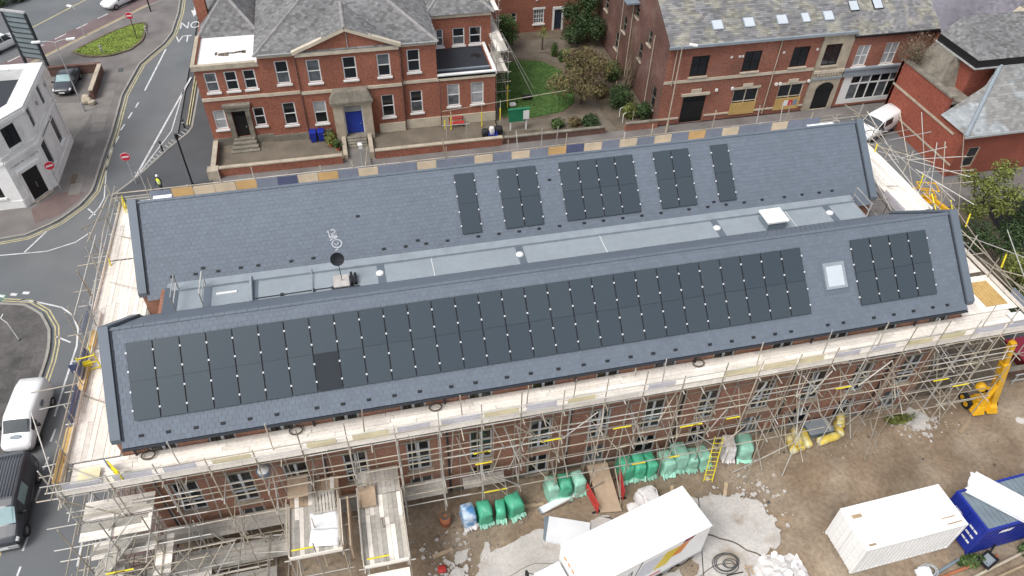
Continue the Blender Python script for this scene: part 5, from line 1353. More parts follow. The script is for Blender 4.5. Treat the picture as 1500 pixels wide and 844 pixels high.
# ================================================================== LAWN GARDEN
struct('garden', MB().box(24.45, 39.25, 30.5, 52.0, -.1, .03), MT['soil'])
lawn = [(25.4, 34.9), (25.3, 38), (26.0, 43.0), (27.4, 45.2), (29.6, 45.6), (31.6, 45.0), (33.2, 42.8), (33.6, 39.5), (32.8, 36.2), (31.0, 34.7), (27.8, 34.2)]
struct('lawn', MB().prism(lawn, 0, .08), MT['grass'])
turf('lawn_grass', lawn, 12000, .08, MT['grass'], label='mown green grass of the villa lawn')
mbp = MB(); stripe([(25.0, 44.0), (26.8, 46.2), (29.3, 46.7), (32.2, 46.2), (34.2, 44.0), (34.7, 40.5), (34.4, 36.5), (34.3, 33.0), (34.9, 30.5)], 1.1, .06, mb=mbp)
stripe([(26.5, 48.0), (30, 48.6), (34, 48.4), (37, 47.5)], 3.0, .05, mb=mbp); stripe([(24.8, 33.2), (28, 32.9), (31.5, 33.2), (34.2, 32.8)], 1.8, .055, mb=mbp); stripe([(24.9, 30.6), (24.8, 36), (24.7, 44)], .7, .05, mb=mbp)
struct('garden_path', mbp, MT['gravel'])
bh = thing('brick_house', 'dark red brick house with white arched window and door behind the garden', 'house', (32.5, 53, 0))
Wh = Wall((25.5, 52.0), (38.5, 52.0), 0, 9.0); hwb = MB()
u = 33.05 - 25.5; Wh.window(bh, u - .62, u + .62, .95, 2.6, MT['white'], MT['glass_mid'], 4, 3, .1, sill=MT['white'], head=MT['white'], bw=.045)
Wh.window(bh, 30.2 - 25.5 - .3, 30.2 - 25.5 + .3, 1.4, 2.4, MT['white'], MT['glass'], 1, 2, .07)
ud = 35.3 - 25.5; Wh.opening(ud - .5, ud + .5, .1, 2.4)
od = Wh.bar(MB(), ud - .42, ud + .42, .1, 2.3, -.12, -.08).build('door', MT['navy'], bh)
fr = MB(); Wh.bar(fr, ud - .65, ud - .42, .05, 2.45, 0, .06); Wh.bar(fr, ud + .42, ud + .65, .05, 2.45, 0, .06); Wh.bar(fr, ud - .65, ud + .65, 2.45, 2.75, 0, .08); fr.build('door_surround', MT['white'], bh)
Wh.fill(hwb); hwb.box(25.5, 38.5, 52.3, 60, 0, 8.9); hwb.build('wall', MT['brickr'], bh)
Wh.band(bh, 'lamp', 7.15, 7.35, 3.6, 3.85, .12, MT['lampw'])
slates(bh, [[(25.2, 51.6, 9), (38.8, 51.6, 9), (38.8, 56, 12), (25.2, 56, 12)]], MT['oldslate'], .34, .28)

gs = thing('notice_board', 'green notice board on two white posts by the garden wall', 'sign', (26.2, 32.4, 0))
for x in (-.75, .75): MB().box(x - .06, x + .06, -.05, .05, 0, 2.3).build('post', MT['white'], gs, True)
gb = MB().box(-.95, .7, -.1, -.055, 1.0, 2.2); gb.build('board', MT['greensign'], gs, True)
MB().box(-1.0, 1.05, -.14, .1, 2.2, 2.32).build('canopy', MT['greensign'], gs, True)
MB().box(.42, .98, -.13, -.105, 1.2, 2.1).build('notice', MT['white'], gs, True)
def sack(name, label, cat, loc, sx, sy, sz, mat, rz=0, group=None, lump=.12, parts=None):
    b = MB(); n, m = 14, 8; vs = []
    sd = RND.uniform(0, 50)
    for j in range(m + 1):
        ph = math.pi * j / m; zz = .5 - .5 * math.cos(ph)
        for i in range(n):
            t = math.tau * i / n; c, s = math.cos(t), math.sin(t)
            e = .45; sq = (abs(c) ** e * (1 if c > 0 else -1), abs(s) ** e * (1 if s > 0 else -1)); rr = max(.02, math.sin(ph)) ** .35
            k = 1 + lump * mnoise.noise(V((c * 1.9 + sd, s * 1.9, zz * 3)))  + lump * .5 * mnoise.noise(V((c * 5 + sd, s * 5, zz * 7)))
            vs.append((sq[0] * rr * sx / 2 * k, sq[1] * rr * sy / 2 * k, zz * sz * (1 + lump * .5 * mnoise.noise(V((c * 2, s * 2 + sd, 5))))))
    fs = [(j * n + i, j * n + (i + 1) % n, (j + 1) * n + (i + 1) % n, (j + 1) * n + i) for j in range(m) for i in range(n)]
    fs += [tuple(range(n - 1, -1, -1)), tuple(range(m * n, (m + 1) * n))]
    b.add(vs, fs, 0, True)
    o = b.build(name, MT[mat]); o.location = loc; o.rotation_euler = (0, 0, rz)
    return tag(o, label, cat, group)
sack('rubbish_sack', 'black rubbish sack left of the blue crate behind the villa wall', 'sack', (22.9, 31.5, .25), .7, .6, .8, 'rubber'); sack('rubbish_sack', 'black rubbish sack right of the blue crate behind the villa wall', 'sack', (24.2, 31.9, .25), .8, .7, .7, 'rubber')
cr = thing('crate', 'blue crate between black sacks behind the villa wall', 'crate', (23.5, 31.1, .25))
MB().box(-.4, .4, -.35, .35, 0, .06).build('base', MT['bluep'], cr, True)
for a in ((-.4, .4, -.35, -.3), (-.4, .4, .3, .35), (-.4, -.35, -.3, .3), (.35, .4, -.3, .3)): MB().box(*a, .06, .6).build('side', MT['bluep'], cr, True)
sack('rubbish_sack', 'white bag standing in the blue crate', 'sack', (23.5, 31.5, .35), .5, .5, .9, 'white_wrap')
sack('rubbish_sack', 'white sack lying on the lawn near the scaffold brace', 'sack', (26.6, 36.6, .08), .7, .5, .35, 'white_wrap'); sack('rubbish_sack', 'black sack lying on the lawn under the scaffold brace', 'sack', (28.3, 37.6, .08), 1.0, .6, .45, 'rubber')
bc = thing('garden_bench', 'pale timber garden bench beside the dark bush near the gable', 'bench', (37.6, 36.9, .05), rad(70))
for k in range(5): MB().box(-.9, .9, -.3 + .12 * k, -.2 + .12 * k, .42, .46).build('slat', MT['timber'], bc, True)
for k in range(3): MB().box(-.9, .9, .3, .34, .55 + .14 * k, .65 + .14 * k).build('backrest_slat', MT['timber'], bc, True)
for x in (-.8, .8):
    for y in (-.25, .3): MB().box(x - .04, x + .04, y - .04, y + .04, 0, .42 if y < 0 else 1.0).build('leg', MT['timber'], bc, True)
rl = thing('hand_rail', 'white tubular handrail by the garden gate', 'railing', (36.3, 32.6, 0))
for y in (-.8, .2): MB().path([(0, y, 0), (0, y, .95), (.5, y + .2, 1.0), (1.1, y + .2, .95), (1.1, y + .2, 0)], .035).build('rail', MT['white'], rl, True)

# ================================================================== TERRACE WITH SOOTY GABLE
ter = thing('brick_terrace', 'brick terrace with mottled slate roof, rooflights and boarded ground-floor windows', 'building', (48, 36, 0))
Wt = Wall((39.3, 30.7), (54.4, 30.7), 0, 8.0); tw_ = MB()
for x in (42.5, 47.65, 52.5): wwin(Wt, x, 1.7, 4.85, 6.85, 'glass', 2, 2, 'black', 'cream', None, ter)
for i, x in enumerate((47.9, 52.6)):
    w = wwin(Wt, x, 2.6, .4, 3.05, 'glass', 2, 2, 'cream', None, 'cream', ter)
    bo = Wt.bar(MB(), x - 39.3 - 1.32, x - 39.3 + 1.32, .35, 1.62, 0.005, .05).build('boarding', MT['ply_y'], ter)
    Wt.bar(MB(), x - 39.3 - .5, x - 39.3 + .5, 3.27, 3.6, 0, .08).build('pediment_stone', MT['cream'], ter)
    if i == 1:
        for k, m in enumerate(('white', 'signred', 'guard_b')): Wt.bar(MB(), x - 39.3 - .35 + k * .5, x - 39.3 + .08 + k * .5, .75, 1.35, .052, .058).build('poster', MT[m], bo)
ud = 42.7 - 39.3; Wt.opening(ud - 1.15, ud + 1.15, 0, 2.85)
td = MB(); Wt.bar(td, ud - 1.15, ud + 1.15, 0, 2.2, -.14, -.08); tdo = td.build('door', MT['black'], ter)
tb_ = MB()
for k in range(10): Wt.bar(tb_, ud - 1.1 + k * .235, ud - 1.02 + k * .235, 2.2, 2.84, -.12, -.08)
tb_.build('door_grille', MT['black'], tdo); Wt.bar(MB(), ud - 1.15, ud + 1.15, 2.2, 2.85, -.158, -.15).build('fanlight', MT['glass'], tdo)
Wt.band(ter, 'door_hood', ud - 1.4, ud + 1.4, 2.9, 3.15, .15, MT['cream']); Wt.band(ter, 'pediment_stone', ud - .5, ud + .5, 3.16, 3.55, .1, MT['cream'])
Wt.fill(tw_)
KT = .585; TE = 8.1; RY = 37.2; RZ = TE + KT * (RY - 30.45)
# sooty gable facing the garden
Wg = Wall((39.3, 58.0), (39.3, 30.7), 0, 8.0); gw = MB()
for (y, z0, z1, w) in ((39.0, 7.0, 8.0 - .05, 1.0), (41.8, 4.2, 5.8, .9), (37.0, 3.6, 5.3, 1.0), (43.4, 1.6, 3.4, 1.0), (35.2, 6.0, 7.4, .9), (32.4, 1.0, 3.2, 1.0), (47.5, 4.0, 5.6, 1.0)):
    uu = 58.0 - y; Wg.window(ter, uu - w / 2, uu + w / 2, z0, z1, MT['stone_old'], MT['glass'], 1, 2, .08, sill=MT['stone'])
Wg.fill(gw)
gw.add([(39.3, 44.0, 8.0), (39.3, 30.7, 8.0), (39.3, RY, RZ - .05)], [(0, 1, 2)])
gw.build('gable_wall', MT['brickd'], ter)
for y, z in ((42.6, 7.8), (34.0, 7.5), (39.9, 7.9)): MB().tube((39.22, y, .1), (39.22, y, z), .055).build('downpipe', MT['stone'], ter)
MB().box(38.0, 39.29, 38.6, 41.4, 8.4, 8.55).build('canopy_panel', MT['steelblue'], ter)
tw_.build('wall', MT['brickt'], ter)
slates(ter, [[(39.2, 30.42, TE), (57.4, 30.42, TE), (57.4, RY, RZ), (39.2, RY, RZ)], [(57.4, 44.0, TE), (39.2, 44.0, TE), (39.2, RY, RZ), (57.4, RY, RZ)]], MT['mottled'], .5, .22, t=.02)
MB().box(39.15, 57.5, 30.25, 30.5, TE - .22, TE + .02).build('eaves_gutter', MT['lead'], ter)
MB().box(39.3, 57.4, 30.5, 30.69, TE - .35, TE - .05).build('fascia', MT['stone'], ter)
def rooflight(root, x, y, w, h, m='skyglass'):
    z = TE + KT * (y - 30.42); n = V((0, -KT, 1)).normalized(); uy = V((0, 1, KT)).normalized()
    c = V((x, y, z)) + n * .05
    a = MB().obox(c, (w / 2, 0, 0), uy * h / 2, n * .06).build('rooflight', MT['lead'], root)
    MB().obox(c + n * .055, (w / 2 - .07, 0, 0), uy * (h / 2 - .07), n * .015).build('pane', MT[m], a)
for x, w in ((44.05, 1.05), (47.1, 1.05), (50.35, 1.05), (52.7, .8), (55.0, 1.0)): rooflight(ter, x, 31.95, w, 1.0)
for W, z0, z1 in ((Wt, 4.32, 4.6), (Wt, .55, .72)):
    for a, b in (((0, W.L),) if z0 > 1 else ((0, ud - 1.3), (ud + 1.3, 47.9 - 39.3 - 1.33), (47.9 - 39.3 + 1.33, 52.6 - 39.3 - 1.33), (52.6 - 39.3 + 1.33, W.L))): W.band(ter, 'stone_band', a + .003, b - .003, z0, z1, .07, MT['cream'])
for x in (45.4, 46.2, 46.5, 50.6, 54.0): Wt.band(ter, 'wall_vent', x - 39.3, x - 39.1, 6.35, 6.55, .04, MT['lampw'])
for x in (44.6, 46.2, 50.7, 51.1, 54.1): Wt.band(ter, 'flood_lamp', x - 39.3, x - 39.08, 3.15, 3.38, .18, MT['lampw'])
MB().path([(50.15, 30.6, 7.9), (50.15, 30.6, .2)], .055).build('downpipe', MT['stone'], ter)
MB().tube((40.0, 30.55, 7.9), (40.0, 30.55, 4.2), .05).build('downpipe', MT['stone'], ter)
# stone bay with arch
Ws = Wall((54.4, 30.55), (57.6, 30.55), 0, 8.0); sb_ = MB(); sroot = ter
wwin(Ws, 55.7, 1.7, 4.75, 6.9, 'glass', 2, 2, 'black', 'stone', None, ter)
Ws.opening(.85, 2.75, 0.05, 2.2); Ws.fill(sb_)
n_ = 9
arch = [(1.8 + .95 * math.cos(math.pi * k / n_), 2.2 + .75 * math.sin(math.pi * k / n_)) for k in range(n_ + 1)]
ao = MB(); ao.poly([Ws.p(a, b, .012) for a, b in arch]); Ws.bar(ao, .85, 2.75, .05, 2.2, -.15, -.12); ao.build('arched_doorway', MT['black'], ter)
sb_.box(54.4, 57.6, 30.68, 30.72, 0, 8.0)
sb_.build('stone_bay', MT['stone'], ter)
for k in range(n_):
    (a, b), (c_, d_) = arch[k], arch[k + 1]; m = ((a + c_) / 2, (b + d_) / 2); r = V((m[0] - 1.8, m[1] - 2.2)).normalized()
    Ws.bar(MB(), m[0] - .14 + r.x * .2, m[0] + .14 + r.x * .2, m[1] - .14 + r.y * .2, m[1] + .14 + r.y * .2, .0, .05).build('voussoir', MT['stone'], ter)
for k in range(8): Ws.bar(MB(), .45 + k * .3, .6 + k * .3, 3.75, 3.98, 0, .10).build('dentil', MT['cream'], ter)
Ws.band(ter, 'stone_band', .01, Ws.L - .01, 4.0, 4.3, .12, MT['cream']); Ws.band(ter, 'stone_band', .01, Ws.L - .01, 3.3, 3.5, .08, MT['lead'])

# ---- shop next door
shp = thing('corner_shop', 'brick shop with white shopfront and two white sash windows, right of the terrace', 'building', (61.8, 36, 0))
Wq = Wall((57.62, 30.7), (66.2, 30.7), 0, 7.6); sw = MB()
wwin(Wq, 59.1, 1.35, 4.3, 6.4, 'glass_blind', 2, 2, 'white', 'white', None, shp); wwin(Wq, 62.1, 1.4, 4.25, 6.45, 'glass_blind', 2, 2, 'white', 'white', None, shp)
Wq.opening(.5, 8.1, .25, 3.3); Wq.fill(sw)
sf = MB()
for a, b in ((.5, 1.3), (6.7, 8.1)): Wq.bar(sf, a, b, .25, 3.3, -.14, -.02)
Wq.bar(sf, 1.3, 6.7, .25, .7, -.14, -.02)
for k in range(6): Wq.bar(sf, 1.3 + k * 1.06, 1.42 + k * 1.06, .7, 3.3, -.12, -.03)
Wq.bar(sf, 1.42, 6.7, 2.3, 2.45, -.12, -.035); Wq.bar(sf, 1.42, 6.7, 3.15, 3.3, -.12, -.035)
sfo = sf.build('shopfront', MT['white'], shp)
for k in range(5):
    for z0, z1 in ((.7, 2.3), (2.45, 3.15)): Wq.bar(MB(), 1.42 + k * 1.06, 2.36 + k * 1.06, z0, z1, -.10, -.08).build('pane', MT['glass_mid'] if (k + int(z0)) % 3 == 0 else MT['glass'], sfo)
Wq.bar(MB(), 7.0, 7.85, 1.7, 2.9, -.018, -.008).build('pane', MT['glass'], sfo)
Wq.band(shp, 'fascia', .1, 8.5, 3.32, 4.0, .18, MT['lead']); Wq.band(shp, 'fascia_cornice', .05, 8.55, 4.003, 4.2, .3, MT['lead'])
sw.box(57.65, 66.2, 31.0, 44, 0, 7.5); sw.build('wall', MT['brickt'], shp)
slates(shp, [[(57.4, 30.4, 7.6), (66.4, 30.4, 7.6), (66.4, 37.2, 11.9), (57.4, 37.2, 11.9)]], MT['mottled'], .34, .2, t=.012)
MB().box(57.45, 66.3, 30.28, 30.5, 7.42, 7.58).build('eaves_gutter', MT['black'], shp)
for x in (58.1, 60.6):
    c = V((x, 33.0, 7.6 + .632 * 2.6)); n = V((0, -.632, 1)).normalized(); uy = V((0, 1, .632)).normalized()
    a = MB().obox(c + n * .05, (.5, 0, 0), uy * .55, n * .06).build('rooflight', MT['slate_dark'], shp); MB().obox(c + n * .105, (.43, 0, 0), uy * .48, n * .015).build('pane', MT['skyglass'], a)
# ---- purple slate roof beyond, and a white house in the far corner
far = thing('slate_roofed_building', 'low brick building under a broad purple-grey slate roof, far right', 'building', (75, 36, 0))
slates(far, [[(66.42, 30.0, 7.3), (92, 29.2, 7.3), (92, 40.5, 12.5), (63.5, 38.5, 12.3)]], MT['purpslate'], .36, .24)
MB().box(66.45, 92, 30.3, 44, 0, 7.1).build('wall', MT['brickt'], far); MB().box(66.45, 91.8, 29.95, 30.28, 7.0, 7.2).build('eaves_gutter', MT['black'], far)
wh = thing('white_house', 'white rendered house with small-paned windows at the far right corner', 'house', (92, 47, 0))
Ww = Wall((80, 45), (104, 45), 0, 15); wwb = MB()
for x, z0 in ((86.5, 11.2), (91.5, 10.8), (96.5, 10.6), (86.5, 7.2), (91.5, 7.0), (96.5, 6.9), (84, 3), (90, 3)): Ww.window(wh, x - 80.9, x - 79.1, z0, z0 + 2.2, MT['white'], MT['glass_mid'], 2, 3, .1, sill=MT['white'])
Ww.fill(wwb); wwb.box(80, 104, 45.3, 55, 0, 14.9); wwb.build('wall', MT['render'], wh); MB().box(79.6, 104.4, 44.6, 55.4, 15.003, 15.3).build('roof', MT['purpslate'], wh)

# ================================================================== DEEP RED BUILDING, FAR RIGHT
red = thing('red_brick_building', 'deep red brick building with stone bands and pale hipped slate roof', 'building', (66, 22, 0))
XW = 61.6
rwb = MB()
Wx = Wall((XW, 28.2), (XW, 18.0), 0, 4.3); Wx.fill(rwb)
rwb.box(XW + .0, XW + .35, 21.2, 28.2, 4.3, 6.0); rwb.box(XW + .02, XW + .35, 18.02, 28.2, 0, 4.28)
rwb.box(XW, 75, 27.9, 28.25, 0, 6.5)
Wy = Wall((XW + .001, 18.0), (84, 18.0), 0, 4.4); Wy.opening(1.1, 2.3, .8, 2.9); Wy.fill(rwb)
rwb.box(64.0, 84, 22.6, 22.9, 4, 8.1); rwb.box(64.0, 64.3, 22.9, 27.9, 4, 8.1)
rwb.build('wall', MT['brickR'], red)
Wy.window(red, 1.1, 2.3, .8, 2.9, MT['stone'], MT['glass'], 1, 2, .12, open_it=False)
Wx.band(red, 'stone_band', .02, 9.0, 3.55, 3.75, .06, MT['stone']); Wx.band(red, 'stone_band', .02, Wx.L, 1.15, 1.3, .06, MT['stone'])
MB().box(XW - .1, XW + .5, 21.1, 28.3, 6.0, 6.18).build('parapet_coping', MT['stone_old'], red)
# flat lead roof with weeds, stone gable stub
MB().box(XW + .36, 64, 21.2, 27.9, 5.3, 5.5).build('flat_roof', MT['stone_old'], red)
stub = MB().hexa([(62.2, 23.6, 5.5), (64, 23.6, 5.5), (64, 27.8, 5.5), (62.2, 27.8, 5.5), (63.2, 24.4, 8.0), (64, 24.4, 8.0), (64, 27.2, 8.0), (63.2, 27.2, 8.0)]); stub.build('stone_gable', MT['stone_old'], red)
# black fascia block with slate top
MB().box(63.6, 72, 22.1, 27.4, 8.1, 8.75).build('fascia', MT['black'], red)
MB().box(63.5, 72.1, 22.0, 27.5, 7.98, 8.1).build('eaves_gutter', MT['pole_g'], red)
slates(red, [[(63.6, 22.1, 8.78), (72, 22.1, 8.78), (72, 27.4, 10.2), (65.4, 27.4, 10.2)], [(63.6, 27.4, 8.78), (63.6, 22.1, 8.78), (65.4, 27.4, 10.2)]], MT['oldslate'], .34, .24)
# pale hip in front
HC = (XW - .25, 17.7, 4.4)
ap = (66.5, 22.5, 8.4)
slates(red, [[HC, (84, 17.7, 4.4), (80, 22.5, 8.4), ap], [(XW - .25, 21.15, 4.4), HC, ap, (64.6, 21.15, 6.72)]], MT['paleslate'], .42, .26, t=.018)
rr = MB(); ridge_line(rr, HC, ap, .2, .12); ridge_line(rr, ap, (80, 22.5, 8.4), .2, .12); rr.build('ridge_tiles', MT['lead'], red)
MB().box(XW - .3, 84, 17.55, 17.75, 4.2, 4.38).build('eaves_gutter', MT['pole_g'], red)
# gothic stone gable beyond
sg = MB().hexa([(70, 27.6, 6), (76, 27.6, 6), (76, 28.4, 6), (70, 28.4, 6), (73.4, 27.6, 12.4), (74.0, 27.6, 12.4), (74.0, 28.4, 12.4), (73.4, 28.4, 12.4)]); sg.build('stone_gable', MT['stone_old'], red)
for k in range(5):
    MB().obox((70.5 + k * .68, 28.0, 7.2 + k * 1.26), (.28, 0, .3), (0, .5, 0), (-.14, 0, .14)).build('coping_stone', MT['stone'], red)
slates(red, [[(72.5, 24.0, 9.0), (84, 24.0, 9.0), (84, 27.4, 11), (72.5, 27.4, 11)]], MT['paleslate'], .42, .26)
MB().box(72.3, 84, 23.9, 27.4, 6.0, 8.96).build('side_block', MT['brickR'], red)
# ================================================================== WHITE CORNER BUILDING
wbld = thing('white_corner_building', 'white rendered two-storey corner building with chamfered doorway and dark windows', 'building', (-18, 33, 0))
ww2 = MB(); H2 = 7.5
We2 = Wall((-13.5, 31.2), (-13.5, 38.0), 0, H2); Wc2 = Wall((-15.3, 28.6), (-13.5, 31.2), 0, H2); Ws2 = Wall((-32, 28.4), (-15.3, 28.6), 0, H2); Wn2 = Wall((-13.5, 38.0), (-32, 38.4), 0, H2)
for y in (32.4, 35.9):
    We2.window(wbld, y - 31.2 - .4, y - 31.2 + .4, 5.0, 6.75, MT['render'], MT['glass'], 1, 1, .06, sill=MT['render'])
for y, w in ((32.3, .62), (35.8, .55)): We2.window(wbld, y - 31.2 - w, y - 31.2 + w, 1.4, 3.7, MT['render'], MT['glass'], 1, 1, .06, sill=MT['render'])
c2 = Wc2.L / 2
Wc2.window(wbld, c2 - .6, c2 + .6, 5.0, 6.7, MT['black'], MT['glass'], 2, 2, .07, sill=MT['render'])
Wc2.opening(c2 - .75, c2 + .75, .15, 2.75)
dd2 = Wc2.bar(MB(), c2 - .75, c2 + .75, .15, 2.75, -.14, -.09).build('door', MT['black'], wbld); Wc2.bar(MB(), c2 + .05, c2 + .1, 1.0, 1.5, -.088, -.05).build('handle', MT['hub'], dd2)
Wc2.band(wbld, 'door_hood', c2 - 1.05, c2 + 1.05, 2.95, 3.2, .22, MT['render']); Wc2.band(wbld, 'door_step', c2 - .9, c2 + .9, .02, .16, .35, MT['stone'])
for s in (-1, 1): Wc2.band(wbld, 'door_jamb', c2 + s * .92 - .14, c2 + s * .92 + .14, .1, 2.94, .08, MT['render'])
for x in (-17.0, -19.6, -22.2, -24.8):
    Ws2.window(wbld, x + 32 - .5, x + 32 + .5, 5.0, 6.7, MT['black'], MT['glass'], 2, 2, .07, sill=MT['render']); Ws2.window(wbld, x + 32 - .6, x + 32 + .6, 1.2, 3.3, MT['black'], MT['glass'], 2, 2, .07, sill=MT['render'])
for W in (We2, Wc2, Ws2, Wn2):
    W.fill(ww2)
    W.band(wbld, 'string_course', .02, W.L - .02, 4.1, 4.3, .10, MT['render']); W.band(wbld, 'string_course', .02, W.L - .02, 4.62, 4.74, .07, MT['render']); W.band(wbld, 'plinth', .02, W.L - .02 if W is not Wc2 else c2 - 1.1, 0, .8, .05, MT['render'])
    W.bar(MB(), -.2 if W is We2 else .02, W.L + (.15 if W is We2 else -.02), 7.1, 7.38, 0, .32).build('cornice', MT['render'], wbld)
ww2.build('wall', MT['render'], wbld)
# parapet coping and sunken dark roof
def ringp(d): return [(-13.5 - d, 31.2 + d * .35), (-13.5 - d, 38.0 - d), (-32, 38.4 - d), (-32, 28.4 + d), (-15.3 - d * .35, 28.6 + d)]
ou, inn = ringp(-.28), ringp(.85)
for i in range(5):
    j = (i + 1) % 5
    if i == 2: continue
    L = (V(ou[j]) - V(ou[i])).length; n = max(1, int(L / 1.25))
    for k in range(n):
        def lp(A, B, t): return (A[0] + (B[0] - A[0]) * t, A[1] + (B[1] - A[1]) * t)
        t0, t1 = k / n + .002, (k + 1) / n - .002
        a, b, c_, d_ = lp(ou[i], ou[j], t0), lp(ou[i], ou[j], t1), lp(inn[i], inn[j], t1), lp(inn[i], inn[j], t0)
        MB().hexa([(*a, 7.39), (*b, 7.39), (*c_, 7.39), (*d_, 7.39), (*a, 7.55), (*b, 7.55), (*c_, 7.66), (*d_, 7.66)]).build('coping_stone', MT['white'], wbld)
MB().prism(ringp(.8), 6.3, 6.75).build('flat_roof', MT['slate_dark'], wbld)
ib = MB(); pp = ringp(.86)
for i in range(5):
    a, b = pp[i], pp[(i + 1) % 5]; ib.quad((*b, 6.75), (*a, 6.75), (*a, 7.5), (*b, 7.5))
ib.build('parapet_inner_face', MT['render'], wbld)
MB().box(-20, -17, 33.5, 35.5, 6.75, 7.2).build('roof_plant', MT['steelblue'], wbld)
# worn lettering (not legible in the photograph): raised strokes
def strokes(W, u0, u1, z, h, mat, n):
    b = MB(); r = random.Random(n)
    for k in range(n):
        u = u0 + (u1 - u0) * k / n; wv = (u1 - u0) / n
        W.bar(b, u, u + wv * .22, z, z + h, .0, .03)
        if r.random() < .7: W.bar(b, u + wv * .24, u + wv * .7, z + h * r.choice((0, .42, .84)), z + h * r.choice((0, .42, .84)) + h * .16 if False else z + h, .0, .028) if r.random() < .25 else W.bar(b, u + wv * .24, u + wv * .7, z + h * .84, z + h, 0, .028)
        if r.random() < .5: W.bar(b, u + wv * .55, u + wv * .75, z, z + h * .82, .0, .029)
    return b.build('sign_lettering', mat, wbld)
strokes(We2, 1.5, 5.0, 3.86, .2, MT['pole_d'], 9); strokes(Wc2, .3, Wc2.L - .2, 3.55, .16, MT['pole_g'], 13)
for y in (34.2, 37.2): We2.band(wbld, 'wall_lamp', y - 31.2, y - 31.05, 5.9, 6.2, .15, MT['pole_g'])
MB().path([(-13.44, 37.6, 0.1), (-13.44, 37.6, 7.0)], .05).build('downpipe', MT['render'], wbld)

# ------------------------------------------------------------------ hoarding behind it
MT['guard_pale'] = pm('pale_teal_slat', (0.26, 0.315, 0.33), .5, .15)
hb_ = thing('billboard', 'tall blue-grey slatted hoarding on dark posts behind the white building', 'billboard', (-19.7, 53.8, 0))
A_, B_ = V((-20.45, 53.0, 0)), V((-18.2, 52.0, 0)); dd_ = (B_ - A_).normalized(); nn = V((dd_.y, -dd_.x, 0))
for p in (A_, B_): MB().obox(p + V((0, 0, 3.0)), dd_ * .1, nn * .12, (0, 0, 3.0)).build('post', MT['slate_dark'], hb_)
for k in range(9):
    z = 1.35 + k * .53
    MB().obox((A_ + B_) / 2 + V((0, 0, z + .25)) + nn * .02, dd_ * ((B_ - A_).length / 2 - .06), nn * .02 + V((0, 0, .0)), V((0, 0, .235)) + nn * .04).build('slat', MT['guard_pale'], hb_)
    MB().obox((A_ + B_) / 2 + V((0, 0, z)) + nn * .10, dd_ * ((B_ - A_).length / 2), nn * .04, (0, 0, .03)).build('rail', MT['slate_dark'], hb_)
MB().obox((A_ + B_) / 2 + V((0, 0, 6.15)), dd_ * ((B_ - A_).length / 2 + .1), nn * .16, (0, 0, .08)).build('cap', MT['pole_g'], hb_)

# ------------------------------------------------------------------ signs, lamps, posts
def no_entry(label, base, h, face, mat='pole_g'):
    t = thing('no_entry_sign', label, 'sign', base, 0, 'no entry signs')
    MB().tube((0, 0, 0), (0, 0, h + .3), .045).build('pole', MT[mat], t, True)
    d = V((math.sin(face), -math.cos(face), 0)); c = V((0, 0, h)) + d * .08
    a = V((math.cos(face), math.sin(face), 0)); u_ = V((0, 0, 1))
    def disc(r, o, m, nm, par):
        b = MB(); n = 24; P = [c + d * o + (a * math.cos(k * math.tau / n) + u_ * math.sin(k * math.tau / n)) * r for k in range(n)]; Q = [p - d * .02 for p in P]
        b.add(P + Q, [tuple(range(n)), tuple(range(2 * n - 1, n - 1, -1))] + [(k, n + k, n + (k + 1) % n, (k + 1) % n) for k in range(n)])
        return b.build(nm, m, par, True)
    s = disc(.38, 0.0, MT['white'], 'sign_plate', t)
    disc(.36, .012, MT['signred'], 'red_disc', s)
    MB().obox(c + d * .02, a * .26, d * .006, u_ * .065).build('white_bar', MT['white'], s, True)
no_entry('round no entry sign beside the door of the white corner building', (-13.1, 30.5, .1), 2.45, rad(25)); no_entry('round no entry sign at the tip of the paved corner by the scaffold', (-7.2, 30.2, .1), 2.75, rad(5)); no_entry('round no entry sign on a dark post in the grass island', (-10.5, 57.6, .19), 2.6, rad(0), 'pole_d')
def lamp_post(label, base, h, arms, mat='pole_g', r=.07, head='lampw'):
    t = thing('street_lamp', label, 'street lamp', base)
    MB().tube((0, 0, 0), (0, 0, h), r, r * .6, n=10).build('column', MT[mat], t, True)
    MB().tube((0, 0, 0), (0, 0, .9), r * 1.5, r * 1.4, n=10).build('base', MT[mat], t, True)
    for (x, y) in arms:
        MB().path([(0, 0, h), (x * .5, y * .5, h + .15), (x, y, h + .15)], .035).build('arm', MT[mat], t, True)
        dv = V((x, y, 0)).normalized(); MB().obox(V((x, y, h + .15)) + dv * .3, dv * .35, V((-dv.y, dv.x, 0)) * .14, (0, 0, .06)).build('lantern', MT[head], t, True)
    return t
lamp_post('grey double-armed street lamp beside the dark parked car', (-13.4, 43.06, .1), 6.9, ((-1.2, 0), (1.0, .1)))
lamp_post('slim grey lamp column at the edge of the far road', (-16.2, 59.8, .0), 3.0, ((-.3, .25),), r=.05)
lamp_post('tall pale lamp column in front of the terrace corner', (39.75, 29.3, .1), 8.7, ((.5, -.3),), 'stone', .075)
lp = thing('lamp_standard', 'dark post with a pale lantern at the foot of the villa steps', 'street lamp', (11.55, 28.8, .1))
MB().tube((0, 0, 0), (0, 0, 2.1), .06, .045).build('column', MT['pole_g'], lp, True); MB().box(-.16, .16, -.16, .16, 2.1, 2.5).build('lantern', MT['lampw'], lp, True); MB().hexa([(-.2, -.2, 2.5), (.2, -.2, 2.5), (.2, .2, 2.5), (-.2, .2, 2.5), (-.05, -.05, 2.65), (.05, -.05, 2.65), (.05, .05, 2.65), (-.05, .05, 2.65)]).build('cap', MT['white'], lp, True)
bp_ = thing('black_post', 'tall plain black post on the pavement by the villa corner', 'post', (-2.6, 29.1, .1))
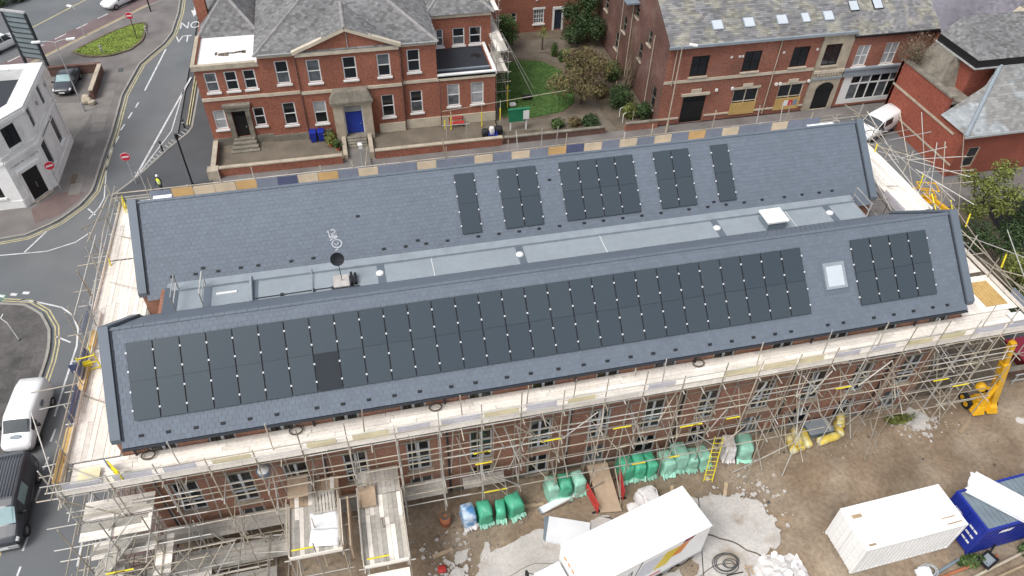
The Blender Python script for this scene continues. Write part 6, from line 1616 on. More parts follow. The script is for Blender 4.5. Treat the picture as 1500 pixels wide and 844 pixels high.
MB().tube((0, 0, 0), (0, 0, 4.95), .075, .07, n=10).build('shaft', MT['black'], bp_, True); MB().tube((0, 0, 4.6), (0, 0, 5.0), .13, .13, n=10).build('collar', MT['black'], bp_, True); MB().lathe([(.18, 0), (.16, .12), (.08, .2)], (0, 0, 0), 12).build('foot', MT['black'], bp_, True)
bp2 = thing('black_post', 'dark signal post beyond the tip of the grass island', 'post', (-9.9, 64.6, .1)); MB().tube((0, 0, 0), (0, 0, 4), .08).build('shaft', MT['black'], bp2, True); MB().box(-.16, .16, -.16, .16, 3.2, 4.2).build('head', MT['black'], bp2, True)
for i, (x, y, l) in enumerate(((-4.0, 38.3, 'short black bollard at the kerb by the villa'), (-5.6, 34.9, 'short black bollard halfway along the hatched kerb'), (-9.6, 58.6, 'grey bollard at the right tip of the grass island'), (-13.6, 54.8, 'slim bollard on the lower edge of the grass island'))):
    t = thing('bollard', l, 'bollard', (x, y, .1)); MB().lathe([(.09, 0), (.08, .8), (.1, .82), (.1, .95), (.0, 1.0)], (0, 0, 0), 10).build('post', MT['pole_d' if i < 2 else 'pole_g'], t, True); MB().tube((0, 0, .6), (0, 0, .7), .095, n=10).build('band', MT['white'], t, True)
hl = thing('leaning_lamp', 'short white bent pole standing on the lower left pavement', 'post', (-12.5, 13.4, .1)); MB().path([(0, 0, 0), (-.1, .1, 1.6), (-.35, .2, 2.0), (-.15, .35, 2.2)], .035).build('pole', MT['white'], hl, True); MB().lathe([(.12, 0), (.08, .08)], (0, 0, 0), 10).build('foot', MT['pole_d'], hl, True)
low_wall('low brown brick wall behind the dark parked car', -17.8, -12.9, 50.6, 50.85, 1.0, 'brickd', 'brickd', 'boundary_wall')
low_wall('brown brick wall with pale cap beside the dark parked car', -13.1, -12.8, 45.2, 50.58, 1.0, 'stone', 'brickd', 'boundary_wall')
for i, (x, y, s, l) in enumerate(((-13.4, 44.6, .55, 'largest pale stone at the end of the brown wall'), (-12.9, 44.3, .4, 'small pale stone at the end of the brown wall'), (-13.6, 45.4, .45, 'pale stone on top of the rubble by the brown wall'))):
    sack('stone_block', l, 'stone', (x, y, .1), s * 1.6, s * 1.3, s, 'stone', lump=.35)

# ================================================================== VEHICLES
def loft_vehicle(name, label, cat, loc, rz, st, paint, patches, wheels, wr, roofmat=None, group=None, extras=None):
    """st: (x, z_bottom, z_belt, z_roof, w_bottom, w_belt, w_roof), rear to front; front is +x"""
    t = thing(name, label, cat, loc, rz, group)
    rings = []
    for (x, zb, zl, zr, wb_, wl, wr_) in st:
        half = [(0, zb), (wb_ * .88, zb), (wb_, zb + .16), (wl, zb + (zl - zb) * .55), (wl * .985, zl), (wr_ + (wl - wr_) * .18, zr - (zr - zl) * .16), (wr_ * .82, zr - .005), (wr_ * .45, zr + .012), (0, zr + .018)]
        rings.append([V((x, y, z)) for y, z in half] + [V((x, -y, z)) for y, z in reversed(half[1:-1])])
    n = len(rings[0]); b = MB(); vs = [p for r in rings for p in r]
    fs = []; mats = []
    for i in range(len(rings) - 1):
        for k in range(n): fs.append((i * n + k, i * n + (k + 1) % n, (i + 1) * n + (k + 1) % n, (i + 1) * n + k))
    fs += [tuple(range(n - 1, -1, -1)), tuple(range((len(rings) - 1) * n, len(rings) * n))]
    b.add(vs, fs, 0, True)
    body = b.build('body', paint, t, True)
    def S(u, k):
        i = min(int(u), len(rings) - 2); s = u - i; j = int(math.floor(k)); f = k - j
        def R(ii): return rings[ii][j % n].lerp(rings[ii][(j + 1) % n], f)
        return R(i).lerp(R(i + 1), s)
    for (nm, m, u0, u1, k0, k1) in patches:
        pb = MB(); us = sorted(set([u0, u1] + [float(q) for q in range(int(u0) + 1, int(math.ceil(u1)))])); ks = sorted(set([k0, k1] + [float(q) for q in range(int(math.floor(k0)) + 1, int(math.ceil(k1)))]))
        for a, c in zip(us[:-1], us[1:]):
            for d, e in zip(ks[:-1], ks[1:]):
                P = [S(a, d), S(a, e), S(c, e), S(c, d)]; nr = (P[1] - P[0]).cross(P[3] - P[0])
                if nr.length < 1e-8: nr = (P[2] - P[1]).cross(P[0] - P[1])
                nr.normalize(); mid = sum(P, V()) / 4
                ctr = V((mid.x, 0, st[0][1] + .6))
                if nr.dot(mid - ctr) < 0: nr = -nr; P = P[::-1]
                pb.add([p + nr * .014 for p in P], [(0, 1, 2, 3)])
        pb.build(nm, MT[m], t, True)
    wy = max(s[5] for s in st) - .09
    for x in wheels:
        for s in (-1, 1):
            w = MB(); prof = [(wr * .6, -.1), (wr * .93, -.11), (wr, -.07), (wr, .07), (wr * .93, .11), (wr * .6, .1)]
            pv = []; N_ = 18
            for k in range(N_):
                a = k * math.tau / N_
                for (r, q) in prof: pv.append((x + r * math.cos(a), s * wy + q * s, wr + r * math.sin(a)))
            m_ = len(prof); w.add(pv, [(k * m_ + i, ((k + 1) % N_) * m_ + i, ((k + 1) % N_) * m_ + i + 1, k * m_ + i + 1) for k in range(N_) for i in range(m_ - 1)], 0, True)
            wo = w.build('wheel', MT['rubber'], t, True)
            MB().tube((x, s * (wy + .05), wr), (x, s * (wy + .09), wr), wr * .62, n=14).build('rim', MT['hub'], wo, True)
    if extras: extras(t)
    return t
VAN = [(-2.22, .55, 1.0, 1.6, .70, .78, .66), (-2.15, .32, 1.05, 1.78, .84, .88, .74), (-1.6, .26, 1.05, 1.86, .86, .90, .78), (.55, .24, 1.05, 1.84, .86, .90, .77), (.85, .24, 1.05, 1.74, .86, .90, .74), (1.5, .24, 1.03, 1.16, .86, .89, .74), (2.0, .26, .86, .98, .82, .85, .70), (2.18, .34, .70, .80, .72, .76, .6), (2.22, .42, .62, .70, .6, .66, .5)]
WIN = [('windscreen', 'screen', 4.06, 4.95, 5.3, 10.7), ('side_window', 'screen', 3.5, 4.75, 4.1, 4.95), ('side_window', 'screen', 3.5, 4.75, 11.05, 11.9), ('headlight', 'lampw', 6.1, 6.9, 3.6, 4.7), ('headlight', 'lampw', 6.1, 6.9, 11.3, 12.4), ('grille', 'rubber', 7.05, 7.9, 2.6, 3.4), ('grille', 'rubber', 7.05, 7.9, 12.6, 13.4)]
def van_extras(bar=False, badge=None):
    def f(t):
        for s in (-1, 1):
            MB().obox((.95, s * 1.02, 1.12), (.06, 0, 0), (0, .10, 0), (0, 0, .11)).build('mirror', MT['rubber'], t, True)
        MB().box(-2.27, -2.17, -.8, .8, .32, .5).build('bumper', MT['rubber'], t, True); MB().box(2.16, 2.27, -.62, .62, .28, .48).build('bumper', MT['rubber'], t, True)
        MB().box(2.272, 2.28, -.26, .26, .38, .48).build('number_plate', MT['white'], t, True)
        for s in (-1, 1): MB().box(-2.235, -2.2, s * .76 - .06, s * .76 + .06, .8, 1.2).build('tail_light', MT['signred'], t, True)
        for y in (-.03, .0): pass
        if badge:
            for (c, ax, ay, nr) in badge:
                b = MB(); P = [V(c) + V(ax) * math.cos(k * math.tau / 18) + V(ay) * math.sin(k * math.tau / 18) for k in range(18)]; b.poly(P); b.build('logo', MT['steelblue'], t, True)
                b2 = MB(); P = [V(c) + V(nr) * .004 + V(ax) * .72 * math.cos(k * math.tau / 18) + V(ay) * .66 * math.sin(k * math.tau / 18) for k in range(18)]; b2.poly(P); b2.build('logo_centre', MT['lead'], t, True)
        if bar:
            for k in range(11): MB().box(-1.95, .5, -.66 + k * .126, -.60 + k * .126, 1.865, 1.895).build('roof_rib', MT['cardroof'], t, True)
    return f
loft_vehicle('white_van', 'small white van with dark oval logos parked at the left kerb', 'van', (-10.15, 6.05, 0), rad(-94), VAN, MT['carw'], WIN, (-1.35, 1.45), .31,
             extras=van_extras(badge=[((1.72, 0, 1.125), (0, .34, 0), (.13, 0, -.035), (.25, 0, .97)), ((-.5, .905, 1.3), (.24, 0, 0), (0, 0, .17), (0, 1, 0))]))
BV_ = [tuple([s[0] * 1.16, s[1], s[2] * 1.08, s[3] * 1.09, s[4] * 1.08, s[5] * 1.08, s[6] * 1.08]) for s in VAN]
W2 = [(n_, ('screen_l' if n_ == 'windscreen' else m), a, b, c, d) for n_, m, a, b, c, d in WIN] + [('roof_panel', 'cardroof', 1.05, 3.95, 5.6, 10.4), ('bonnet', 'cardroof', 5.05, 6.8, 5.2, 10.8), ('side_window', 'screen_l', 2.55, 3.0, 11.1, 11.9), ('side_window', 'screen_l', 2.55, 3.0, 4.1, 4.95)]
def dk(t):
    for s in (-1, 1): MB().obox((1.1, s * 1.1, 1.2), (.06, 0, 0), (0, .10, 0), (0, 0, .11)).build('mirror', MT['rubber'], t, True)
    for k in range(9): MB().box(-2.2, .5, -.62 + k * .148, -.56 + k * .148, 2.045, 2.075).build('roof_rib', MT['card'], t, True)
    MB().box(2.5, 2.62, -.75, .75, .3, .55).build('bumper', MT['pole_g'], t, True); MB().box(2.622, 2.63, -.27, .27, .38, .5).build('number_plate', MT['white'], t, True)
loft_vehicle('dark_van', 'dark grey van with ribbed roof parked in front of the white van', 'van', (-9.72, .15, 0), rad(-88), BV_, MT['card'], W2, (-1.6, 1.7), .36, extras=dk)
loft_vehicle('white_van', 'white van squeezed between the hall scaffold and the deep red wall', 'van', (59.6, 25.8, 0), rad(205), BV_, MT['carw'], WIN + [('side_window', 'screen', 2.5, 3.0, 4.1, 4.95), ('side_window', 'screen', 2.5, 3.0, 11.1, 11.9)], (-1.6, 1.7), .36, extras=van_extras())
CAR = [(-2.2, .5, .72, .82, .62, .7, .55), (-2.1, .3, .80, .93, .80, .84, .66), (-1.55, .24, .86, 1.00, .84, .88, .68), (-.85, .22, .90, 1.38, .85, .89, .62), (-.3, .22, .90, 1.44, .85, .89, .63), (.25, .22, .90, 1.42, .85, .89, .63), (1.0, .22, .88, 1.0, .85, .88, .68), (1.75, .26, .74, .84, .82, .86, .66), (2.1, .34, .62, .70, .72, .76, .56), (2.16, .42, .56, .62, .6, .64, .5)]
CW = [('windscreen', 'screen', 5.06, 5.94, 5.4, 10.6), ('rear_window', 'screen', 2.1, 2.95, 5.4, 10.6), ('side_window', 'screen', 2.5, 3.95, 4.15, 5.4), ('side_window', 'screen', 2.5, 3.95, 10.6, 11.85), ('side_window', 'screen', 4.05, 5.6, 4.15, 5.4), ('side_window', 'screen', 4.05, 5.6, 10.6, 11.85), ('headlight', 'lampw', 7.1, 7.9, 3.7, 4.7), ('headlight', 'lampw', 7.1, 7.9, 11.3, 12.3), ('tail_light', 'signred', .15, .8, 3.7, 4.6), ('tail_light', 'signred', .15, .8, 11.4, 12.3)]
def car_x(t):
    for s in (-1, 1): MB().obox((.85, s * .98, .98), (.05, 0, 0), (0, .09, 0), (0, 0, .07)).build('mirror', MT['rubber'], t, True)
    MB().box(2.13, 2.19, -.26, .26, .42, .54).build('number_plate', MT['white'], t, True)
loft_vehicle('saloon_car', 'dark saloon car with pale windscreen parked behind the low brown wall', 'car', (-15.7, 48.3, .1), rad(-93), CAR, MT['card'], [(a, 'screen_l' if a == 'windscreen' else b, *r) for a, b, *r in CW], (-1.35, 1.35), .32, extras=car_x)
H = [tuple([s[0], s[1], s[2] * 1.05, s[3] * (1.1 if s[3] > 1.1 else 1.05), *s[4:]]) for s in CAR]; H[0] = (-2.2, .4, .9, 1.05, .72, .8, .6); H[1] = (-2.1, .3, .95, 1.25, .82, .86, .62); H[2] = (-1.7, .24, .95, 1.5, .84, .88, .62)
CWh = [q for q in CW if q[0] != 'rear_window'] + [('rear_window', 'screen', 1.1, 1.9, 5.4, 10.6)]
loft_vehicle('white_car', 'white car driving on the far road behind the hoarding', 'car', (-23.9, 58.2, 0), rad(52), H, MT['carw'], CWh, (-1.35, 1.35), .33, extras=car_x, group='white cars on the far road')
loft_vehicle('white_car', 'white hatchback on the far road above the grass island', 'car', (-13.6, 67.6, 0), rad(231), H, MT['carw'], CWh, (-1.35, 1.35), .33, extras=car_x, group='white cars on the far road')

# ------------------------------------------------------------------ worker in hi-vis
def person(name, label, loc, rz, joints, edges, radii, head, vest):
    me = bpy.data.meshes.new('body'); me.from_pydata(joints, edges, []); me.materials.append(MT['navy'])
    t = thing(name, label, 'person', loc, rz)
    o = obj('body', me, t, True)
    sk = o.modifiers.new('skin', 'SKIN'); lay = me.skin_vertices[0].data if me.skin_vertices else None
    if lay is None:
        import bmesh
        bm = bmesh.new(); bm.from_mesh(me); bm.verts.layers.skin.verify(); bm.to_mesh(me); bm.free(); lay = me.skin_vertices[0].data
    for i, r in enumerate(radii): lay[i].radius = (r, r)
    lay[0].use_root = True
    ss = o.modifiers.new('sub', 'SUBSURF'); ss.levels = 1; ss.render_levels = 1
    hb = MB(); hb.lathe([(0, -.13), (.05, -.12), (.075, -.04), (.085, .03), (.075, .09), (.04, .125), (0, .135)], head, 12); 
    hb.obox(V(head) + V((.085, 0, -.01)), (.018, 0, 0), (0, .012, 0), (0, 0, .025))
    for s in (-1, 1): hb.obox(V(head) + V((0, s * .085, 0)), (.015, 0, 0), (0, .012, 0), (0, 0, .03))
    ho = hb.build('head', MT['skin'], t, True)
    MB().lathe([(.115, 0), (.10, .02), (.10, .08), (.05, .13), (0, .14)], V(head) + V((0, 0, .03)), 12).build('helmet', MT['white'], t, True)
    vb = MB(); vb.lathe([(.16, 0), (.185, .12), (.20, .32), (.20, .44), (.12, .54), (.06, .56)], (0, 0, .93), 14)
    vo = vb.build('vest', MT['hivis'], t, True); vo.scale = (.78, 1.12, 1)
    for z in (1.05, 1.2): MB().lathe([(.193, 0), (.196, .05)], (0, 0, z), 14).build('reflective_band', MT['lampw'], t, True).scale = (.80, 1.13, 1)
jt = [(0, 0, .95), (0, 0, 1.2), (0, 0, 1.42), (0, 0, 1.55), (0, .1, .92), (.08, .11, .5), (.0, .11, .08), (.14, .11, .04), (0, -.1, .92), (-.04, -.11, .5), (-.12, -.11, .08), (.02, -.11, .04),
      (0, .2, 1.42), (.06, .27, 1.14), (.22, .24, .95), (.30, .23, .90), (0, -.2, 1.42), (.04, -.27, 1.14), (.18, -.25, .94), (.26, -.24, .89)]
eg = [(0, 1), (1, 2), (2, 3), (0, 4), (4, 5), (5, 6), (6, 7), (0, 8), (8, 9), (9, 10), (10, 11), (2, 12), (12, 13), (13, 14), (14, 15), (2, 16), (16, 17), (17, 18), (18, 19)]
rd_ = [.13, .13, .13, .055, .095, .07, .05, .05, .095, .07, .05, .05, .075, .055, .04, .035, .075, .055, .04, .035]
for hnd in (15, 19):      # five short fingers at each hand
    for k, (dx, dy, dz) in enumerate(((.08, -.03, -.03), (.09, -.01, -.04), (.09, .01, -.04), (.075, .03, -.035), (.03, -.045, .0))):
        h_ = jt[hnd]; jt.append((h_[0] + dx, h_[1] + dy * (1 if hnd == 15 else -1), h_[2] + dz)); eg.append((hnd, len(jt) - 1)); rd_.append(.010)
person('person', 'worker in a hi-vis yellow vest standing behind the rear scaffold corner', (-4.9, 28.5, .1), rad(-120), jt, eg, rd_, (.02, 0, 1.68), None)
# ================================================================== SITE: LORRY, CONTAINERS, MATERIALS
tr = thing('box_lorry', 'white box lorry with orange and yellow stripes on its side, parked on the site', 'lorry', (22.3, -10.2, 0), math.atan2(-1.82, -7.06))
LB, WB = 7.3, 2.46
bxm = MB().box(-LB / 2, LB / 2, -WB / 2, WB / 2, 1.0, 3.68); bxm.build('box_body', MT['contw'], tr, True)
MB().box(-LB / 2 - .03, LB / 2 + .03, -WB / 2 - .03, WB / 2 + .03, 3.682, 3.72).build('roof', MT['contw'], tr, True)
for s in (-1, 1):
    MB().box(-LB / 2 - .04, LB / 2 + .04, s * WB / 2 - (.05 if s > 0 else -.01), s * WB / 2 + (.05 if s < 0 else -.01) if False else s * WB / 2 + .02 * s if False else s * WB / 2 + .035, .95, 1.08).build('side_rail', MT['pole_g'], tr, True)
MB().box(-LB / 2, LB / 2 + 1.7, -.45, .45, .55, .95).build('chassis', MT['rubber'], tr, True)
cab = MB().hexa([(LB / 2 + .15, -1.12, .5), (LB / 2 + 1.95, -1.12, .5), (LB / 2 + 1.95, 1.12, .5), (LB / 2 + .15, 1.12, .5), (LB / 2 + .15, -1.05, 2.5), (LB / 2 + 1.5, -1.05, 2.5), (LB / 2 + 1.5, 1.05, 2.5), (LB / 2 + .15, 1.05, 2.5)])
co = cab.build('cab', MT['carw'], tr, True)
MB().hexa([(LB / 2 + 1.75, -1.0, 1.5), (LB / 2 + 1.78, -1.0, 1.5), (LB / 2 + 1.78, 1.0, 1.5), (LB / 2 + 1.75, 1.0, 1.5), (LB / 2 + 1.56, -.95, 2.4), (LB / 2 + 1.6, -.95, 2.4), (LB / 2 + 1.6, .95, 2.4), (LB / 2 + 1.56, .95, 2.4)]).build('windscreen', MT['screen'], co, True)
for s in (-1, 1):
    MB().box(LB / 2 + .6, LB / 2 + 1.4, s * 1.085 - .02, s * 1.085 + .02, 1.5, 2.4).build('side_window', MT['screen'], co, True)
    MB().obox((LB / 2 + 1.75, s * 1.35, 2.0), (.05, 0, 0), (0, .12, 0), (0, 0, .25)).build('mirror', MT['rubber'], co, True)
    MB().tube((LB / 2 + 1.55, s * 1.1, 2.3), (LB / 2 + 1.75, s * 1.35, 2.25), .02).build('mirror_arm', MT['rubber'], co, True)
for k in range(5): MB().box(LB / 2 + .005, LB / 2 + .04, -.8 + k * .35, -.6 + k * .35, 3.2, 3.3).build('marker_lamp', MT['amber'], co, True)
for x in (LB / 2 + 1.05, -1.6, -2.7):
    for s in (-1, 1):
        w = MB().tube((x, s * .82, .48), (x, s * 1.12, .48), .48, n=18).build('wheel', MT['rubber'], tr, True); MB().tube((x, s * 1.121, .48), (x, s * 1.14, .48), .28, n=14).build('rim', MT['hub'], w, True)
# livery on the near side (+y is the camera side)
yS = WB / 2 + .006
def decal(pts, m, nm, o=0.0): MB().add([(x, yS + o, z) for x, z in pts], [tuple(range(len(pts) - 1, -1, -1))]).build(nm, MT[m], tr, True)
decal([(-2.35, 3.3), (-1.75, 3.3), (-.95, 1.45), (-1.6, 1.45)], 'guard_o', 'orange_stripe') if False else None
MT['orange'] = pm('livery_orange', (0.62, 0.20, 0.02), .4, .05); MT['lyellow'] = pm('livery_yellow', (0.66, 0.50, 0.03), .4, .05); MT['maroon'] = pm('livery_maroon', (0.20, 0.01, 0.03), .4, .05); MT['lgrey'] = pm('livery_grey', (0.16, 0.17, 0.18), .4, .05); MT['lpale'] = pm('livery_pale', (0.55, 0.57, 0.62), .4, .05)
decal([(-2.75, 3.62), (-2.1, 3.62), (-1.95, 3.3), (-2.55, 3.3)], 'maroon', 'maroon_stripe'); decal([(-2.45, 3.25), (-1.9, 3.25), (-1.45, 2.3), (-2.05, 2.3)], 'orange', 'orange_stripe'); decal([(-1.85, 3.2), (-1.0, 3.2), (-.4, 1.75), (-1.25, 1.75)], 'lyellow', 'yellow_stripe'); decal([(-.9, 3.2), (.35, 3.2), (.75, 1.7), (-.3, 1.7)], 'lpale', 'pale_stripe'); decal([(.42, 3.55), (.52, 3.55), (1.0, 1.2), (.9, 1.2)], 'lgrey', 'grey_stripe'); decal([(-1.0, 1.32), (2.4, 1.32), (2.4, 1.16), (-1.0, 1.16)], 'signred', 'red_line')
o = obj('lettering', text_mesh('ARM', 1.05, MT['lgrey'], 'lettering'), tr, True); o.matrix_local = Matrix.Translation((1.95, yS + .004, 2.65)) @ Matrix.Rotation(rad(180), 4, 'Z') @ Matrix.Rotation(rad(90), 4, 'X')
decal([(3.0, 2.2), (3.6, 2.2), (3.6, 1.6), (3.0, 1.6)], 'orange', 'orange_patch')
for y in (-.55, .55): MB().box(-LB / 2 - .05, -LB / 2 - .02, y - .02, y + .02, 1.1, 3.5).build('door_bar', MT['pole_g'], tr, True)

def container(name, label, x0, y0, L, W, H, rz, mat, roofm, ribs=True):
    t = thing(name, label, 'container', (x0, y0, .08), rz)
    MB().box(.04, L - .04, .04, W - .04, .05, H - .06).build('body', mat, t, True)
    fr = MB()
    for x in (0, L - .14):
        for y in (0, W - .14): MB().box(x, x + .14, y, y + .14, 0, H).build('corner_post', mat, t, True)
    for y in (0, W - .12): MB().box(.14, L - .14, y, y + .12, H - .13, H - .005).build('top_rail', mat, t, True); MB().box(.14, L - .14, y, y + .12, .0, .14).build('bottom_rail', mat, t, True)
    for x in (0, L - .12): MB().box(x, x + .12, .14, W - .14, H - .13, H - .005).build('top_rail', mat, t, True)
    sr = MB(); n = int(L / .28)
    for k in range(n):
        x = .2 + k * (L - .4) / n
        for y in (.0, W): sr.hexa([(x, y - .035 if y else .005, .15), (x + .17, y - .035 if y else .005, .15), (x + .17, y - .005 if y else .04, .15), (x, y - .005 if y else .04, .15), (x, y - .035 if y else .005, H - .14), (x + .17, y - .035 if y else .005, H - .14), (x + .17, y - .005 if y else .04, H - .14), (x, y - .005 if y else .04, H - .14)])
    o_ = sr.build('side_corrugation', mat, t, True); o_['kind'] = 'stuff'
    rr_ = MB(); n = int(L / .3)
    for k in range(n):
        x = .2 + k * (L - .4) / n; rr_.box(x, x + .2, .13, W - .13, H - .061, H - (.045 if not ribs else .03))
    o_ = rr_.build('roof_corrugation', roofm, t, True); o_['kind'] = 'stuff'
    MB().box(.13, L - .13, .13, W - .13, H - .08, H - .055).build('roof', roofm, t, True)
    for y in (.55, .95, 1.5, 1.9): MB().tube((-.03, y, .1), (-.03, y, H - .1), .02).build('locking_bar', mat, t, True)
    for y in (.15, W / 2 + .02): MB().box(-.012, .03, y, y + W / 2 - .18, .12, H - .14).build('door', mat, t, True)
    for k in range(3):
        for y in (.3, 1.45): MB().box(-.016, -.012, y, y + .55, .7 + k * .5, .85 + k * .5).build('door_marking', MT['white'], t, True)
    return t
wc = container('white_container', 'white steel shipping container at the lower right of the site', 33.75, -12.98, 6.06, 2.44, 2.6, rad(2.0), MT['contw'], MT['contw'], False)
for (x0, x1, y0, y1) in ((.35, .9, 1.75, 1.95), (5.0, 5.9, .25, .31), (4.9, 5.7, .6, .65), (.3, .7, .2, .3)):
    MB().box(x0, x1, y0, y1, 2.552, 2.556 + .02).build('rust_stain', MT['cardboard'], wc, True)
bcn = container('blue_container', 'dark blue container with grey ribbed roof, right of the white container', 40.55, -13.35, 6.06, 2.44, 2.6, rad(2.5), MT['bluep'], MT['steelblue'])
lw = MB(); 
for i in range(6):
    x = 1.0 + i * .13; lw.hexa([(x, -.012, 1.95), (x + .1, -.012, 1.95), (x + .1, -.002, 1.95), (x, -.002, 1.95), (x + .12, -.012, 2.2), (x + .2, -.012, 2.2), (x + .2, -.002, 2.2), (x + .12, -.002, 2.2)])
lw.build('logo', MT['white'], bcn, True)
# sheets piled on the blue container
for k, (dz, da, s) in enumerate(((2.72, -50, 1.0), (2.80, -47, .98), (2.88, -52, .97))):
    b = MB(); n = 14; Ls, Wd = 3.7 * s, 1.5 * s
    top = [(-Ls / 2 + RND.uniform(-.1, .12), -Wd / 2 + Wd * i / 7) for i in range(8)]
    pts = [(Ls / 2, -Wd / 2), (Ls / 2 - .03, Wd / 2)] + top[::-1]
    b.prism(pts, 0, .07); o = b.build('white_sheet', MT['sheetw']); o.location = (42.55, -12.0, dz); o.rotation_euler = (0, 0, rad(da))
    tag(o, '%s white insulation sheet in the pile on the blue container' % ('lowest', 'middle', 'topmost')[k], 'sheet', 'white sheets on the blue container')

# ---- wrapped packs under the scaffold
def pack(label, x, y, sx, sy, sz, mat, rz=0, group='wrapped packs beneath the scaffold'):
    t = thing('wrapped_pack', label, 'pallet', (x, y, zmud(x, y) + .02), rad(rz), group)
    pl = MB()
    for yy in (-sy * .42, 0, sy * .42): pl.box(-sx * .5, sx * .5, yy - .06, yy + .06, 0, .1)
    pl.build('pallet', MT['timber'], t, True)
    b = MB(); n, m = 20, 9; vs = []; sd = RND.uniform(0, 60)
    for j in range(m + 1):
        zz = j / m; tap = 1 - .10 * zz - (.22 if j == m else 0)
        for i in range(n):
            a = math.tau * i / n; c, s = math.cos(a), math.sin(a); e = .3
            X = abs(c) ** e * (1 if c > 0 else -1); Y = abs(s) ** e * (1 if s > 0 else -1)
            k = tap * (1.06 + .17 * mnoise.noise(V((c * 2 + sd, s * 2, zz * 2))) + .10 * mnoise.noise(V((c * 6 + sd, s * 6, zz * 6))))
            vs.append((X * sx / 2 * k, Y * sy / 2 * k, .1 + zz * sz * (1 + .07 * mnoise.noise(V((c + sd, s, 2))))))
    fs = [(j * n + i, j * n + (i + 1) % n, (j + 1) * n + (i + 1) % n, (j + 1) * n + i) for j in range(m) for i in range(n)] + [tuple(range(m * n, (m + 1) * n))]
    b.add(vs, fs, 0, True); b.build('wrapping', MT[mat], t, True)
    sk = MB()
    n2 = 12; A = [(-sx / 2 * 1.04 + sx * 1.08 * k / n2, -sy / 2 * .96, .30 + RND.uniform(-.06, .06)) for k in range(n2 + 1)]; B = [(p[0] + RND.uniform(-.03, .03), -sy / 2 - .06 - RND.random() * .20, .05 + RND.random() * .08) for p in A]
    sk.add(A + B, [(k, n2 + 1 + k, n2 + 2 + k, k + 1) for k in range(n2)]); sk.build('loose_film', MT['pale_wrap' if 'green' in mat or 'pale' in mat else 'white_wrap'], t, True)
G_, P_ = 'green_wrap', 'pale_wrap'
for (l, x, y, sx, sy, sz, m, r) in (
    ('blue and white wrapped pack at the left end of the row', 14.55, -5.75, .75, 1.0, 1.15, 'blue_wrap', 8),
    ('green wrapped pack right against the blue and white one', 15.45, -5.75, .8, 1.0, 1.1, G_, 4),
    ('narrow green pack between two wider green packs, left group', 16.35, -5.75, .55, .9, 1.0, G_, -6),
    ('tilted bright green pack at the right of the left group', 17.15, -5.65, .85, 1.0, 1.2, G_, 14),
    ('pale green pack, leftmost of the group left of the ramp', 19.45, -5.0, .7, 1.0, 1.1, P_, 3),
    ('green pack, middle of the group left of the ramp', 20.2, -5.05, .75, 1.0, 1.2, G_, -5),
    ('pale green pack nearest the plywood ramp', 21.0, -5.0, .75, 1.0, 1.15, P_, 7),
    ('bright green pack, left of three right of the ramp', 23.95, -4.75, .75, 1.1, 1.3, G_, 4),
    ('bright green pack, middle of three right of the ramp', 24.7, -4.75, .7, 1.1, 1.3, G_, -3),
    ('bright green pack, right of three right of the ramp', 25.4, -4.75, .65, 1.1, 1.2, G_, 5),
    ('pale green pack, left of three beside the yellow ladder', 26.4, -4.85, .75, 1.1, 1.2, P_, 6),
    ('tall pale green pack, middle of three beside the yellow ladder', 27.2, -4.7, .85, 1.1, 1.6, P_, 0),
    ('pale green pack, right of three beside the yellow ladder', 27.95, -4.9, .6, 1.0, 1.1, P_, -6),
    ('small pale green pack just left of the yellow ladder', 28.7, -4.8, .8, 1.0, 1.0, P_, 10),
    ('rounded white bag right of the yellow ladder', 30.45, -4.6, .7, 1.2, 1.2, 'white_wrap', -14),
    ('pale green pack at the right end of the green row', 31.4, -4.75, .85, 1.3, 1.2, P_, -14)):
    pack(l, x, y, sx, sy, sz, m, r)
def roll(label, x, y, z, L, r, rz, mat='yel_wrap', group='insulation rolls'):
    t = thing('insulation_roll', label, 'roll', (x, y, z), rad(rz), group)
    b = MB(); n = 14; pr = [(-L / 2, r * .55), (-L / 2 + .03, r * .95), (-L / 4, r * 1.02), (0, r * .96), (L / 4, r * 1.03), (L / 2 - .03, r * .95), (L / 2, r * .55)]; vs = []
    for (q, rr) in pr:
        for k in range(n): a = k * math.tau / n; vs.append((q, rr * math.cos(a), r + rr * math.sin(a)))
    b.add(vs, [(i * n + k, i * n + (k + 1) % n, (i + 1) * n + (k + 1) % n, (i + 1) * n + k) for i in range(len(pr) - 1) for k in range(n)] + [tuple(range(n - 1, -1, -1)), tuple(range((len(pr) - 1) * n, len(pr) * n))], 0, True); b.build('wrapped_wool', MT[mat], t, True)
    for s in (-1, 1): MB().tube((s * L / 2, 0, r), (s * (L / 2 + .012), 0, r), r * .3, n=10).build('core', MT['debris'], t, True)
for i, (x, y, z, L, r, a, l) in enumerate(((34.5, -5.0, .05, 1.2, .26, 80, 'yellow insulation roll, front left of the heap'), (35.05, -4.9, .05, 1.2, .26, 76, 'yellow insulation roll, second from left at the front'), (35.55, -4.8, .05, 1.2, .26, 82, 'yellow insulation roll beside the grey sheet'), (34.8, -4.85, .5, 1.2, .25, 78, 'yellow insulation roll on top of the left heap'), (36.9, -5.1, .05, 1.5, .27, 8, 'pale yellow insulation roll lying across the front'), (37.9, -4.6, .05, 1.0, .27, 70, 'yellow insulation roll at the right end of the heap'), (38.05, -4.3, .5, .9, .25, 60, 'yellow insulation roll on top of the right heap'))):
    roll(l, x, y, z, L, r, a)
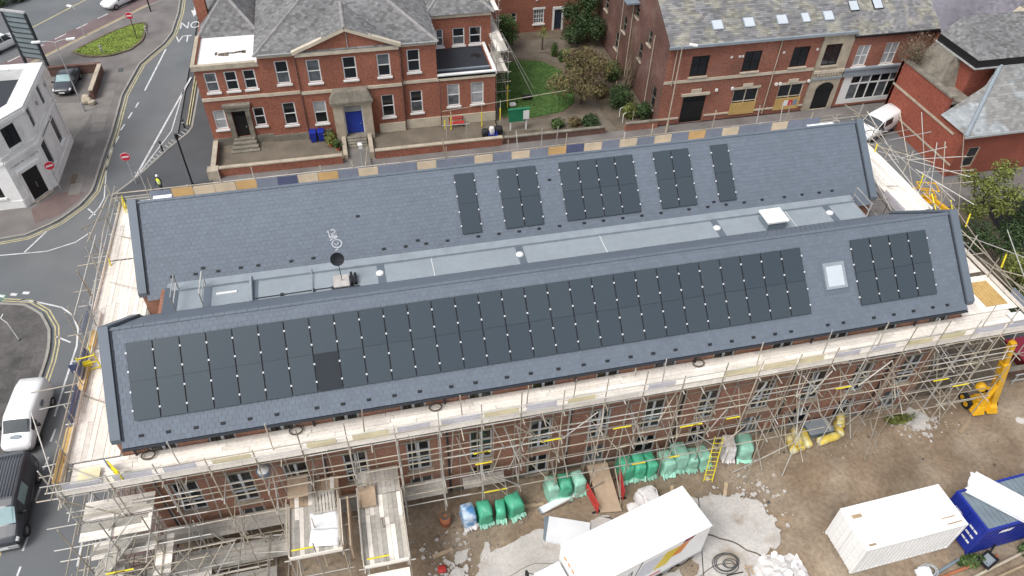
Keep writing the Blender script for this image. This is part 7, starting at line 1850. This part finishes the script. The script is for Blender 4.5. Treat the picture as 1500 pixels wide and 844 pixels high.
t = thing('grey_sheeting', 'grey sheeting stacked between the yellow insulation rolls', 'sheet', (36.6, -4.3, .05)); MB().box(-.75, .75, -.45, .45, 0, .5).build('stack', MT['steelblue'], t, True); MB().hexa([(-.8, -.5, .5), (.8, -.5, .5), (.8, .5, .5), (-.8, .5, .5), (-.78, -.48, .56), (.78, -.48, .62), (.78, .48, .56), (-.78, .48, .6)]).build('cover', MT['lead'], t, True)

# ---- ramp, barriers, ladder, boards, bag
rp = thing('plywood_ramp', 'plywood ramp leading up into the scaffold', 'ramp', (22.4, -6.0, 0))
MB().hexa([(21.85, -6.85, .1), (23.05, -7.0, .1), (22.95, -4.3, .95), (21.75, -4.3, .95), (21.85, -6.85, .16), (23.05, -7.0, .16), (22.95, -4.3, 1.01), (21.75, -4.3, 1.01)]).build('sheet', MT['ply'], rp)
for x in (21.95, 22.85): MB().hexa([(x, -6.4, .0), (x + .06, -6.4, .0), (x + .06, -4.4, .8), (x, -4.4, .8), (x, -6.4, .12), (x + .06, -6.4, .12), (x + .06, -4.4, .9), (x, -4.4, .9)]).build('bearer', MT['timber'], rp)
def barrier(label, x, y, rz):
    t = thing('barrier', label, 'barrier', (x, y, .02), rad(rz), 'red plastic barriers')
    for z in (.15, .5, .85): MB().box(-.75, .75, -.03, .03, z, z + .14).build('rail', MT['red'], t, True)
    for k in range(6): MB().box(-.74 + k * .28, -.68 + k * .28, -.02, .02, .02, .98).build('bar', MT['red'], t, True)
    for x_ in (-.6, .6): MB().box(x_ - .06, x_ + .06, -.25, .25, 0, .05).build('foot', MT['rubber'], t, True)
barrier('red plastic barrier on the left side of the plywood ramp', 21.55, -6.1, 100); barrier('red plastic barrier on the right side of the plywood ramp', 23.45, -5.6, 80)
ld = thing('ladder', 'yellow ladder leaning on the scaffold right of the green packs', 'ladder', (28.9, -6.1, 0))
a, b = V((28.6, -6.2, .05)), V((29.3, -4.95, 2.6)); s = V((.24, -.05, 0))
for k in (-1, 1): MB().tube(a + s * k, b + s * k, .03).build('stile', MT['yellow'], ld)
for k in range(10): q = a.lerp(b, (k + .5) / 10); MB().tube(q - s, q + s, .02).build('rung', MT['yellow'], ld)
def flat(name, label, cat, pts, z, th, mat, group=None):
    o = MB().prism(pts, z, z + th).build(name, MT[mat]); return tag(o, label, cat, group)
t = thing('foam_board', 'long narrow white board lying on the mud', 'board', (19.8, -5.7, .1), rad(16)); MB().box(-1.3, 1.3, -.2, .2, 0, .12).build('board', MT['sheetw'], t, True); MB().box(-1.32, -1.24, -.21, .21, -.01, .14).build('end_cap', MT['lead'], t, True)
t = thing('white_sheet', 'large white sheet panel lying by the front of the lorry', 'panel', (19.75, -7.6, .1), rad(-22)); MB().box(-1.15, 1.15, -.75, .75, 0, .1).build('panel', MT['sheetw'], t, True); MB().hexa([(-1.3, -.6, -.05), (-1.15, -.75, -.05), (-1.15, .75, -.05), (-1.4, .7, -.05), (-1.3, -.6, .04), (-1.16, -.75, .09), (-1.16, .75, .09), (-1.4, .7, .04)]).build('backing', MT['steelblue'], t, True)
t = thing('bulk_bag', 'white bulk bag with faint print between ramp and lorry', 'bag', (24.55, -6.75, .02), rad(12))
sk_ = sack('bag', None, None, (0, 0, 0), 1.25, 1.15, 1.05, 'white_wrap', lump=.18); sk_.parent = t; sk_.name = 'sack'
for s in (-1, 1): MB().path([(s * .45, -.4, .95), (s * .5, 0, 1.2), (s * .45, .4, .95)], .03).build('lifting_loop', MT['white_wrap'], t, True)
sack('cement_bag', 'small white bag collapsed beside the bulk bag', 'bag', (23.75, -6.9, .0), .7, .5, .3, 'white_wrap', lump=.25)
flat('white_block', 'small white block left of the foam board', 'block', [(17.0, -5.9), (17.5, -5.75), (17.4, -5.4), (16.9, -5.55)], .02, .25, 'debris')
t = thing('rusty_drum', 'brown drum standing under the scaffold near the loading bays', 'drum', (13.3, -5.6, 0)); MB().lathe([(.28, 0), (.30, .02), (.30, .4), (.32, .42), (.30, .44), (.30, .82), (.28, .84), (0, .82)], (0, 0, 0), 16).build('shell', MT['terracotta'], t, True); MB().lathe([(.27, .0), (.1, .01)], (0, 0, .845), 14).build('lid', MT['soil'], t, True)
sack('safety_helmet', 'small orange-red plastic lump lying on the mud near the loading bays', 'litter', (12.7, -8.2, .03), .45, .4, .22, 'red', lump=.3)
# boards scattered near the bays
for i, (x, y, L, a, l) in enumerate(((12.9, -7.3, 1.1, 10, 'short pale plank on the mud, nearest the loading bay'), (18.2, -5.55, 1.4, -3, 'thin timber batten left of the foam board'), (29.4, -6.9, 1.0, 60, 'short plank by the foot of the yellow ladder'), (26.3, -6.4, .8, 70, 'little plank between lorry and ladder'), (46.0, -5.9, 1.4, 30, 'pale plank near the yellow boom'))):
    o = MB().box(-L / 2, L / 2, -.1, .1, 0, .05).build('plank', MT['timber']); o.location = (x, y, zmud(x, y) + .03); o.rotation_euler = (0, 0, rad(a)); tag(o, l, 'plank', 'planks on the mud')

# ---- heap of white plaster debris: every big piece its own object
def shard(label, x, y, z, L, W, th, rot, mat='debris', group='white debris heap'):
    n = 7; pts = []
    for k in range(n):
        a = k * math.tau / n; pts.append((math.cos(a) * L / 2 * RND.uniform(.75, 1.15), math.sin(a) * W / 2 * RND.uniform(.75, 1.15)))
    o = MB().prism(pts, -th / 2, th / 2).build('plaster_piece', MT[mat]); o.location = (x, y, z); o.rotation_euler = rot; return tag(o, label, 'debris', group)
mbh = MB(); nh = 24; vs = []
for j in range(nh + 1):
    for i in range(nh + 1):
        x = 28.2 + 3.4 * i / nh; y = -13.9 + 2.9 * j / nh; rr_ = math.hypot((x - 29.9) / 1.75, (y + 12.6) / 1.5)
        h = max(0, 1 - rr_ ** 2) * .62 * (1 + .45 * mnoise.noise(V((x * 2.2, y * 2.2, 0)))) + .10 * max(0, 1 - rr_) * mnoise.noise(V((x * 7, y * 7, 2)))
        vs.append((x, y, h - .02))
mbh.add(vs, [(j * (nh + 1) + i, j * (nh + 1) + i + 1, (j + 1) * (nh + 1) + i + 1, (j + 1) * (nh + 1) + i) for j in range(nh) for i in range(nh)])
o = mbh.build('debris_heap', MT['debris']); tag(o, 'low heap of crushed white plaster at the bottom of the site', 'debris heap', kind='stuff')
for k in range(34):
    a = RND.uniform(0, 6.3); r = RND.uniform(0, 1) ** .6; x = 29.9 + 1.7 * r * math.cos(a); y = -12.6 + 1.4 * r * math.sin(a)
    shard('broken white plasterboard piece in the debris heap', x, y, .68 * max(.1, 1 - r * r) + RND.uniform(.0, .12), RND.uniform(.25, .95), RND.uniform(.2, .6), .03, (RND.gauss(0, .3), RND.gauss(0, .3), RND.uniform(0, 6.3)), RND.choice(('debris', 'debris', 'debris', 'white_wrap', 'sheetw')))
shard('square white board lying left of the debris heap', 27.6, -12.9, .3, 1.1, .9, .06, (.1, .1, .4), 'sheetw')
t = thing('timber_offcuts', 'thin timber frame at the left edge of the debris heap', 'timber', (28.4, -11.9, .1)); MB().obox((28.35, -12.2, .35), (.03, .75, .05), (.04, 0, 0), (0, 0, .03)).build('stile', MT['timber'], t); MB().obox((28.6, -12.3, .3), (.02, .7, .02), (.04, 0, 0), (0, 0, .03)).build('stile', MT['timber'], t); MB().obox((28.5, -11.6, .36), (.25, .02, 0), (0, .04, 0), (0, 0, .03)).build('crossbar', MT['timber'], t)
# hose coil and cable
hc = MB(); pts = []
for k in range(150):
    a = k * .21; r = .38 + .18 * math.sin(k * .11) + .08 * math.cos(k * .037); pts.append((27.6 + r * 1.35 * math.cos(a), -11.1 + r * math.sin(a), .13 + .04 * math.sin(k * .13) + .0008 * k))
tag(hc.path(pts, .022, 5).build('hose', MT['asphalt_dk']), 'tangled dark hose coiled between the lorry and the debris heap', 'hose')
cp2 = [(25.6, -12.9, .12), (25.9, -12.5, .12), (26.5, -12.5, .12), (26.9, -11.9, .13), (27.3, -11.7, .14), (28.2, -11.7, .15)]
tag(MB().path(cp2, .03, 6).build('cable', MT['rubber']), 'black cable running across the slab behind the lorry', 'cable')
# white boards and buckets on the loading bay
for i, (x, y, L, W, z, a, m, l) in enumerate(((7.35, -6.55, 1.35, 1.5, 4.12, 4, 'sheetw', 'white sheet lying on the left loading bay'), (7.3, -7.35, 1.4, .9, 4.16, -8, 'sheetw', 'crumpled white board at the outer edge of the left loading bay'), (7.35, -5.5, 1.1, 1.0, 4.2, 2, 'board_old', 'slatted grey pallet on the left loading bay'))):
    if i == 2:
        t = thing('pallet', l, 'pallet', (x, y, z), rad(a))
        for k in range(7): MB().box(-.55 + k * .16, -.43 + k * .16, -.6, .6, .1, .13).build('slat', MT['board_old'], t, True)
        for yy in (-.5, 0, .5): MB().box(-.55, .58, yy - .05, yy + .05, 0, .1).build('bearer', MT['board_old'], t, True)
    else:
        b = MB(); n = 8; vs = [(-L / 2 + L * i2 / n, -W / 2 + W * j / n, .07 * mnoise.noise(V((i2 * .7 + i * 9, j * .7, 1))) + .04) for j in range(n + 1) for i2 in range(n + 1)]
        b.add(vs, [(j * (n + 1) + q, j * (n + 1) + q + 1, (j + 1) * (n + 1) + q + 1, (j + 1) * (n + 1) + q) for j in range(n) for q in range(n)], 0, True)
        o = b.build('white_sheet', MT[m]); o.location = (x, y, z); o.rotation_euler = (0, 0, rad(a)); tag(o, l, 'sheet')
        sol = o.modifiers.new('s', 'SOLIDIFY'); sol.thickness = .03
t = thing('bucket', 'white and blue tub on the scaffold beside the left loading bay', 'tub', (4.85, -4.5, 6.0)); MB().lathe([(.26, 0), (.33, .5), (.35, .52), (.3, .52), (.27, .1), (0, .1)], (0, 0, 0), 16).build('tub', MT['guard_b'], t, True); MB().lathe([(.3, .44), (.25, .56), (.0, .6)], (0, 0, 0), 14).build('contents', MT['white'], t, True)
# tyres / hoops lying on the deck below the eaves
for (x, l) in ((0.15, 'coil of brown hose on the top deck, far left'), (6.75, 'coil of brown hose on the top deck above the left loading bay'), (13.4, 'coil of brown hose on the top deck near the middle window'), (27.2, 'coil of brown hose on the top deck right of centre')):
    b = MB(); pts = [(x + .3 * math.cos(k * .3), -3.95 + .22 * math.sin(k * .3), 8.42 + .02 * (k // 21)) for k in range(43)]; tag(b.path(pts, .03, 6).build('hose_coil', MT['bark']), l, 'hose', 'hose coils on the top deck')

# ---- junk along the bottom right
for i, (x, y, L, a, m, l) in enumerate(((40.0, -14.0, 4.2, 6, 'terracotta', 'rusty orange pipe lying along the lower right edge'), (42.0, -14.2, 5.0, 10, 'stone', 'long pale timber along the lower right edge'), (43.5, -14.5, 4.5, 8, 'timber', 'brown timber beam nearest the lower right corner'), (39.0, -13.75, 1.8, 14, 'steelblue', 'short blue-grey pipe behind the rusty one'))):
    t = thing('pipe', l, 'pipe', (x, y, .12), rad(a)); MB().tube((-L / 2, 0, 0), (L / 2, 0, .05), .08, n=10).build('tube', MT[m], t, True)
    for s in (-1, 1): MB().tube((s * L / 2, 0, .025 * s + .025), (s * (L / 2 + .03), 0, .025 * s + .025), .10, n=10).build('collar', MT[m], t, True)
t = thing('screen_stand', 'black rectangular frame leaning below the blue container', 'frame', (41.3, -13.95, .1), rad(20))
for a in ((-.5, .5, -.35, -.25), (-.5, .5, .25, .35), (-.5, -.4, -.25, .25), (.4, .5, -.25, .25)): MB().box(*a, .25, .35).build('frame_bar', MT['black'], t, True)
MB().box(-.4, .4, -.25, .25, .2, .24).build('panel', MT['lead'], t, True); MB().path([(.5, .2, .3), (1.1, .3, .35), (1.7, .6, .3)], .05).build('arm', MT['black'], t, True)
b = MB(); [b.path([(37.9 + .55 * r * math.cos(k * .35), -13.75 + .4 * r * math.sin(k * .35), .1 + .05 * q) for k in range(19)], .035, 6) for q, r in enumerate((1.0, .85, .95, .7))]
tag(b.build('cable_coil', MT['pole_g']), 'coil of grey cable below the white container', 'cable'); sack('white_bag', 'white bag in the middle of the grey cable coil', 'bag', (37.5, -13.85, .05), .8, .7, .5, 'sheetw', lump=.3)
t = thing('timber_bay', 'small timber-edged tray between the two containers', 'timber', (40.0, -10.7, .05))
for a in ((-.4, .4, -.45, -.38), (-.4, .4, .38, .45), (-.4, -.33, -.38, .38), (.33, .4, -.38, .38)): MB().box(*a, 0, .3).build('edge', MT['timber'], t, True)

# ================================================================== YELLOW BOOM LIFT
bl = thing('boom_lift', 'yellow telescopic boom machine at the front right corner of the scaffold', 'boom lift', (48.2, -4.2, 0))
MB().hexa([(47.5, -5.9, .3), (49.0, -6.1, .3), (49.1, -5.0, .3), (47.7, -4.9, .3), (47.7, -5.75, .95), (48.8, -5.9, .95), (48.9, -5.15, .95), (47.85, -5.05, .95)]).build('chassis', MT['plant_y'], bl)
MB().hexa([(47.35, -6.15, .2), (48.1, -6.2, .2), (48.1, -5.7, .2), (47.4, -5.6, .2), (47.5, -6.0, .75), (48.0, -6.05, .75), (48.0, -5.75, .95), (47.5, -5.7, .95)]).build('counterweight', MT['plant_y'], bl)
MB().hexa([(48.35, -6.2, .2), (49.0, -6.3, .2), (49.1, -5.8, .2), (48.4, -5.7, .2), (48.45, -6.1, .6), (48.9, -6.15, .6), (48.95, -5.85, .8), (48.45, -5.75, .8)]).build('engine_cover', MT['plant_y'], bl)
for (x, y) in ((47.45, -5.3), (49.15, -5.5), (47.6, -4.8), (49.25, -4.9)):
    w = MB().tube((x - .12, y, .36), (x + .12, y, .36), .36, n=16).build('wheel', MT['rubber'], bl); MB().tube((x - .13, y, .36), (x + .13, y, .36), .18, n=12).build('rim', MT['plant_y'], w)
def beam(P, Q, w, m, nm, par=bl):
    P = V(P); Q = V(Q); d = Q - P; s = d.cross(V((0, 0, 1))).normalized() * w; n = s.cross(d).normalized() * w; return MB().obox((P + Q) / 2, d / 2, s, n).build(nm, MT[m], par)
beam((48.75, -5.7, .7), (47.3, -5.75, 5.0), .22, 'plant_y', 'boom'); beam((47.45, -5.75, 4.4), (46.75, -5.75, 6.9), .15, 'plant_y', 'boom_extension'); beam((49.0, -5.62, .9), (47.75, -5.7, 4.6), .06, 'rubber', 'hydraulic_ram'); beam((47.75, -5.9, .9), (47.9, -5.8, 3.0), .13, 'plant_y', 'riser')
MB().lathe([(.0, .42), (.2, .38), (.3, .15), (.3, 0)], (46.9, -5.7, 2.6), 12).build('beacon_housing', MT['plant_y'], bl); beam((46.9, -5.7, 2.7), (47.8, -5.8, 2.4), .08, 'plant_y', 'housing_arm')
for ch in bl.children: ch.location = ch.location + V((-.45, .75, 0))
b2 = thing('boom_lift', 'yellow boom and basket rising beside the right gable scaffold', 'boom lift', (51.5, 7.5, 0))
MB().hexa([(50.8, 7.0, .35), (52.4, 7.0, .35), (52.4, 9.6, .35), (50.8, 9.6, .35), (50.9, 7.2, 1.2), (52.3, 7.2, 1.2), (52.3, 9.4, 1.2), (50.9, 9.4, 1.2)]).build('chassis', MT['plant_y'], b2)
for x in (50.7, 52.5):
    for y in (7.3, 9.3): w = MB().tube((x - .15, y, .45), (x + .15, y, .45), .45, n=16).build('wheel', MT['rubber'], b2); MB().tube((x - .18, y, .45), (x + .18, y, .45), .22, n=12).build('rim', MT['plant_y'], w)
beam((51.6, 9.2, 1.3), (51.2, 6.4, 6.2), .22, 'plant_y', 'boom', b2); beam((51.2, 6.4, 6.2), (49.5, 8.2, 7.2), .15, 'plant_y', 'jib', b2)
for z in (6.9, 7.4, 7.9):
    for (P, Q) in (((48.6, 7.8), (49.8, 7.4)), ((49.8, 7.4), (50.1, 8.3)), ((50.1, 8.3), (48.9, 8.7)), ((48.9, 8.7), (48.6, 7.8))): MB().tube((*P, z), (*Q, z), .045).build('basket_rail', MT['plant_y'], b2)
MB().prism([(48.6, 7.8), (49.8, 7.4), (50.1, 8.3), (48.9, 8.7)], 6.8, 6.88).build('basket_floor', MT['plant_y'], b2)

# yard walls and fence to the right
low_wall('low dark wall along the far right edge of the site', 51.0, 75, -3.05, -2.8, .7, 'stone_old', 'brickd', 'boundary_wall')
fn = thing('railing', 'grey tubular fence in front of the low dark wall', 'fence', (60, -3.6, 0))
for k in range(9): MB().tube((51.2 + k * 2.2, -3.6, 0), (51.2 + k * 2.2, -3.6, 1.1), .045).build('post', MT['pole_g'], fn)
for z in (.45, 1.05): MB().tube((51, -3.6, z), (70, -3.6, z), .04).build('rail', MT['pole_g'], fn)
t = thing('maroon_skip', 'dark red skip half hidden by the fence at the far right', 'skip', (54.0, -1.7, .03)); MB().hexa([(-1.2, -.7, 0), (1.2, -.7, 0), (1.2, .7, 0), (-1.2, .7, 0), (-1.7, -.9, 1.1), (1.7, -.9, 1.1), (1.7, .9, 1.1), (-1.7, .9, 1.1)]).build('hull', MT['maroon'], t, True); MB().box(-1.75, 1.75, -.95, -.85, 1.05, 1.15).build('rim', MT['maroon'], t, True)
# ================================================================== TREES AND PLANTS
PR = random.Random(21)
def leaves(mb, c, r, n, size, dens=.55, flat=1.0):
    c = V(c)
    for _ in range(n):
        d = V((PR.gauss(0, 1), PR.gauss(0, 1), PR.gauss(0, 1)))
        if d.length < 1e-3: continue
        d.normalize(); q = PR.random() ** dens
        lump = 1 + .35 * mnoise.noise(V((d.x * 2.2 + c.x, d.y * 2.2 + c.y, d.z * 2.2)))
        p = c + V((d.x * r[0], d.y * r[1], d.z * r[2])) * q * lump
        s = size * PR.uniform(.6, 1.35)
        a = V((PR.gauss(0, 1), PR.gauss(0, 1), PR.gauss(0, .6))).normalized(); nrm = (d * .8 + V((PR.gauss(0, .6), PR.gauss(0, .6), PR.gauss(.4, .5)))).normalized()
        b = nrm.cross(a)
        if b.length < 1e-3: continue
        b.normalize(); a = b.cross(nrm)
        mb.add([p - a * s, p - b * s * .45, p + a * s, p + b * s * .45], [(0, 1, 2, 3)])
def limb(mb, p, q, r0, r1, seg=4, wob=.08):
    P = [V(p).lerp(V(q), k / seg) + (V((PR.uniform(-1, 1), PR.uniform(-1, 1), PR.uniform(-.4, .4))) * wob * (V(q) - V(p)).length * (0 if k in (0, seg) else 1)) for k in range(seg + 1)]
    for k in range(seg): mb.tube(P[k], P[k + 1], r0 + (r1 - r0) * k / seg, r0 + (r1 - r0) * (k + 1) / seg, n=7)
    return P
def tree(name, label, base, h, blobs, leafm, size, tr_=.16, cat='tree', group=None, twigs=18):
    t = thing(name, label, cat, base, 0, group)
    tb2 = MB(); top = V((0, 0, h)); spine = limb(tb2, (0, 0, -.1), top, tr_, tr_ * .55)
    for (c, r, n) in blobs:
        c = V(c); e = limb(tb2, spine[2] if PR.random() < .5 else spine[3], c, tr_ * .5, tr_ * .12)
        for k in range(twigs // max(1, len(blobs)) + 2):
            d = V((PR.gauss(0, 1), PR.gauss(0, 1), PR.gauss(.2, .8))).normalized(); limb(tb2, e[PR.choice((2, 3, 4))], c + V((d.x * r[0], d.y * r[1], d.z * r[2])) * .9, tr_ * .16, .012, 3)
    tb2.build('trunk', MT['bark'], t, True)
    cb_ = MB()
    for (c, r, n) in blobs: leaves(cb_, c, r, n, size)
    cb_.build('crown', MT[leafm], t, True)
    return t
def bush(label, base, r, n, m, size=.11, name='shrub', group=None):
    t = thing(name, label, 'shrub', base, 0, group)
    sb2 = MB()
    for k in range(6):
        d = V((PR.gauss(0, .5), PR.gauss(0, .5), 1)).normalized(); limb(sb2, (0, 0, -.05), V((d.x * r[0], d.y * r[1], d.z * r[2] * 1.5)), .03, .01, 3)
    sb2.build('stem', MT['bark'], t, True)
    cb_ = MB(); leaves(cb_, (0, 0, r[2] * .85), r, n, size, .5)
    for k in range(3): leaves(cb_, (PR.uniform(-.6, .6) * r[0], PR.uniform(-.6, .6) * r[1], r[2] * PR.uniform(.5, 1.4)), (r[0] * .5, r[1] * .5, r[2] * .45), n // 5, size, .5)
    cb_.build('foliage', MT[m], t, True); return t
tree('autumn_tree', 'bushy small tree with thin olive-brown leaves by the lawn', (33.3, 35.9, 0), 2.0, [((.0, .2, 3.3), (2.0, 1.9, 1.5), 2400), ((-2.2, -.6, 2.8), (1.6, 1.5, 1.2), 1500), ((2.0, 1.4, 3.2), (1.7, 1.7, 1.2), 1500), ((.2, -1.4, 2.4), (1.6, 1.3, 1.0), 1100), ((1.0, 3.0, 3.0), (1.5, 1.5, 1.1), 1200), ((-.6, 1.4, 4.3), (1.2, 1.2, .9), 800)], 'leaf_o', .11)
tree('evergreen_tree', 'dark green evergreen against the house behind the garden', (37.2, 48.6, 0), 2.6, [((-.2, 0, 2.6), (2.0, 1.9, 1.8), 2600), ((.6, .6, 4.6), (1.6, 1.5, 1.5), 1700), ((-1.3, -1.0, 1.6), (1.5, 1.4, 1.2), 1400), ((1.1, -1.4, 2.2), (1.3, 1.3, 1.4), 1300), ((-1.4, .4, 3.6), (1.1, 1.1, 1.1), 900)], 'leaf_d', .13)
tree('garden_tree', 'rounded green tree beside the villa scaffold tower', (28.6, 48.4, 0), 1.6, [((0, 0, 2.1), (1.35, 1.4, 1.6), 2600), ((-.3, -.3, 3.3), (.95, .95, .9), 1100)], 'leaf_m', .12)
pt = thing('palm', 'small spiky palm with a bare trunk at the top of the lawn', 'palm', (32.4, 47.6, 0))
pm1 = MB(); limb(pm1, (0, 0, 0), (.05, 0, 1.9), .10, .08, 4, .02); pm1.build('trunk', MT['bark'], pt, True)
for k in range(46):
    a = PR.uniform(0, 6.3); e = PR.uniform(-.2, 1.3); L = PR.uniform(.7, 1.05); d = V((math.cos(a) * math.cos(e), math.sin(a) * math.cos(e), math.sin(e))); s = d.cross(V((0, 0, 1))).normalized() * .035; c = V((.05, 0, 1.9)); m = c + d * L * .55 + V((0, 0, .04)); q = c + d * L + V((0, 0, -.22 * math.cos(e)))
    MB().add([c - s * .5, c + s * .5, m + s, m - s, q], [(0, 1, 2, 3), (3, 2, 4)]).build('frond', MT['leaf_y'], pt, True)
for (l, b, r, n, m) in (
    ('dense dark bush against the foot of the sooty gable', (37.0, 34.6, 0), (1.35, 1.2, 1.25), 2200, 'leaf_d'),
    ('bright yellow-green bush in front of the dark gable bush', (37.3, 32.6, 0), (.85, .75, .85), 1100, 'leaf_y'),
    ('dark bush at the corner where the gable meets the garden wall', (38.5, 32.2, 0), (.8, .8, 1.0), 1100, 'leaf_d'),
    ('leafy bush behind the garden seat below the gable', (37.9, 40.2, 0), (1.1, 1.3, 1.0), 1500, 'leaf_m'),
    ('low olive bush left of the gate path', (35.6, 36.9, 0), (.9, .9, .7), 900, 'leaf_o'),
    ('rounded low shrub nearest the notice board', (30.0, 32.3, 0), (.65, .6, .5), 650, 'leaf_m'),
    ('low shrub between the notice board and the conical bush', (31.6, 32.2, 0), (.7, .6, .5), 650, 'leaf_o'),
    ('dark conical bush by the street wall of the garden', (33.1, 31.7, 0), (.8, .75, .75), 1100, 'leaf_d'),
    ('green shrub at the top right of the lawn', (34.1, 44.6, 0), (.8, .7, .8), 900, 'leaf_m'),
    ('small dark shrub in the bed beside the lawn path', (34.3, 43.0, 0), (.6, .6, .6), 600, 'leaf_d'),
    ('upright green shrub near the palm', (33.3, 45.9, 0), (.4, .4, .9), 600, 'leaf_m'),
    ('spreading brown-green shrub under the evergreen', (36.3, 44.3, 0), (1.3, 1.5, .8), 1300, 'leaf_o'),
    ('climbing grey-green plant on the corner of the shopfront', (64.6, 30.1, .1), (.8, .45, 1.1), 900, 'leaf_m'),
    ('weedy bush between the two containers and the lower edge', (40.6, -13.75, 0), (.9, .35, .3), 500, 'leaf_m'),
    ('weedy bush at the lower right corner of the site', (44.4, -13.9, 0), (1.0, .5, .4), 700, 'leaf_m'),
    ('weeds at the foot of the scaffold near the yellow boom', (42.3, -4.6, 0), (1.1, .35, .2), 350, 'leaf_y')):
    bush(l, b, r, n, m, name='shrub')
# bare shrub rooted on the parapet roof, vines on the sooty gable
bs2 = thing('bare_shrub', 'leafless brown shrub growing on the parapet of the red building', 'shrub', (62.3, 27.6, 6.1)); b = MB()
for k in range(120):
    d = V((PR.gauss(0, .9), PR.gauss(0, .8), PR.gauss(.9, .5))).normalized(); limb(b, (PR.uniform(-.3, .3), PR.uniform(-.3, .3), 0), d * PR.uniform(1.0, 2.7), .022, .006, 3, .12)
b.build('stem', MT['leaf_b'], bs2, True); b = MB(); leaves(b, (0, 0, 1.2), (2.1, 1.9, 1.5), 1800, .07, .6); b.build('foliage', MT['leaf_b'], bs2, True)
bs3 = thing('bare_shrub', 'tall leafless climber against the sooty gable', 'shrub', (38.7, 37.6, 0)); b = MB()
for k in range(30): limb(b, (PR.uniform(-.1, .1), PR.uniform(-.3, .3), 0), (PR.uniform(.1, .5), PR.uniform(-2.0, 2.0), PR.uniform(2.5, 6.2)), .035, .008, 5, .05)
b.build('stem', MT['leaf_b'], bs3, True)
for (l, b, h, bl_, m, sz) in (
    ('yellow-green tree right of the scaffold, below the red building', (60.0, 12.2, 0), 2.4, [((0, 0, 3.4), (1.5, 1.5, 1.2), 1000), ((-1.7, -1.2, 2.4), (1.2, 1.1, 1.0), 650), ((1.6, .8, 4.2), (1.1, 1.1, .9), 600), ((.4, -1.6, 2.6), (1.2, 1.1, .9), 600), ((-1.2, 1.0, 3.6), (.9, .9, .8), 400), ((1.8, -.8, 3.0), (1.0, 1.0, .8), 450)], 'leaf_y', .13),
    ('yellow-leaved tree cut by the right edge of the picture', (55.9, 2.8, 0), 2.2, [((0, 0, 3.2), (1.4, 1.4, 1.2), 1000), ((-.9, -1.6, 2.4), (1.2, 1.2, 1.0), 700), ((.6, 1.5, 2.8), (1.2, 1.1, 1.0), 700), ((-1.2, .4, 3.9), (.8, .8, .7), 350), ((1.3, -.6, 3.8), (.9, .9, .8), 400)], 'leaf_y', .12),
    ('dark leafy tree at the right edge above the low wall', (52.9, .7, 0), 1.4, [((0, 0, 1.9), (1.3, 1.3, 1.1), 1300), ((1.2, 1.0, 2.2), (1.2, 1.1, .9), 900), ((-.8, 1.2, 1.5), (1.0, 1.0, .8), 700)], 'leaf_d', .12),
    ('dark evergreen mass at the foot of the yellow-green tree', (62.6, 9.6, 0), 1.6, [((0, 0, 2.0), (1.7, 1.7, 1.4), 1700), ((-1.8, -1.0, 1.5), (1.4, 1.4, 1.1), 1100), ((1.6, .8, 2.4), (1.3, 1.3, 1.2), 1000)], 'leaf_d', .13),
    ('dark green bushy tree behind the right gable scaffold', (57.0, 8.4, 0), 1.5, [((0, 0, 2.0), (1.4, 1.6, 1.1), 1300), ((1.2, -1.8, 1.8), (1.2, 1.2, .9), 800), ((-1.3, 1.2, 1.5), (1.1, 1.1, .9), 700)], 'leaf_d', .12)):
    tree('tree', l, b, h, bl_, m, sz)
for (x, y, r, l, m) in ((-27.2, 69.3, 1.5, 'green hedge bush at the top left corner', 'leaf_m'), (-25.3, 70.6, 1.2, 'second hedge bush at the top left corner', 'leaf_d'), (-29.2, 67.0, 1.5, 'hedge bush furthest left beyond the far road', 'leaf_m')):
    bush(l, (x, y, 0), (r, r, r * .7), 1200, m, .13)
